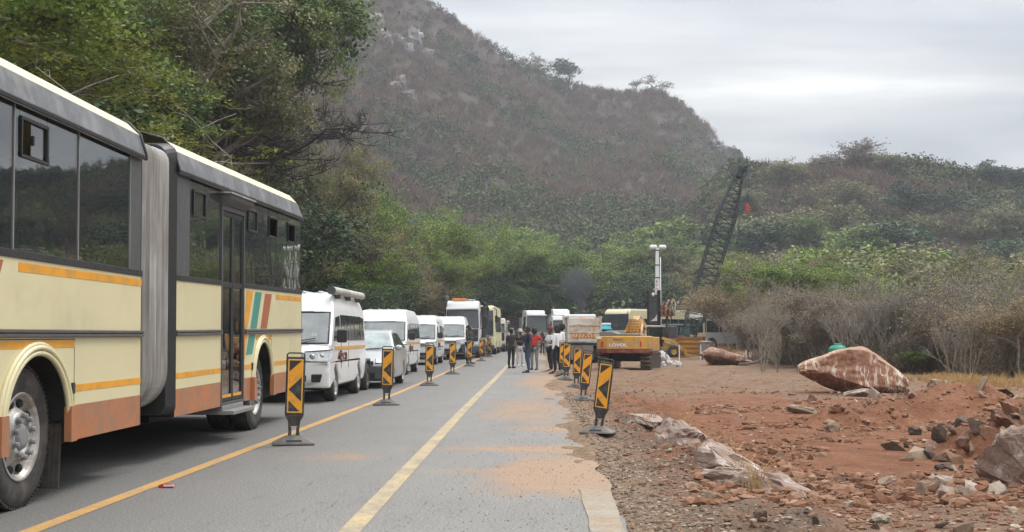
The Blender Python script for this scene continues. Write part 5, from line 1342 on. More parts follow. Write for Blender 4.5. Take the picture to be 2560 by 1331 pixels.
def skin_mesh(name, chains, mat, parent, sub=2):
    """chains: list of [(pos, radius) ...]; chains that share a start point are joined there"""
    verts = []; rad = []; edges = []; key = {}
    def vid(p, r):
        k = (round(p[0], 4), round(p[1], 4), round(p[2], 4))
        if k not in key: key[k] = len(verts); verts.append(p); rad.append(r)
        return key[k]
    for ch in chains:
        prev = None
        for p, r in ch:
            i = vid(tuple(p), r)
            if prev is not None and prev != i: edges.append((prev, i))
            prev = i
    me = bpy.data.meshes.new(name+'_cage'); me.from_pydata(verts, edges, []); o = bpy.data.objects.new(name+'_cage', me); COL.objects.link(o)
    sk = o.modifiers.new('skin', 'SKIN'); sk.use_smooth_shade = True
    for i, v in enumerate(me.skin_vertices[0].data):
        r = rad[i]; v.radius = r if isinstance(r, tuple) else (r, r)
    me.skin_vertices[0].data[0].use_root = True
    ss = o.modifiers.new('sub', 'SUBSURF'); ss.levels = sub; ss.render_levels = sub
    dg = bpy.context.evaluated_depsgraph_get(); ev = o.evaluated_get(dg); m2 = bpy.data.meshes.new_from_object(ev)
    bpy.data.objects.remove(o); bpy.data.meshes.remove(me)
    m2.name = name; m2.materials.clear(); m2.materials.append(mat)
    for p in m2.polygons: p.use_smooth = True; p.material_index = 0
    r = bpy.data.objects.new(name, m2); COL.objects.link(r)
    if parent: r.parent = parent
    return r
def person(px, py, ht, face, label, shirt, trous, armL, armR, hair='short', stride=(.0, .0), shoe=None, hat=None, build=1., lean=0., sleeve='short', long_top=0., group=None, skirt=None):
    """face: degrees the figure looks, 0 = towards the camera, positive turns to the viewer's right.
       armL/armR: (shoulder->elbow dir, elbow->hand dir) in body space: x sideways out, y forward, z up"""
    Y = Y_ground(py); x = X_at(px, Y)
    z = 0.0 if x < .7 else Hs(x, Y)
    t = empty('person', (x, Y, z+.002), R(180+face), label, 'person', group)   # body space: +y is forward
    s = ht/1.75; B = build
    def V(a, b, c): return (a*s, b*s+lean*c*s, c*s)
    hip = V(0, 0, .94); belly = V(0, .01, 1.08); chest = V(0, .0, 1.28); neck0 = V(0, -.01, 1.43); neck1 = V(0, .01, 1.50); head = V(0, .025, 1.60); top = V(0, .015, 1.69)
    sh = 1.39
    pts = {}
    body = [[(hip, (.135*s*B, .105*s*B)), (belly, (.135*s*B, .10*s*B)), (chest, (.155*s*B, .105*s*B)), (neck0, (.075*s, .07*s)), (neck1, .052*s), (head, (.078*s, .095*s)), (top, (.060*s, .07*s))]]
    shirtc = [[(hip, (.155*s*B, .125*s*B)), (belly, (.155*s*B, .125*s*B)), (chest, (.17*s*B, .125*s*B)), (neck0, (.085*s, .08*s))]]
    trou = []
    if long_top: shirtc[0].insert(0, (V(0, 0, .94-long_top), (.16*s*B, .13*s*B)))
    for sg, arm in ((-1, armL), (1, armR)):
        S = V(sg*.185*B, 0, sh); d1 = Vector((arm[0][0]*sg, arm[0][1], arm[0][2])).normalized(); d2 = Vector((arm[1][0]*sg, arm[1][1], arm[1][2])).normalized()
        E = Vector(S)+d1*.29*s; Wp = E+d2*.25*s
        mid1 = Vector(S)+d1*.15*s
        body.append([(chest, (.155*s*B, .105*s*B)), (S, .058*s), (tuple(mid1), .05*s), (tuple(E), .040*s), (tuple(E+d2*.10*s), .038*s), (tuple(Wp), .026*s), (tuple(Wp+d2*.05*s), (.036*s, .018*s)), (tuple(Wp+d2*.09*s), (.034*s, .014*s))])
        side = Vector((0, 0, 1)).cross(d2); side = side.normalized() if side.length > .1 else Vector((0, 1, 0))
        if abs(d2.z) > .8: side = Vector((0, 1, 0))
        palm = Wp+d2*.09*s; up = d2.cross(side).normalized()
        for k, (o_, l_) in enumerate(((-.026, .052), (-.009, .068), (.009, .064), (.026, .054))):
            b0 = palm+side*o_*s; b1 = b0+(d2*.6-up*.25)*l_*s; b2 = b1+(d2*.25-up*.45)*l_*.7*s
            body.append([(tuple(palm), (.034*s, .014*s)), (tuple(b0), .0095*s), (tuple(b1), .009*s), (tuple(b2), .0075*s)])
        tb = Wp+d2*.045*s; body.append([(tuple(Wp+d2*.05*s), (.036*s, .018*s)), (tuple(tb+side*.042*s+d2*.01*s), .011*s), (tuple(tb+side*.062*s+d2*.04*s), .009*s)])
        if sleeve != 'none':
            ch = [(chest, (.17*s*B, .125*s*B)), (S, .072*s), (tuple(mid1), .066*s)]
            if sleeve == 'long': ch += [(tuple(E), .056*s), (tuple(E+d2*.12*s), .050*s), (tuple(Wp-d2*.01*s), .036*s)]
            else: ch += [(tuple(Vector(S)+d1*.21*s), .060*s)]
            shirtc.append(ch)
        st = stride[0 if sg < 0 else 1]
        Hp = V(sg*.095*B, 0, .88); K = V(sg*.105*B, .02+st*.5, .50); An = V(sg*.11*B, -.03+st, .095); 
        body.append([(hip, (.135*s*B, .105*s*B)), (Hp, .088*s*B), (K, .055*s), (V(sg*.108*B, st*.75-.02, .32), .052*s), (An, .036*s), (V(sg*.12*B, .10+st, .045), .036*s)])
        trou.append([(hip, (.150*s*B, .118*s*B)), (Hp, .100*s*B), (V(sg*.10*B, .01+st*.25, .70), .088*s*B), (K, .070*s*B), (V(sg*.108*B, st*.75-.02, .32), .064*s), (V(sg*.11*B, -.03+st, .11), .058*s)])
        a = MB(); ax_, ay_, az_ = V(sg*.115*B, .055+st, .0)
        prof = [(-.105, .0), (-.11, .05), (-.085, .10), (.0, .095), (.07, .055), (.155, .045), (.165, .0)]
        a.prism([((y)*s, z_*s) for y, z_ in prof], 'x', -.046*s, .046*s, 0, Matrix.Translation((ax_, ay_, 0)) @ Matrix.Rotation(R(-6*sg), 4, 'Z')); a.build('shoe', shoe or m_shoe, t, bevel=.015)
    bo = skin_mesh('body', body, m_skin, t)
    skin_mesh('trousers', [c for c in trou], trous, t)
    if skirt: pass
    skin_mesh('shirt', shirtc, shirt, t)
    # head details
    a = MB(); hc = Vector(head); a.sphere(tuple(hc+Vector((0, .0, .01*s))), .102*s, 18, 12, 0, (.80, .98, 1.16)); a.sphere(tuple(hc+Vector((0, .102*s, -.012*s))), .017*s, 8, 6, 0, (1, 1.1, 1.3))
    for sg in (-1, 1): a.sphere(tuple(hc+Vector((sg*.084*s, -.005*s, -.005*s))), .026*s, 8, 6, 0, (.4, .8, 1.2))
    a.sphere(tuple(hc+Vector((0, .05*s, -.085*s))), .045*s, 10, 7, 0, (1, .9, .7)); fc = a.build('face', m_skin, t)
    for sg in (-1, 1):
        a = MB(); a.sphere(tuple(hc+Vector((sg*.034*s, .088*s, .012*s))), .011*s, 8, 6); a.build('eye', m_white, fc)
    a = MB(); a.sphere(tuple(hc+Vector((0, .092*s, -.052*s))), .022*s, 8, 6, 0, (1, .45, .4)); a.build('mouth', m_maroon, fc)
    a = MB()
    if hair in ('short', 'afro', 'long'):
        q = {'short': 1.0, 'afro': 1.28, 'long': 1.12}[hair]
        a.sphere(tuple(hc+Vector((0, -.018*s, .030*s))), .108*s*q, 18, 12, 0, (.84, .96, 1.04))
        if hair == 'long':
            for sg in (-1, 0, 1): a.path([hc+Vector((sg*.07*s, -.05*s, .04*s)), hc+Vector((sg*.095*s, -.05*s, -.10*s)), hc+Vector((sg*.11*s, -.04*s, -.26*s))], [.05*s, .06*s, .03*s], 8)
        a.build('hair', m_hair, t)
    if hat is not None:
        a = MB(); c0 = hc+Vector((0, -.005*s, .075*s)); a.lathe([(-.02*s, .10*s), (.02*s, .108*s), (.07*s, .10*s), (.095*s, .07*s), (.10*s, .001)], tuple(c0), 'z', 20)
        if hat[1] == 'brim': a.lathe([(-.02*s, .10*s), (-.035*s, .19*s), (-.025*s, .19*s), (-.005*s, .10*s)], tuple(c0), 'z', 24)
        a.build('hat', hat[0], t)
    return t
DOWN = ((.15, .02, -1), (.05, .15, -1)); FOLD = ((.25, .35, -.9), (-.55, .75, .15)); RAISE = ((.25, .85, -.25), (-.25, .55, .85)); OUT = ((.3, .35, -.9), (.15, 1, .05)); HIP = ((.6, -.2, -.8), (-.5, .35, -.8))
person(1278, 921, 1.74, 160, 'person in black with dark trousers raising both arms beside the yellow line', m_dk, m_blk, DOWN, RAISE, 'short', (.02, -.03), build=.95)
person(1300, 916, 1.72, 15, 'person in a pale brimmed hat, black printed shirt and light trousers', m_blk, m_lt, FOLD, RAISE, 'short', (.03, -.02), m_shoew, (m_hat, 'brim'))
person(1320, 932, 1.80, -70, 'person in navy shirt and blue jeans, front of the left standing group', m_navy, m_jean, DOWN, FOLD, 'short', (.05, -.04), build=1.08)
person(1336, 925, 1.74, -20, 'person in a red shirt standing half behind the navy shirt', m_redc, m_gt, HIP, FOLD, 'afro', (.0, .02))
person(1356, 887, 1.68, 5, 'person with long hair in black clothes walking alone along the shoulder', m_blk, m_blk, DOWN, FOLD, 'long', (.12, -.08), sleeve='long', build=.9, long_top=.1)
person(1376, 930, 1.76, -60, 'person in white shirt and maroon cap holding a hand out to the left', m_wsh, m_blk, OUT, OUT, 'short', (.04, -.05), None, (m_redcap, 'cap'))
person(1393, 935, 1.82, -120, 'person in long white shirt with black hair, nearest of those in white shirts', m_wsh, m_blk, DOWN, FOLD, 'long', (.05, -.03), long_top=.12, sleeve='long', build=1.08)
person(1405, 928, 1.86, -100, 'tall person in white shirt at the right of the talking group, beside the delineator', m_wsh, m_blk, DOWN, DOWN, 'afro', (.0, .04), sleeve='long')
pm = person(1173, 910, 1.98, 60, 'person in dark clothes holding a white sheet beside the white truck cab', m_dk, m_blk, FOLD, OUT, 'short', (.02, -.02), sleeve='long')
a = MB(); T = Matrix.Translation((pm.location.x+.42, pm.location.y-.25, 1.02)) @ Matrix.Rotation(R(12), 4, 'Y'); a.box(-.17, .17, -.12, .12, -.008, .008, 0, T)
tag(a.build('paper_sheet', m_white), 'white sheet of paper held by the person beside the truck', 'paper')
# shirt print on the hatted person: pale round motif

# passengers seen through the tinted bus glass (standing on the bus floor)
nbx = NB('striped_cloth'); wv_ = nbx.n('ShaderNodeTexWave'); wv_.inputs['Scale'].default_value = 9; wv_.bands_direction = 'Z'; wv_.inputs['Distortion'].default_value = 2.5; nbx.l(nbx.tc.outputs['Object'], wv_.inputs['Vector'])
m_strp = nbx.set(nbx.mix(nbx.maprange(wv_.outputs['Fac'], .4, .6), (.75, .75, .72), (.08, .09, .09)), .8)
m_ora = cloth('orange_cloth', (.70, .33, .03)); m_pnk = cloth('pinkish_cloth', (.62, .30, .24))
for (x, y, ht, face, shirt, lb) in ((BX-.42, 10.85, 1.60, 80, m_strp, 'passenger in a black and white striped top seen through the front bus window'), (BX-.5, 11.7, 1.58, 40, m_ora, 'passenger in orange clothing seen dimly through the front bus window'),
                                   (BX-.40, 18.6, 1.55, 60, m_wsh, 'passenger in white seen through the rear bus window, left of the pink one'), (BX-.40, 19.5, 1.52, 90, m_pnk, 'passenger in pinkish top seen through the rear bus window'), (BX-.40, 20.4, 1.5, 70, m_wsh, 'passenger in white nearest the tail of the bus')):
    p_ = person(1300, 900, ht, face, lb, shirt, m_blk, DOWN, FOLD, 'short', build=1.1, sleeve='long'); p_.location = (x, y, .93)
# ---------------------------------------------------------------- boulders and stones
def rock_mat(name, base, pale, amt, veins=0., vein_col=(.62, .55, .46), sc=1., ang_=(1, 1, 1)):
    nb = NB(name); n1_ = nb.noise(1.4*sc, 6, .65, stretch=ang_); n2_ = nb.noise(9*sc, 6, .7); n3_ = nb.noise(40*sc, 4, .7)
    c = nb.ramp(n1_, [(.25, tuple(v*.6 for v in base)), (.5, base), (.78, tuple(min(1, v*1.35) for v in base))])
    c = nb.mix(nb.math('MULTIPLY', nb.maprange(n2_, .45, .7), amt), c, pale)
    geo = nb.n('ShaderNodeNewGeometry'); sz = nb.n('ShaderNodeSeparateXYZ'); nb.l(geo.outputs['Normal'], sz.inputs[0])
    c = nb.mix(nb.math('MULTIPLY', nb.maprange(sz.outputs[2], .35, .95), amt*.8), c, pale)   # settled pale dust on upward faces
    if veins:
        d = nb.noise(1.1*sc, 3, .5); vm = nb.n('ShaderNodeVectorMath', operation='SCALE'); mp = nb.n('ShaderNodeVectorMath', operation='ADD')
        nz = nb.n('ShaderNodeTexNoise'); nz.inputs['Scale'].default_value = 1.7*sc; nb.l(nb.tc.outputs['Object'], nz.inputs['Vector'])
        nb.l(nz.outputs['Color'], vm.inputs[0]); vm.inputs['Scale'].default_value = .5; nb.l(nb.tc.outputs['Object'], mp.inputs[0]); nb.l(vm.outputs[0], mp.inputs[1])
        for rz_, st_, wd_, lo_ in ((35, (4.2, 1., .55), .030, .44), (-40, (3.4, 1., .7), .022, .52), (80, (5.5, 1., .8), .018, .5)):   # scrape marks in three directions
            mpn = nb.n('ShaderNodeMapping'); mpn.inputs['Rotation'].default_value = (R(20), R(rz_), R(15)); mpn.inputs['Scale'].default_value = tuple(q*sc for q in st_); nb.l(mp.outputs[0], mpn.inputs[0])
            n4 = nb.noise(1.0, 3, .5, vec=mpn.outputs[0]); vf = nb.maprange(nb.math('ABSOLUTE', nb.math('SUBTRACT', n4, .5)), wd_, wd_*.3, 0, 1)
            wv = nb.maprange(nb.noise(1.3*sc+rz_*.003, 3), lo_, lo_+.1)
            c = nb.mix(nb.math('MULTIPLY', nb.math('MULTIPLY', vf, wv), veins), c, vein_col)
    nb.bump(nb.math('ADD', nb.math('MULTIPLY', n2_, .8), nb.math('MULTIPLY', n3_, .4)), .6, .04)
    return nb.set(c, .9, spec=.2)
m_rock_big = rock_mat('red_boulder_rock', (.24, .105, .065), (.50, .36, .26), .55, .9)
m_rock_strip = rock_mat('pale_blasted_rock', (.25, .17, .14), (.40, .32, .26), .45, .65, vein_col=(.60, .55, .49), sc=1.2)
m_rock_brown = rock_mat('brown_rock', (.20, .10, .07), (.42, .28, .21), .4, .4, sc=1.5)
m_rock_dark = rock_mat('dark_rock', (.085, .060, .048), (.24, .17, .12), .4)
m_rock_red = rock_mat('reddish_stone', (.24, .125, .08), (.40, .27, .19), .5, sc=3)
m_rock_tan = rock_mat('tan_stone', (.27, .19, .135), (.40, .31, .235), .6, sc=3)
m_rock_pale = rock_mat('pale_stone', (.36, .29, .23), (.52, .45, .38), .6, sc=3)
def rock_verts(n=4, seed=0, rough=.35, facets=9, flat=1.):
    bm = bmesh.new(); bmesh.ops.create_icosphere(bm, subdivisions=n, radius=1)
    r_ = random.Random(seed); pl = []
    for k in range(facets):
        d = Vector((r_.gauss(0, 1), r_.gauss(0, 1), r_.gauss(0, 1))).normalized(); pl.append((d, r_.uniform(.62, .88)))
    for v in bm.verts:
        p = v.co.copy()
        for d, h in pl:
            q = p.dot(d)
            if q > h: p -= d*(q-h)*.92
        nz = mnoise.fractal(p*1.6+Vector((seed, 0, 0)), 1.0, 2.0, 4); p *= 1+nz*rough*.35
        p += Vector((mnoise.noise(p*6+Vector((seed, 3, 1))), mnoise.noise(p*6+Vector((7, seed, 2))), mnoise.noise(p*6)))*.03
        v.co = p
    return bm
def rock_mesh(name, mat, n=3, seed=0, rough=.35, facets=9, shape=None, smooth=False):
    bm = rock_verts(n, seed, rough, facets)
    if shape:
        for v in bm.verts: v.co = shape(v.co)
    me = bpy.data.meshes.new(name); bm.to_mesh(me); bm.free(); me.materials.append(mat)
    for p in me.polygons: p.use_smooth = True
    try: me.set_sharp_from_angle(angle=R(32))
    except Exception: pass
    return me
def hull_mesh(name, mat, seed, n=18, st=(1, 1, 1), sub=0, rough=.06):
    """broken angular block: the hull of scattered points"""
    r_ = random.Random(seed); bm = bmesh.new()
    for _ in range(n):
        d = Vector((r_.gauss(0, 1), r_.gauss(0, 1), r_.gauss(0, 1))).normalized()*r_.uniform(.78, 1.05); bm.verts.new((d.x*st[0], d.y*st[1], d.z*st[2]))
    ret = bmesh.ops.convex_hull(bm, input=bm.verts[:]); 
    for v in [v for v in bm.verts if not v.link_faces]: bm.verts.remove(v)
    if sub:
        bmesh.ops.bevel(bm, geom=bm.edges[:], offset=.035, segments=1, affect='EDGES')
        bmesh.ops.triangulate(bm, faces=bm.faces[:]); bmesh.ops.subdivide_edges(bm, edges=bm.edges[:], cuts=sub, use_grid_fill=True)
        for v in bm.verts:
            p = v.co; k = mnoise.fractal(p*2.2+Vector((seed, 0, 0)), 1.0, 2.0, 4)*rough+mnoise.fractal(p*7+Vector((0, seed, 0)), 1.0, 2.0, 3)*rough*.35
            v.co = p*(1+k)
    bmesh.ops.recalc_face_normals(bm, faces=bm.faces); me = bpy.data.meshes.new(name); bm.to_mesh(me); bm.free(); me.materials.append(mat); return me
def boulder(name, label, loc, me, rot=(0, 0, 0), s=(1, 1, 1), group=None, cat='boulder'):
    o = bpy.data.objects.new(name, me); COL.objects.link(o); o.location = loc; o.rotation_euler = rot; o.scale = s; tag(o, label, cat, group); return o
# the big red boulder: silhouette pulled to the photograph's lopsided hump, undercut on the left
def big_shape(v):
    x, y, z = v; xs = max(-1, min(1, x*1.14))
    # local outline: width 2.8 (x -1.4..1.4), height 1.2
    top = np.interp(xs, [-1., -.9, -.66, -.35, -.1, .1, .22, .5, .8, 1.], [.64, .76, .92, 1.12, 1.19, 1.20, 1.15, .90, .56, .30])
    bot = np.interp(xs, [-1., -.8, -.5, -.3, .0, .3, 1.], [.40, .24, .05, -.06, -.14, -.16, -.10])
    t = (max(-1, min(1, z/max(.06, math.sqrt(max(.0, 1-x*x)))))+1)/2; Z = bot+(top-bot)*t; w = 1
    return Vector((xs*1.40, y*.95*(.6+.4*(1-abs(x))), Z*.93))
YB = 31.5; bx = X_at(2126, YB)
boulder('boulder', 'huge red boulder with pale scrape marks resting on the dirt, largest rock of all', (bx, YB, Hs(bx, YB)+.10), rock_mesh('boulder', m_rock_big, 5, 3, .30, 8, big_shape))
YB = 59; bx = X_at(1806, YB)
boulder('boulder', 'brown rounded boulder with dry grass on top, left of the fallen branch', (bx, YB, Hs(bx, YB)+.35), rock_mesh('boulder', m_rock_brown, 4, 8, .3, 8, lambda v: Vector((v.x*1.15+.25*(v.z < 0), v.y*.8, v.z*.52*(1-.45*max(0, v.x))))), (0, R(6), 0))
def low_rock(px, py, w, d, h, seed, mat, label, rz=0, sink=.3, rot=(0, 0), grp=None, fac=8, n=4):
    Y = Y_ground(py); x = X_at(px, Y); z = Hs(x, Y)
    # follow the ray to the sloping ground
    for _ in range(6): Y = 3000*(CAM_H-z)/(py-838) if py > 842 else Y; x = X_at(px, Y); z = .5*z+.5*Hs(x, Y)
    return boulder('boulder' if w > .4 else 'stone', label, (x, Y, z+h*(1-sink)-h*.5), hull_mesh('boulder', mat, seed, 22, (1, 1, 1), 3 if w > .3 else 1, .22), (R(rot[0]), R(rot[1]), R(rz)), (w/2, d/2, h/2*1.2), grp, 'boulder' if w > .4 else 'stone')
low_rock(1625, 1058, .55, 3.8, .30, 12, m_rock_strip, 'narrow pink and white rock ridge at the shoulder edge, farthest of these ridges', 3, .45)
low_rock(1700, 1096, .60, 3.4, .38, 15, m_rock_strip, 'pale streaked rock ridge in the middle of the shoulder edge', 5, .4)
low_rock(1790, 1166, .70, 3.0, .50, 18, m_rock_strip, 'grey boulder with white scrape marks at the shoulder edge, nearest the road', 6, .42)
low_rock(1866, 1212, .55, 1.8, .36, 19, m_rock_strip, 'low purple-grey boulder end with white lines sinking into brown earth', 30, .5)
low_rock(2550, 1212, .85, 1.1, .80, 22, m_rock_strip, 'big grey and white boulder cut by the right picture edge', 35, .3, (0, -12))
low_rock(2280, 1085, .22, .22, .22, 25, m_rock_dark, 'round dark stone on the red slope below the mound', 10, .25)
low_rock(2075, 1078, .30, .25, .22, 26, m_rock_tan, 'pale rounded stone at the foot of the red mound', 10, .2)
low_rock(2005, 1033, .85, .3, .22, 27, m_rock_tan, 'pale slab edge breaking out of the red mound', -8, .3, (0, 10))
low_rock(2055, 1046, .55, .25, .14, 28, m_rock_tan, 'flat grey slab lying on the red mound', 15, .2, (0, -8))
low_rock(2330, 968, .50, .5, .34, 29, m_rock_tan, 'smooth tan boulder at the top of the far mound', 0, .3)
low_rock(2135, 990, .9, .6, .22, 30, m_rock_strip, 'pale flat slab leaning in front of the huge red boulder', -35, .3, (0, -14))
low_rock(2510, 1065, 1.3, .7, .30, 32, m_rock_dark, 'long dark rock ledge at the right picture edge', 4, .3)
low_rock(2400, 1130, .26, .22, .24, 33, m_rock_brown, 'orange-brown block among the dark rubble', 20, .2)
low_rock(2355, 1172, .30, .22, .12, 34, m_rock_dark, 'dark flat stone at the foot of the rubble slope', 10, .3)
low_rock(2345, 1215, .26, .18, .16, 35, m_rock_pale, 'pale angular stone in front of the rubble slope', 40, .2)
low_rock(2205, 1215, .30, .12, .12, 36, m_rock_tan, 'long tan stone propped up in front of the rubble', 35, .15, (0, -25))
low_rock(2190, 1302, .22, .18, .10, 37, m_rock_pale, 'whitish stone lying near the bottom edge of the dirt', 10, .2)
low_rock(1895, 1298, .14, .12, .12, 38, m_rock_dark, 'dark stone on the gravel at the bottom right of the road', 10, .3)
low_rock(2095, 865+10, .2, .2, .01, 39, m_rock_tan, 'small stone behind the boulder', 0, 1) if False else None
# white-grey rubble heap beside the excavator: separate blocks
protos_h = [rock_mesh('rubble_block', m_rock_palegrey if 'm_rock_palegrey' in globals() else rock_mat('pale_grey_rubble', (.42, .40, .39), (.62, .60, .58), .7, sc=2), 2, 50+k, .6, 7) for k in range(4)]
for k in range(34):
    px = random.gauss(1655, 22); Y = random.uniform(56, 62); x = X_at(px, Y); h = max(0, .55-.022*abs(px-1655))*random.random()
    s_ = random.uniform(.12, .30); boulder('rubble_block', 'pale grey rubble block in the heap beside the excavator track', (x, Y, Hs(x, Y)+h), protos_h[k % 4], [random.uniform(0, 6) for _ in 'abc'], (s_, s_*.8, s_*.6), 'pale rubble heap beside the excavator', 'rubble block')
# ---- loose stones: the largest ones each an object
protos = [(hull_mesh('stone', m, 60+k, 13, (1.25, 1, .75), 1, .12), w) for k, (m, w) in enumerate([(m_rock_red, 0), (m_rock_tan, 0), (m_rock_pale, 1), (m_rock_dark, 2), (m_rock_tan, 0), (m_rock_red, 0), (m_rock_brown, 0), (m_rock_pale, 1)])]
lbl = {0: 'brownish stone lying loose on the red dirt', 1: 'pale stone lying loose on the red dirt', 2: 'dark stone lying loose on the red dirt'}
grp = {0: 'loose brownish stones on the dirt', 1: 'loose pale stones on the dirt', 2: 'loose dark stones on the dirt'}
spots = []
def add_stones(n, fx, size, kinds):
    for _ in range(n):
        x, y = fx(); spots.append((x, y, random.uniform(*size)*random.choice([.7, 1, 1, 1.3]), random.choice(kinds)))
def fieldpt():
    while True:
        y = 8.8*math.exp(random.random()*1.35); x = random.uniform(1.3, .44*y)
        if x < .43*y: return x, y
add_stones(95, fieldpt, (.03, .075), [0, 1, 5, 3, 4, 5, 6, 7, 0, 1])
add_stones(75, lambda: (random.gauss(5.7, .6), random.gauss(14.6, 1.1)), (.06, .20), [3, 3, 4, 6, 5, 3])
add_stones(25, lambda: (random.gauss(3.9, .7), random.gauss(11.6, .5)), (.06, .13), [1, 2, 4, 7, 0])
add_stones(25, lambda: (random.gauss(1.9, .35), random.uniform(12, 22)), (.04, .10), [1, 4, 2, 0])
add_stones(30, lambda: (random.gauss(8.2, 1.2), random.gauss(24.5, 1.5)), (.06, .18), [3, 4, 6, 1])
add_stones(15, lambda: (random.gauss(9.3, .7), random.gauss(29.5, .6)), (.08, .2), [1, 2, 7, 4])
for x, y, s_, k in spots:
    if x < 1.0: continue
    o = boulder('stone', lbl[protos[k][1]], (x, y, Hs(x, y)+s_*.12), protos[k][0], [random.uniform(0, 6) for _ in 'abc'], (s_*random.uniform(.8, 1.3), s_, s_*random.uniform(.45, .8)), grp[protos[k][1]], 'stone')
# ---- smaller rubble and gravel: one mass each
def scatter_mass(name, n, fxy, size, mat, label, flat=.6, zf=None):
    base = []
    for sd in range(6):
        bm = bmesh.new(); bmesh.ops.create_icosphere(bm, subdivisions=1, radius=1)
        rr = random.Random(sd)
        for v in bm.verts: v.co *= rr.uniform(.55, 1.2); v.co.x *= 1.15; v.co.z *= .85
        base.append((np.array([v.co[:] for v in bm.verts]), np.array([[v.index for v in f.verts] for f in bm.faces]))); bm.free()
    xy = fxy(n); n = len(xy); z = H(xy[:, 0], xy[:, 1]) if zf is None else zf(xy)
    sz = size[0]*(size[1]/size[0])**(rng.random(n)**2.2)
    V_, F_, T_ = [], [], []; off_ = 0
    for b in range(6):
        ii = np.where(np.arange(n) % 6 == b)[0]; bv, bf = base[b]
        a1 = rng.random(len(ii))*6.28; a2 = rng.random(len(ii))*6.28
        ca, sa = np.cos(a1), np.sin(a1); cb2, sb2 = np.cos(a2), np.sin(a2)
        v = bv[None]*sz[ii][:, None, None]
        vy = v[..., 1]*cb2[:, None]-v[..., 2]*sb2[:, None]; vz = v[..., 1]*sb2[:, None]+v[..., 2]*cb2[:, None]; v = np.stack([v[..., 0], vy, vz*flat], -1)
        vx = v[..., 0]*ca[:, None]-v[..., 1]*sa[:, None]; vy = v[..., 0]*sa[:, None]+v[..., 1]*ca[:, None]
        v = np.stack([vx+xy[ii, 0][:, None], vy+xy[ii, 1][:, None], v[..., 2]+(z[ii]+sz[ii]*.15)[:, None]], -1)
        V_.append(v.reshape(-1, 3)); F_.append((bf[None]+(np.arange(len(ii))*len(bv))[:, None, None]+off_).reshape(-1, 3)); off_ += len(ii)*len(bv)
        T_.append(np.repeat(rng.random(len(ii)), len(bf)))
    o = mesh_np(name, np.concatenate(V_), np.concatenate(F_), mat, attrs={'tone': ('FACE', np.concatenate(T_))}); tag(o, label, name, kind='stuff'); return o
def tone_mat(name, stops, rough=.95):
    nb = NB(name); at = nb.n('ShaderNodeAttribute', attribute_name='tone'); c = nb.ramp(at.outputs['Fac'], stops)
    c = nb.mix(nb.maprange(nb.noise(30, 4), .4, .7, 0, .5), c, (.12, .07, .045)); return nb.set(c, rough, spec=.2)
def field(n):
    y = 8.2*np.exp(rng.random(n)*1.75); x = 1.0+rng.random(n)**.8*(.46*y-1.0)
    k = fbm(x*.9, y*.6, 3, 91) > .42+.12*rng.standard_normal(n)*.6; return np.stack([x, y], -1)[k]
scatter_mass('rubble', 19000, field, (.005, .045), tone_mat('mixed_stone', [(0, (.15, .070, .044)), (.5, (.235, .115, .074)), (.8, (.27, .17, .115)), (.94, (.34, .26, .195)), (1., (.46, .40, .33))]), 'small mixed stones strewn over the red dirt')
def shoulder_xy(n):
    y = 8.2*np.exp(rng.random(n)*1.3); x = .72+np.abs(rng.standard_normal(n))*.75; return np.stack([x, y], -1)
scatter_mass('gravel', 13000, shoulder_xy, (.005, .028), tone_mat('grey_brown_gravel', [(0, (.07, .055, .045)), (.4, (.16, .12, .09)), (.7, (.26, .19, .14)), (1., (.42, .35, .28))]), 'grey and brown gravel along the crumbling edge of the road')
def road_xy(n):
    y = 8.2*np.exp(rng.random(n)*1.6); x = .75-np.abs(rng.standard_normal(n))*1.0; k = x > -3.0; return np.stack([x, y], -1)[k]
scatter_mass('grit', 3500, road_xy, (.002, .009), tone_mat('road_grit', [(0, (.10, .085, .07)), (.5, (.22, .15, .10)), (1., (.42, .32, .24))]), 'fine grit and sand grains scattered over the asphalt', zf=lambda q: q[:, 0]*0+.002)
def clod_xy(n):
    y = 10.5*np.exp(rng.random(n)*1.1); x = .13*y+rng.random(n)*.34*y; k = fbm(x*.7, y*.5, 4, 97) > .47; return np.stack([x, y], -1)[k]
scatter_mass('clods', 9000, clod_xy, (.012, .10), tone_mat('red_brown_clod', [(0, (.13, .062, .036)), (.5, (.225, .108, .062)), (.85, (.27, .155, .10)), (1., (.33, .235, .165))]), 'clods of churned red-brown earth on the mounds and in the hollow', .75)
# litter on the road
Y = Y_ground(1220); a = MB(); a.prism([(-.07, 0), (.07, .005), (.075, .03), (.0, .04), (-.065, .025)], 'y', -.03, .03); a.box(-.02, .075, -.032, .0, .012, .03, 1)
tag(a.build('litter', [m_red, m_white]), 'crushed red and white packet lying by the ochre line', 'litter').location = (X_at(415, Y), Y, .003)
# fallen branch and dry grass
m_bark = M('grey_bark', (.20, .17, .145), .9, var=.35, scale=4, bump=.4)
YB = 57; x0 = X_at(1845, YB)
t = empty('fallen_branch', (x0, YB, Hs(x0, YB)), 0, 'bare grey fallen branch lying on the dirt before the bushes', 'branch')
a = MB(); a.path([(0, 0, .06), (.7, .1, .12), (1.1, .15, .3), (1.5, .2, .8), (1.62, .2, 1.0)], [.06, .055, .05, .035, .015], 7); a.build('limb', m_bark, t)
a = MB(); a.path([(.7, .1, .12), (1.4, -.1, .2), (2.0, -.2, .12)], [.04, .03, .012], 6); a.build('twig', m_bark, t)
a = MB(); a.path([(1.1, .15, .3), (1.0, .4, .6), (.8, .5, .75)], [.03, .02, .008], 6); a.build('twig', m_bark, t)
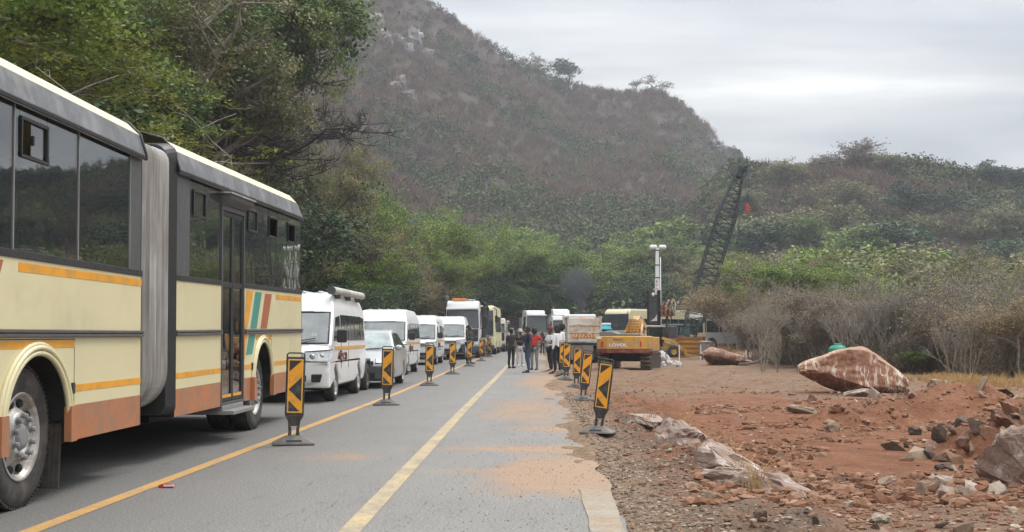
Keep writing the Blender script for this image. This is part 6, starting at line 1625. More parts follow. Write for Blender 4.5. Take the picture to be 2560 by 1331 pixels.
# ---------------------------------------------------------------- vegetation
def tubes_np(segs, n=4):
    """segs: list of (p0,p1,r0,r1) -> verts, quad faces"""
    S = np.array([[*a, *b, c, d] for a, b, c, d in segs], float); P0, P1, r0, r1 = S[:, :3], S[:, 3:6], S[:, 6], S[:, 7]
    d = P1-P0; d /= np.maximum(np.linalg.norm(d, axis=1, keepdims=True), 1e-6)
    ref = np.where(np.abs(d[:, 2:3]) < .9, np.array([[0, 0, 1.]]), np.array([[1., 0, 0]]))
    a = np.cross(d, ref); a /= np.maximum(np.linalg.norm(a, axis=1, keepdims=True), 1e-6); b = np.cross(d, a)
    t = np.arange(n)*2*PI/n; ring = a[:, None]*np.cos(t)[None, :, None]+b[:, None]*np.sin(t)[None, :, None]
    V = np.concatenate([P0[:, None]+ring*r0[:, None, None], P1[:, None]+ring*r1[:, None, None]], 1)
    base = np.arange(len(S))[:, None]*2*n; i = np.arange(n)
    F = np.stack([i, (i+1) % n, n+(i+1) % n, n+i], -1)[None]+base[:, :, None]
    return V.reshape(-1, 3), F.reshape(-1, 4)
def leaves_np(C, size, rg, flat=.3, aspect=.55, droop=0.):
    """C: centres (n,3), size (n,)"""
    n = len(C); nrm = rg.standard_normal((n, 3)); nrm[:, 2] = np.abs(nrm[:, 2])+flat*3; nrm /= np.linalg.norm(nrm, axis=1, keepdims=True)
    a = np.cross(nrm, rg.standard_normal((n, 3))); a /= np.linalg.norm(a, axis=1, keepdims=True); b = np.cross(nrm, a)
    s = size[:, None]; V = np.stack([C-a*s, C-b*s*aspect, C+a*s, C+b*s*aspect], 1)
    V[:, 0, 2] -= droop*size; V[:, 2, 2] -= droop*size
    return V.reshape(-1, 3), np.arange(n*4).reshape(n, 4)

def grow(rg, h, lean=0., stems=1, levels=4, kids=(3, 5), spread=.75, up=.25, shrink=.68, trunk_frac=.32, r0=.16, wob=.18, flatten=0.):
    """branch skeleton: returns segments and the end twigs"""
    segs, tips = [], []
    def br(p, d, L, r, lv):
        k = 3 if lv < levels else 2; q = np.array(p); pts = [q]
        for i in range(k):
            d = d+rg.standard_normal(3)*wob; d[2] += up*(.25 if lv else .1); 
            if flatten and lv >= 2: d[2] *= (1-flatten)
            d = d/np.linalg.norm(d); q2 = q+d*L/k; ra = r*(1-.35*i/k); rb = r*(1-.35*(i+1)/k)
            segs.append((q, q2, ra, rb, lv)); q = q2; pts.append(q)
        if lv == levels: tips.append((pts[0], pts[-1], d)); return
        n = rg.integers(kids[0], kids[1]+1)
        for j in range(n):
            t = (.35+.65*(j+1)/n) if lv else (.72+.28*(j+1)/n)
            base = pts[0]+(pts[-1]-pts[0])*t if lv else (pts[-2]+(pts[-1]-pts[-2])*((j+1)/n))
            ang_ = rg.random()*2*PI; side = np.array([math.cos(ang_), math.sin(ang_), rg.uniform(-.15, .5)])
            nd = d*(1-spread)+side*spread; nd /= np.linalg.norm(nd)
            br(base, nd, L*shrink*rg.uniform(.75, 1.2), r*(.62 if lv else .6), lv+1)
    for s in range(stems):
        a = rg.random()*2*PI; o = np.array([math.cos(a), math.sin(a), 0])*(.12*h*.3 if stems > 1 else 0)
        d = np.array([math.cos(a)*(.45 if stems > 1 else lean), math.sin(a)*(.45 if stems > 1 else lean), 1.]); d /= np.linalg.norm(d)
        br(o, d, h*trunk_frac*rg.uniform(.85, 1.15), r0, 0)
    return segs, tips
def leaf_mat(name, stops, trans=.25):
    nb = NB(name); at = nb.n('ShaderNodeAttribute', attribute_name='tone'); oi = nb.n('ShaderNodeObjectInfo')
    f = nb.math('ADD', at.outputs['Fac'], nb.math('MULTIPLY', nb.math('SUBTRACT', oi.outputs['Random'], .5), .35))
    c = nb.ramp(f, stops); m = nb.set(c, .6, spec=.25)
    tl = nb.n('ShaderNodeBsdfTranslucent'); nb.l(c, tl.inputs[0]); ms = nb.n('ShaderNodeMixShader'); ms.inputs[0].default_value = trans
    nb.l(nb.b.outputs[0], ms.inputs[1]); nb.l(tl.outputs[0], ms.inputs[2]); nb.l(ms.outputs[0], nb.out.inputs[0]); return m
LM = {
 'broad': leaf_mat('leaf_dark_green', [(0, (0.041, 0.075, 0.026)), (.4, (0.090, 0.150, 0.049)), (.75, (0.160, 0.225, 0.071)), (1, (0.244, 0.290, 0.104))]),
 'olive': leaf_mat('leaf_olive', [(0, (0.073, 0.083, 0.037)), (.4, (0.146, 0.150, 0.066)), (.75, (0.229, 0.220, 0.095)), (1, (0.311, 0.265, 0.137))]),
 'feather': leaf_mat('leaf_yellow_green', [(0, (0.099, 0.132, 0.024)), (.5, (0.215, 0.239, 0.042)), (1, (0.396, 0.355, 0.066))]),
 'lime': leaf_mat('leaf_bright_green', [(0, (.065, .105, .025)), (.5, (.150, .215, .045)), (1, (.27, .34, .08))]),
 'rust': leaf_mat('leaf_dry_brown', [(0, (0.112, 0.093, 0.039)), (.5, (0.225, 0.173, 0.075)), (1, (0.360, 0.255, 0.120))]),
 'dark': leaf_mat('leaf_evergreen', [(0, (0.018, 0.039, 0.018)), (.5, (0.045, 0.083, 0.036)), (1, (0.090, 0.135, 0.060))]),
 'dryleaf': leaf_mat('leaf_grey_brown', [(0, (0.147, 0.117, 0.079)), (.5, (0.233, 0.186, 0.128)), (1, (0.328, 0.259, 0.172))]),
}
def bark(name, c): return M(name, c, .95, var=.4, scale=3)
bk = {'brown': bark('bark_brown', (.12, .098, .075)), 'grey': bark('bark_grey', (.25, .22, .19)), 'pale': bark('bark_pale', (.30, .265, .22)), 'mauve': bark('bark_mauve', (.235, .19, .16)), 'dark': bark('bark_dark', (.035, .03, .026))}
PROTO = {}
def make_tree_meshes(key, seed, h, nleaf, lsize, leafm, barkm, cl=.5, flat=.3, twigs=0, gk=None, keep=1.0, tone_amp=.5, aspect=.55, twig_r=.012, sides=5, droop=0., cvar=.5):
    rg = np.random.default_rng(seed); segs, tips = grow(rg, h, **(gk or {}))
    mz = max(t[1][2] for t in tips); k = h/mz; K = lambda p: np.array(p)*k
    segs = [(K(a), K(b), c, d, lv) for a, b, c, d, lv in segs]; tips = [(K(a), K(b), d) for a, b, d in tips]
    fine = []
    for _ in range(twigs):
        a, b, d = tips[rg.integers(len(tips))]; t = rg.random(); p = a+(b-a)*t; dd = d+rg.standard_normal(3)*.8; dd[2] += .25; dd /= np.linalg.norm(dd)
        L = rg.uniform(.35, 1.0)*h*.055; m_ = p+dd*L*.5; d2 = dd+rg.standard_normal(3)*.35; d2 /= np.linalg.norm(d2); e = m_+d2*L*.5
        fine += [(p, m_, twig_r, twig_r*.8), (m_, e, twig_r*.8, twig_r*.4)]
        d3 = dd+rg.standard_normal(3)*.6; d3 /= np.linalg.norm(d3); fine.append((m_, m_+d3*L*.45, twig_r*.7, twig_r*.35))
    thick = [(a, b, c, d) for a, b, c, d, lv in segs if lv <= 1]; thin = [(a, b, max(c, twig_r), max(d, twig_r*.8)) for a, b, c, d, lv in segs if lv > 1]
    V1, F1 = tubes_np(thick, sides+2); V2, F2 = tubes_np(thin, 4 if sides > 4 else 3); Vs, Fs = [V1, V2], [F1, F2+len(V1)]
    if fine: V3, F3 = tubes_np(fine, 3); Vs.append(V3); Fs.append(F3+len(V1)+len(V2))
    tk = mesh_np('trunk', np.concatenate(Vs), np.concatenate(Fs), barkm, smooth=True)
    cr = None
    if nleaf:
        tp = [t for t in tips if rg.random() < keep]; tt = np.array([(t[0]+t[1])/2*.35+t[1]*.65 for t in tp]); tone_c = rg.random(len(tp))
        ii = rg.integers(len(tp), size=nleaf)
        # clumps: several dense knots per twig end
        kn = rg.standard_normal((len(tp), 4, 3))*cl*np.array([1, 1, .6]); kk = rg.integers(4, size=nleaf)
        C = tt[ii]+kn[ii, kk]*.9+rg.standard_normal((nleaf, 3))*cl*.42*np.array([1, 1, .55 if flat < .6 else .22])
        C[:, 2] = np.maximum(C[:, 2], .15)
        sz = lsize*rg.uniform(.6, 1.25, nleaf); V, F = leaves_np(C, sz, rg, flat, aspect, droop)
        tone = np.clip(.5+(tone_c[ii]-.5)*cvar+(rg.random(nleaf)-.5)*tone_amp, 0, 1)
        cr = mesh_np('crown', V, F, leafm, attrs={'tone': ('FACE', tone)})
    return tk, cr
def proto(key, *a, **k):
    tk, cr = make_tree_meshes(key, *a, **k); hh = a[1]
    PROTO.setdefault(key, []).append((tk.data, cr.data if cr else None, hh))
    bpy.data.objects.remove(tk); 
    if cr: bpy.data.objects.remove(cr)
G_tall = dict(levels=4, kids=(3, 5), spread=.62, up=.35, shrink=.70, trunk_frac=.34, r0=.22)
for s_ in (1, 2, 3): proto('broad', 100+s_, 12, 42000, .105, LM['broad'], bk['brown'], cl=.62, gk=G_tall, keep=.92, cvar=.9)
for s_ in (1, 2, 3): proto('olive', 110+s_, 12, 26000, .095, LM['olive'], bk['grey'], cl=.55, gk=G_tall, keep=.8, twigs=900, cvar=.8)
for s_ in (1, 2): proto('feather', 120+s_, 9, 20000, .085, LM['feather'], bk['grey'], cl=.60, flat=1.3, gk=dict(levels=4, kids=(3, 4), spread=.68, up=.22, shrink=.66, trunk_frac=.36, r0=.10, flatten=.3), aspect=.35, keep=.95, cvar=.7)
for s_ in (1, 2): proto('lime', 130+s_, 10, 42000, .088, LM['lime'], bk['brown'], cl=.65, gk=dict(levels=4, kids=(3, 4), spread=.72, up=.2, shrink=.7, trunk_frac=.28, r0=.2), cvar=.9)
for s_ in (1, 2, 3): proto('bare', 140+s_, 6, 5200, .05, LM['olive'], bk['grey'], cl=.35, gk=dict(levels=4, kids=(3, 4), spread=.62, up=.25, shrink=.72, trunk_frac=.3, r0=.10, stems=2, wob=.24), twigs=2600, twig_r=.010, keep=.4)
proto('darkbare', 149, 12, 0, .06, LM['dryleaf'], bk['dark'], gk=dict(levels=5, kids=(3, 4), spread=.66, up=.12, shrink=.72, trunk_frac=.34, r0=.2, lean=.35, wob=.22), twigs=2200, twig_r=.016)
for s_ in (1, 2, 3): proto('thicket', 150+s_, 3.6, 7000, .055, LM['dryleaf'], bk['mauve'], cl=.32, gk=dict(levels=3, kids=(3, 5), spread=.5, up=.4, shrink=.72, trunk_frac=.36, r0=.035, stems=7, wob=.2), twigs=2600, twig_r=.009, keep=.7)
for s_ in (1, 2): proto('pale', 160+s_, 4.5, 700, .05, LM['dryleaf'], bk['pale'], cl=.3, gk=dict(levels=3, kids=(2, 4), spread=.42, up=.5, shrink=.75, trunk_frac=.45, r0=.045, stems=5, wob=.16), twigs=1100, twig_r=.010, keep=.4)
for s_ in (1, 2): proto('rust', 170+s_, 5.5, 11000, .065, LM['rust'], bk['grey'], cl=.42, gk=dict(levels=4, kids=(3, 4), spread=.7, up=.2, shrink=.7, trunk_frac=.26, r0=.09, stems=2), twigs=900, keep=.8)
for s_ in (1, 2): proto('dark', 180+s_, 6, 22000, .085, LM['dark'], bk['dark'], cl=.55, gk=dict(levels=3, kids=(4, 5), spread=.65, up=.3, shrink=.72, trunk_frac=.25, r0=.11, stems=3), cvar=.9)
# farther ones: coarser leaves
for s_ in (1, 2): proto('fargreen', 190+s_, 9, 5200, .24, LM['lime'], bk['brown'], cl=.75, gk=dict(levels=3, kids=(4, 5), spread=.75, up=.2, shrink=.72, trunk_frac=.26, r0=.2), sides=4, cvar=.9)
for s_ in (1, 2): proto('farolive', 194+s_, 8, 3800, .22, LM['olive'], bk['grey'], cl=.7, gk=dict(levels=3, kids=(4, 5), spread=.72, up=.2, shrink=.72, trunk_frac=.28, r0=.15), sides=4, twigs=300, twig_r=.03, cvar=.9)
for s_ in (1, 2): proto('farbare', 198+s_, 7, 250, .2, LM['dryleaf'], bk['mauve'], cl=.6, gk=dict(levels=4, kids=(3, 4), spread=.7, up=.2, shrink=.7, trunk_frac=.26, r0=.2), sides=4, twigs=1400, twig_r=.028)
for s_ in (1, 2): proto('fardark', 202+s_, 8, 4200, .24, LM['dark'], bk['dark'], cl=.75, gk=dict(levels=3, kids=(4, 5), spread=.75, up=.2, shrink=.72, trunk_frac=.26, r0=.2), sides=4, cvar=.9)
TN = {'darkbare': 'bare_tree', 'broad': 'broadleaf_tree', 'olive': 'olive_leaved_tree', 'feather': 'feathery_acacia', 'lime': 'green_tree', 'bare': 'bare_tree', 'thicket': 'thorn_bush', 'pale': 'pale_stemmed_shrub', 'rust': 'dry_leaved_tree', 'dark': 'evergreen_tree', 'fargreen': 'green_tree', 'farolive': 'olive_leaved_tree', 'farbare': 'bare_tree', 'fardark': 'evergreen_tree'}
tree_n = [0]
def tree(kind, x, y, h, label, group, wide=1., z=None, rz=None):
    P_ = PROTO[kind]; tk, cr, hh = P_[tree_n[0] % len(P_)]; tree_n[0] += 1
    s = h/hh; z = Hs(x, y)-.08*s if z is None else z
    t = empty(TN[kind], (x, y, z), random.random()*6.28 if rz is None else rz, label, 'bush' if kind in ('thicket', 'pale') else 'tree', group, 1.); t.scale = (s*wide, s*wide, s)
    for nm, me in (('trunk' if kind not in ('thicket', 'pale') else 'stems', tk), ('crown', cr)):
        if me is None: continue
        o = bpy.data.objects.new(nm, me); COL.objects.link(o); o.parent = t
    return t
def treepx(kind, px, Y, ytop, label, group, wide=1., rz=None):
    x = X_at(px, Y); zb = Hs(x, Y); zt = CAM_H+(838-ytop)*Y/3000; return tree(kind, x, Y, max(1., zt-zb), label, group, wide, rz=rz)
# --- left slope
GL = 'trees of the wooded slope behind the bus'
A_ = {'broad': 'dense dark green tree on the wooded slope behind the bus', 'olive': 'olive-brown leaved tree with grey limbs on the slope behind the bus', 'feather': 'yellow-green feathery tree hanging over the bus roof', 'lime': 'bright green tree on the wooded slope behind the bus', 'dark': 'dark evergreen thicket low on the slope behind the vans', 'bare': 'grey leafless tree among the green slope trees', 'rust': 'brown-leaved small tree low on the slope behind the vans'}
def L_(k, x, y, h, w=1.): tree(k, x, y, h, A_[k], GL+' ('+k+')', w)
L_('broad', -15.6, 60, 18, .62); L_('olive', -14.2, 52, 15.5, .68); L_('olive', -18.5, 70, 20, .62); L_('broad', -16, 47, 14, .9); L_('broad', -19, 66, 19, .9)
L_('olive', -14.5, 40, 13, .9); L_('broad', -17.5, 33, 11); L_('feather', -13.2, 31, 8.2, .95); L_('broad', -14.0, 37.5, 10.5, .8); L_('feather', -13.0, 24.5, 7.5, .9); L_('lime', -15.5, 27, 9.5); L_('lime', -13.2, 19.5, 7.5)
L_('feather', -12.8, 45, 7.0, .8)
for k in range(34):
    y = random.uniform(24, 120); x = -random.uniform(17, 22)-random.random()*20-max(0, y-80)*.05
    L_(random.choice(['broad', 'olive', 'olive', 'broad', 'olive']), x, y, random.uniform(10, 15.5))
for k in range(16):
    y = 22+k*4.2+random.uniform(-1, 1); L_(random.choice(['dark', 'olive', 'dark', 'broad']), -random.uniform(11.5, 13.2), y, random.uniform(4.5, 8))
bt = tree('darkbare', -13.6, 57, 14.0, 'leafless dark-branched tree reaching right over the green slope edge', None, .95)
for o in bt.children:
    if o.name.startswith('trunk'): pass
# --- roadside trees stepping down along the queue
GR = 'trees along the far left roadside'
for (k, px, Y, yt, w) in [('olive', 810, 82, 330, .62), ('olive', 740, 76, 110, .6), ('lime', 860, 88, 450, .62), ('olive', 920, 96, 455, .65), ('lime', 1010, 104, 500, .85), ('dark', 810, 66, 560, .7), ('dark', 870, 72, 600, .7), ('lime', 810, 62, 620, 1.), ('dark', 800, 58, 690, 1.), ('broad', 930, 108, 440, .6),
        ('olive', 1050, 112, 520, .8), ('lime', 1085, 118, 525, .8), ('olive', 1135, 152, 580, .85), ('rust', 985, 96, 650, .8), ('rust', 1060, 116, 660, .9), ('rust', 1115, 145, 665, .9), ('olive', 880, 78, 540, .65), ('rust', 1160, 165, 670, 1.), ('dark', 905, 80, 690, .7), ('olive', 1030, 106, 690, .8), ('rust', 900, 60, 730, .8), ('dark', 850, 54, 720, .9), ('olive', 1095, 134, 700, .8)]:
    treepx(k, px, Y, yt, {'olive': 'olive-leaved tree on the left roadside beyond the minibuses', 'broad': 'tall dark green tree beyond the minibuses', 'lime': 'bright yellow-green tree on the left roadside beyond the bus', 'dark': 'dark green undergrowth tree right behind the white vans', 'rust': 'brownish thin-leaved tree above the white truck cab'}[k], GR+' ('+k+')', w)
# --- round green trees closing off the road
GV = 'round green trees at the bend'
for (k, px, Y, yt, w) in [('lime', 1245, 150, 588, 1.15), ('lime', 1315, 152, 576, 1.3), ('lime', 1390, 166, 600, 1.2), ('broad', 1270, 152, 640, 1.1), ('lime', 1460, 162, 640, 1.2), ('lime', 1515, 168, 655, 1.1), ('broad', 1360, 150, 690, 1.1), ('broad', 1215, 148, 650, 1.), ('dark', 1190, 140, 700, 1.1), ('dark', 1280, 146, 720, 1.3), ('dark', 1330, 148, 735, 1.2), ('olive', 1420, 158, 690, 1.2), ('dark', 1560, 160, 715, 1.2), ('olive', 1500, 156, 720, 1.2), ('dark', 1450, 158, 745, 1.2), ('broad', 1240, 142, 690, 1.),
        ('olive', 1590, 165, 650, 1.1), ('broad', 1640, 160, 620, 1.1), ('dark', 1690, 150, 680, 1.2), ('broad', 1700, 165, 590, 1.1), ('olive', 1740, 160, 600, 1.1), ('dark', 1640, 152, 720, 1.2)]:
    treepx(k, px, Y, yt, {'lime': 'round bright green tree closing off the road at the bend', 'broad': 'dark green tree at the bend behind the trucks', 'dark': 'dark low tree behind the trucks at the bend', 'olive': 'olive tree at the bend beside the rising smoke'}[k], GV+' ('+k+')', w)
# --- right side: bushes and bare trees behind the dirt
GB = 'brush along the far edge of the dirt'
treepx('olive', 1870, 112, 618, 'round olive tree with red crane ball hanging before it', None, 1.2)
treepx('rust', 1845, 76, 715, 'brownish tree at the foot of the crane boom', None, 1.1)
treepx('lime', 2005, 80, 632, 'bright green tree in the brush left of the big bare tree', None, 1.1)
treepx('lime', 2105, 92, 690, 'small bright green tree right beside the bigger green one in the brush', None, 1.0)
treepx('bare', 2270, 48, 650, 'large bare grey tree with spreading limbs, biggest in the brush', None, 1.25)
treepx('bare', 2360, 52, 650, 'bare tree standing just right of the biggest bare one', None, 1.1)
treepx('rust', 2535, 40, 740, 'dry yellow-brown tree at the right picture edge', None, 1.15)
treepx('rust', 2480, 56, 700, 'brown-leaved tree behind the dry tree at the right edge', None, 1.1)
treepx('lime', 2270, 46, 870, 'low fresh green bush behind the huge boulder', None, 1.1)
for (px, Y, yt) in [(1935, 58, 800), (2180, 49, 700), (1890, 62, 760), (2440, 50, 790), (2080, 55, 760), (1975, 60, 770)]:
    treepx('pale', px, Y, yt, 'pale-stemmed leafless shrub in the brush', GB+' (pale stems)', 1.)
for k in range(14):
    px = 1900+k*52+random.uniform(-15, 15); treepx('pale', px, random.uniform(47, 55)-(6 if px > 2350 else 0), random.uniform(700, 820), 'pale-stemmed leafless shrub in the brush', GB+' (pale stems)', .75)
for k in range(58):
    px = random.uniform(1870, 2720); Y = random.uniform(49, 66) if px > 1960 else random.uniform(64, 74)
    if px > 2300: Y -= random.uniform(2, 9)
    kd = random.choice(['thicket']*5+['pale', 'bare', 'bare', 'rust'])
    treepx(kd, px, Y, random.uniform(690, 810)-(40 if kd == 'bare' else 0), {'thicket': 'grey-brown leafless thorn bush in the brush', 'pale': 'pale-stemmed leafless shrub in the brush', 'bare': 'thin bare tree in the brush', 'rust': 'small dry-leaved tree in the brush'}[kd], {'thicket': GB+' (thorn)', 'pale': GB+' (pale stems)', 'bare': GB+' (bare)', 'rust': GB+' (dry)'}[kd], .8)
for k in range(46):
    px = random.uniform(1760, 2750); Y = random.uniform(78, 140)
    if px < 1980: Y = random.uniform(118, 142)
    kd = random.choice(['farolive', 'farbare', 'fargreen', 'farolive', 'olive', 'olive'])
    treepx(kd, px, Y, random.uniform(610, 700), {'farolive': 'olive-leaved tree behind the brush', 'farbare': 'greyish bare tree behind the brush', 'fargreen': 'green tree behind the brush', 'olive': 'olive-leaved tree behind the brush'}[kd], 'trees behind the brush ('+kd.replace('far', '')+')', 1.1)
# --- trees that stand out on the hills
for (k, px, Y, yt, w, lb) in [('farbare', 1333, 462, 124, 1.3, 'bare spreading tree on the mountain skyline'), ('fardark', 1420, 464, 150, 1.1, 'dark green tree on the mountain skyline'), ('farbare', 1630, 466, 188, 1.3, 'bare tree on the rounded summit shoulder'), ('farbare', 1590, 466, 196, 1., 'small bare tree left of the summit shoulder'),
        ('farbare', 2108, 270, 352, 1.35, 'left of two umbrella-shaped bare trees on the right skyline'), ('farbare', 2158, 270, 350, 1.45, 'right of two umbrella-shaped bare trees on the right skyline'), ('fardark', 2468, 268, 412, 1.2, 'dark green tree on the right skyline'), ('farbare', 2518, 268, 420, 1., 'thin bare tree near the right end of the skyline'), ('fardark', 2556, 266, 422, 1.2, 'dark green tree at the right end of the skyline'),
        ('farolive', 1960, 266, 402, 1.2, 'olive tree in the dip of the skyline beside the crane'), ('farolive', 2215, 268, 382, 1.2, 'rounded dark tree right of the umbrella-shaped bare trees'), ('fardark', 1185, 430, 135, 1.3, 'lone green tree high on the mountain face'), ('fargreen', 2035, 215, 540, 1.2, 'bright green tree halfway up the right hill'), ('fargreen', 1715, 210, 540, 1., 'yellow-green tree low on the mountain behind the crane')]:
    treepx(k, px, Y, yt, lb, None, w)
for k in range(30):
    px = random.uniform(940, 2700); Y = random.uniform(180, 250); x = X_at(px, Y); kd = random.choice(['fargreen', 'farolive', 'fardark', 'farolive'])
    tree(kd, x, Y, random.uniform(7, 11), {'fargreen': 'green tree low on the hillside', 'farolive': 'olive tree low on the hillside', 'fardark': 'dark green tree low on the hillside'}[kd], 'trees low on the hillside ('+kd+')', 1.2)
# --- hillside scrub: one mass
def scrub(n):
    rg = np.random.default_rng(5)
    u = rg.uniform(560, 2950, n); s = rg.random(n)
    Y = np.where(rg.random(n) < .62, 165+s*320, 135+s*150)
    x = (u-1335)*Y/3000; Y2 = Y; z = H(x, Y2)
    grn = fbm(x*.03, Y*.03, 3, 61); low = sst(230, 150, Y)
    kind = (rg.random(n) < np.clip((grn-.46)*4.0+.16+low*.35, .03, .92))
    hh = rg.uniform(1.6, 3.9, n)*(1+.25*kind)*np.where(Y < 200, 1.25, 1)
    VV, FF, TT = [], [], []; off_ = 0
    # leafy / twiggy clumps
    for kd, m_, sz in ((True, 100, .42), (False, 95, .38)):
        ii = np.where(kind == kd)[0]; N_ = len(ii)
        th = rg.random((N_, m_))*2*PI; ph = np.arccos(rg.uniform(-.15, 1, (N_, m_))); rr = rg.uniform(.35, 1, (N_, m_))**.5*(1+.25*np.sin(th*3+rg.random((N_, 1))*6))
        w = hh[ii][:, None]*rg.uniform(.5, .8, (N_, 1))
        C = np.stack([x[ii][:, None]+w*rr*np.sin(ph)*np.cos(th), Y[ii][:, None]+w*rr*np.sin(ph)*np.sin(th), z[ii][:, None]+hh[ii][:, None]*(.25+.62*rr*np.cos(ph))], -1).reshape(-1, 3)
        if kd: V, F = leaves_np(C, sz*rg.uniform(.5, 1.2, len(C)), rg, .2, .6)
        else:      # bare twigs: slivers pointing up and out
            n_ = len(C); d = np.stack([np.cos(th)*.6, np.sin(th)*.6, np.ones_like(th)*1.], -1).reshape(-1, 3)+rg.standard_normal((n_, 3))*.35
            a = np.cross(d, rg.standard_normal((n_, 3))); a /= np.linalg.norm(a, axis=1, keepdims=True); d /= np.linalg.norm(d, axis=1, keepdims=True)
            L2 = rg.uniform(.5, 1.1, (n_, 1)); V = np.stack([C-d*L2-a*.075, C-d*L2+a*.075, C+d*L2+a*.03, C+d*L2-a*.03], 1).reshape(-1, 3); F = np.arange(n_*4).reshape(n_, 4)
        base = rg.random(N_)
        tone = np.where(kd, .62+.38*base, .05+.42*base)[:, None]+(rg.random((N_, m_))-.5)*.12
        VV.append(V); FF.append(F+off_); off_ += len(V); TT.append(np.clip(tone, 0, 1).ravel())
    # trunks are not told apart at this distance
    nb = NB('scrub_leaf'); at = nb.n('ShaderNodeAttribute', attribute_name='tone')
    c = nb.ramp(at.outputs['Fac'], [(0, (.100, .070, .064)), (.22, (.165, .112, .086)), (.46, (.205, .145, .090)), (.60, (.078, .078, .042)), (.8, (.082, .098, .042)), (1, (.125, .160, .055))]); m = nb.set(c, .9, spec=.1)
    o = mesh_np('scrub', np.concatenate(VV), np.concatenate(FF), m, attrs={'tone': ('FACE', np.concatenate(TT))}); tag(o, 'grey-brown and olive scrub woodland covering the hillsides', 'scrub', kind='stuff')
scrub(17000)
# undergrowth on the left slope
def under(n):
    rg = np.random.default_rng(9); y = rg.uniform(14, 150, n); x = -10.6-rg.random(n)**1.6*34-.0*y; z = H(x, y); m_ = 60
    h = rg.uniform(.5, 1.8, n); th = rg.random((n, m_))*2*PI; rr = rg.random((n, m_))**.5
    C = np.stack([x[:, None]+h[:, None]*rr*np.cos(th), y[:, None]+h[:, None]*rr*np.sin(th), z[:, None]+h[:, None]*(1-rr*.6)*rg.random((n, m_))*1.1], -1).reshape(-1, 3)
    V, F = leaves_np(C, rg.uniform(.06, .14, len(C)), rg, .3, .5); tone = np.clip(np.repeat(rg.random(n), m_)*.7+rg.random(len(C))*.3, 0, 1)
    tag(mesh_np('undergrowth', V, F, LM['olive'], attrs={'tone': ('FACE', tone)}), 'tangled green undergrowth along the foot of the left slope', 'undergrowth', kind='stuff')
under(1500)
def dryunder(n):
    rg = np.random.default_rng(19); y = rg.uniform(47, 76, n); x = .2*y+rg.random(n)*.42*y; k_ = (y > 60) | (x > .25*y); x, y = x[k_], y[k_]; n = len(x); y = np.where(x/y > .33, y-5, y); z = H(x, y); m_ = 70
    h = rg.uniform(.5, 1.6, n); th = rg.random((n, m_))*2*PI; rr = rg.random((n, m_))**.5
    C = np.stack([x[:, None]+h[:, None]*rr*np.cos(th)*.9, y[:, None]+h[:, None]*rr*np.sin(th)*.9, z[:, None]+h[:, None]*(1-rr*.6)*rg.random((n, m_))], -1).reshape(-1, 3); n_ = len(C)
    d = np.stack([np.cos(th)*.5, np.sin(th)*.5, np.ones_like(th)], -1).reshape(-1, 3)+rg.standard_normal((n_, 3))*.5; d /= np.linalg.norm(d, axis=1, keepdims=True)
    a = np.cross(d, rg.standard_normal((n_, 3))); a /= np.linalg.norm(a, axis=1, keepdims=True); L2 = rg.uniform(.10, .36, (n_, 1)); w = .014
    V = np.stack([C-d*L2-a*w, C-d*L2+a*w, C+d*L2+a*w*.6, C+d*L2-a*w*.6], 1).reshape(-1, 3); F = np.arange(n_*4).reshape(n_, 4)
    tone = np.clip(np.repeat(rg.random(n), m_)*.6+rg.random(n_)*.4, 0, 1)
    tag(mesh_np('dry_undergrowth', V, F, LM['dryleaf'], attrs={'tone': ('FACE', tone)}), 'dry brown undergrowth at the feet of the right-hand brush', 'undergrowth', kind='stuff')
dryunder(3600)
# brush litter at the feet of the right-hand bushes and dry grass
def drygrass(name, pts, label, n_=26, h=(.15, .4), group=None, mat=None, kind=None):
    rg = np.random.default_rng(len(pts)+3); segs = []
    for (x, y) in pts:
        z = Hs(x, y)
        for _ in range(n_):
            a = rg.random()*6.28; t = rg.uniform(.05, .5); hh = rg.uniform(*h); p0 = np.array([x+rg.normal()*.05, y+rg.normal()*.05, z]); p1 = p0+np.array([math.cos(a)*t*.4*hh, math.sin(a)*t*.4*hh, hh*.6]); p2 = p1+np.array([math.cos(a)*t*hh, math.sin(a)*t*hh, hh*.35]); segs += [(p0, p1, .004, .003), (p1, p2, .003, .001)]
    V, F = tubes_np(segs, 3); o = mesh_np(name, V, F, mat or m_straw); tag(o, label, 'grass', group, kind); return o
m_straw = M('dry_straw', (.45, .29, .12), .9, var=.35, scale=8)
for i, (px, py) in enumerate([(1775, 1140), (1822, 1172), (1852, 1205), (1885, 1225), (1625, 1072), (1694, 1088), (1706, 1092)]):
    Y = Y_ground(py-12); x = X_at(px, Y); drygrass('grass_tuft', [(x, Y)], 'dry straw-coloured grass tuft growing between the rocks of the shoulder edge', 34, (.12, .34), 'dry grass tufts at the shoulder edge')
drygrass('straw', [(rng.uniform(11.6, 16.5), rng.uniform(34, 39)) for _ in range(170)], 'yellow dry grass strip in front of the bushes at the right', 22, (.15, .35), None, None, 'stuff')
drygrass('grass_tuft', [(X_at(1806, 59)+rng.normal()*.4, 59.3+rng.normal()*.2) for _ in range(30)], 'brown dry grass growing behind and over the brown boulder', 24, (.5, 1.2), None, M('brown_straw', (.30, .17, .08), .9, var=.3))
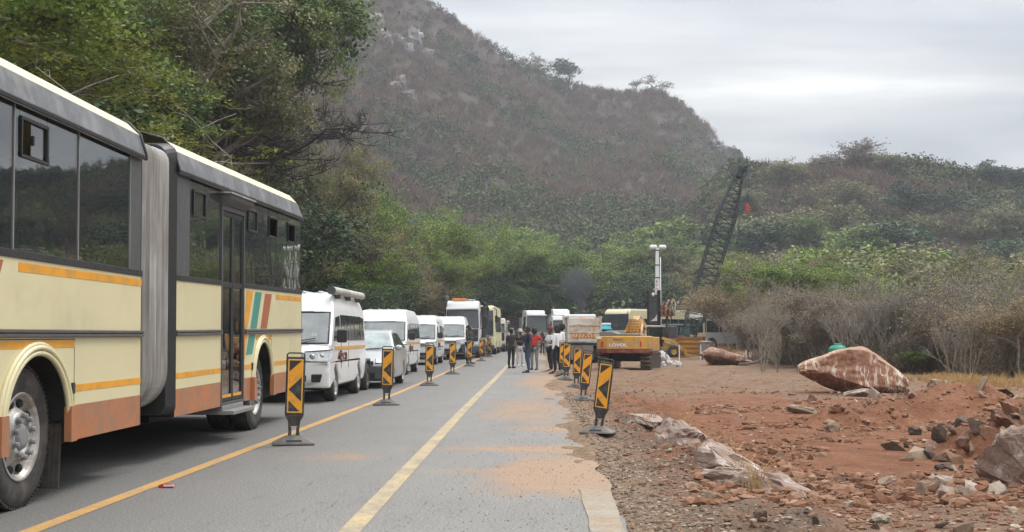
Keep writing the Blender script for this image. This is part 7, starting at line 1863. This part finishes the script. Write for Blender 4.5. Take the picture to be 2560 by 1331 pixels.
# --- rock outcrops on the mountain
m_crag = rock_mat('grey_crag', (.17, .155, .15), (.33, .30, .28), .7, sc=.25)
mcr = [rock_mesh('rock_outcrop', m_crag, 3, 80+k, 1.6, 14) for k in range(3)]
for i, (px, Y, s_) in enumerate([(985, 400, 6), (1010, 395, 5), (960, 390, 5), (1035, 420, 7), (930, 405, 6), (1000, 360, 4), (1015, 352, 4), (985, 356, 3), (905, 420, 6), (1060, 415, 4), (950, 440, 8), (1830, 468, 8), (1812, 462, 7), (1795, 455, 5), (1770, 452, 5)]):
    x = X_at(px, Y); boulder('rock_outcrop', 'pale grey rock outcrop high on the mountain' if px < 1500 else 'grey cliff rock on the right flank of the mountain', (x, Y, Hs(x, Y)+s_*.15), mcr[i % 3], (random.random(), random.random(), random.random()*6), (s_*.8, s_*.6, s_*.7), 'rock outcrops on the mountain' if px < 1500 else 'cliff rocks on the mountain flank', 'rock')
# ---------------------------------------------------------------- haze and smoke
def vol(name, dens, col, anis=0.):
    m = bpy.data.materials.new(name); m.use_nodes = True; t = m.node_tree; t.nodes.clear(); o = t.nodes.new('ShaderNodeOutputMaterial'); v = t.nodes.new('ShaderNodeVolumePrincipled')
    v.inputs['Density'].default_value = dens; v.inputs['Color'].default_value = (*col, 1); v.inputs['Anisotropy'].default_value = anis
    t.links.new(v.outputs[0], o.inputs['Volume']); return m, t, v
HAZE = .00055
a = MB(); a.box(-650, 750, -60, 700, -8, 190); hz = a.build('haze', vol('thin_haze', HAZE, (.80, .84, .90))[0]); tag(hz, 'thin pale haze in the valley air', 'haze', kind='stuff')

# dark diesel puff rising behind the tipper
def puff(name, balls, dens, label, seedo=(0, 0, 0)):
    a = MB()
    for c, r in balls: a.sphere(c, r, 20, 14, 0, (1, 1, 1))
    m, t_, v = vol(name+'_vol', dens, (.16, .165, .18))
    tcn = t_.nodes.new('ShaderNodeTexCoord'); n_ = t_.nodes.new('ShaderNodeTexNoise'); n_.inputs['Scale'].default_value = 1.3; n_.inputs['Detail'].default_value = 4
    t_.links.new(tcn.outputs['Object'], n_.inputs['Vector'])
    # soft fall-off measured from the puff's own centres
    acc = None
    for c, r in balls:
        d = t_.nodes.new('ShaderNodeVectorMath'); d.operation = 'DISTANCE'; d.inputs[1].default_value = c; t_.links.new(tcn.outputs['Object'], d.inputs[0])
        mr = t_.nodes.new('ShaderNodeMapRange'); t_.links.new(d.outputs['Value'], mr.inputs[0]); mr.inputs[1].default_value = r; mr.inputs[2].default_value = r*.2; mr.inputs[3].default_value = 0; mr.inputs[4].default_value = 1
        if acc is None: acc = mr.outputs[0]
        else:
            mx_ = t_.nodes.new('ShaderNodeMath'); mx_.operation = 'MAXIMUM'; t_.links.new(acc, mx_.inputs[0]); t_.links.new(mr.outputs[0], mx_.inputs[1]); acc = mx_.outputs[0]
    nr_ = t_.nodes.new('ShaderNodeMapRange'); t_.links.new(n_.outputs['Fac'], nr_.inputs[0]); nr_.inputs[1].default_value = .40; nr_.inputs[2].default_value = .62
    mu = t_.nodes.new('ShaderNodeMath'); mu.operation = 'MULTIPLY'; t_.links.new(acc, mu.inputs[0]); t_.links.new(nr_.outputs[0], mu.inputs[1])
    mu2 = t_.nodes.new('ShaderNodeMath'); mu2.operation = 'MULTIPLY'; t_.links.new(mu.outputs[0], mu2.inputs[0]); mu2.inputs[1].default_value = dens
    t_.links.new(mu2.outputs[0], v.inputs['Density'])
    o = a.build('smoke', m); tag(o, label, 'smoke', kind='stuff'); return o
Ys = 112
def sp(px, py, r): return ((X_at(px, Ys), Ys, CAM_H+(838-py)*Ys/3000), r)
puff('smoke', [sp(1443, 712, 1.75), sp(1418, 722, 1.0), sp(1466, 708, 1.0), sp(1448, 745, .9), sp(1452, 768, .7), sp(1454, 786, .5)], 5.0, 'dark exhaust smoke puff rising over the tipper truck')
# ---------------------------------------------------------------- labels: say which one it is
LMK = [(-400, 'beyond the left edge'), (150, 'above the front half of the bus'), (340, 'above the bus by its small open window'), (450, 'above the bus bellows'), (600, 'above the rear bus door'), (750, 'above the bus tail'),
       (890, 'above the first taxi'), (975, 'above the silver car'), (1050, 'above the second taxi'), (1105, 'above the third taxi'), (1165, 'above the fourth taxi'), (1225, 'above the first white truck'), (1290, 'above the cream coach'), (1345, 'above the standing people'),
       (1430, 'above the two bend trucks'), (1500, 'above the tipper truck'), (1600, 'above the excavator'), (1670, 'by the light mast'), (1760, 'left of the crane boom foot'), (1860, 'above the brown boulder'), (1960, 'right of the crane'),
       (2060, 'left of the water tank'), (2150, 'above the water tank'), (2260, 'above the huge boulder'), (2380, 'right of the huge boulder'), (2480, 'above the straw strip'), (2570, 'at the right picture edge'), (9999, 'past the right edge')]
def landmark(px):
    for lim, ph in LMK:
        if px <= lim: return ph
SHORT = [('dense dark green tree on the wooded slope behind the bus', 'dense dark green slope tree'), ('olive-brown leaved tree with grey limbs on the slope behind the bus', 'olive-brown slope tree'), ('yellow-green feathery tree hanging over the bus roof', 'yellow-green feathery tree'),
         ('bright green tree on the wooded slope behind the bus', 'bright green slope tree'), ('dark evergreen thicket low on the slope behind the vans', 'dark low slope thicket'), ('olive-leaved tree on the left roadside beyond the minibuses', 'olive roadside tree'),
         ('bright yellow-green tree on the left roadside beyond the bus', 'bright yellow-green roadside tree'), ('dark green undergrowth tree right behind the white vans', 'dark green low roadside tree'), ('brownish thin-leaved tree above the white truck cab', 'brownish thin-leaved roadside tree'),
         ('round bright green tree closing off the road at the bend', 'round bright green tree at the bend'), ('dark green tree at the bend behind the trucks', 'dark green tree at the bend'), ('dark low tree behind the trucks at the bend', 'low dark tree at the bend'), ('olive tree at the bend beside the rising smoke', 'olive tree at the bend'),
         ('grey-brown leafless thorn bush in the brush', 'grey-brown leafless thorn bush'), ('pale-stemmed leafless shrub in the brush', 'pale-stemmed leafless shrub'), ('thin bare tree in the brush', 'thin bare brush tree'), ('small dry-leaved tree in the brush', 'small dry-leaved brush tree')]
SHORT += [('pale grey rock outcrop high on the mountain', 'pale grey mountain outcrop'), ('grey cliff rock on the right flank of the mountain', 'grey cliff rock on the mountain flank')]
SHORT = dict(SHORT)
bylab = {}
for o in list(bpy.data.objects):
    if o.parent is None and 'label' in o and 'group' in o and o.get('category') in ('tree', 'bush', 'stone', 'rock'): bylab.setdefault(o['label'], []).append(o)
ORD = ['nearest', 'second nearest', 'third nearest', 'fourth nearest', 'fifth nearest', 'sixth nearest', 'seventh nearest']
for lab, obs in bylab.items():
    if len(obs) < 2: continue
    sub_ = {}
    for o in obs:
        x, y, z = o.location; px = 1335+3000*x/max(y, 1)
        if o.get('category') == 'stone':
            py = 838+(CAM_H-z)*3000/max(y, 1); big = max(o.scale)
            w = 'near the bottom of the picture' if py > 1230 else ('at the crumbling road edge' if px < 1800 else ('among the dark rubble on the slope' if px > 2250 and py > 1040 else ('on the crest of the far mound' if py < 1010 and px > 2150 else ('in the red hollow' if py > 1090 else 'on the red flat before the boulders'))))
            sz = 'small' if big < .06 else ('fist-sized' if big < .1 else 'large')
            new = sz+' '+lab.split(' lying')[0]+' '+w
        else: new = SHORT.get(lab, lab)+' '+landmark(px)
        sub_.setdefault(new, []).append(o)
    for new, oo in sub_.items():
        oo.sort(key=lambda q: q.location.y)
        for i, o in enumerate(oo):
            o['label'] = new+(', '+ORD[i] if len(oo) > 1 and i < len(ORD) and o.get('category') != 'stone' else '')
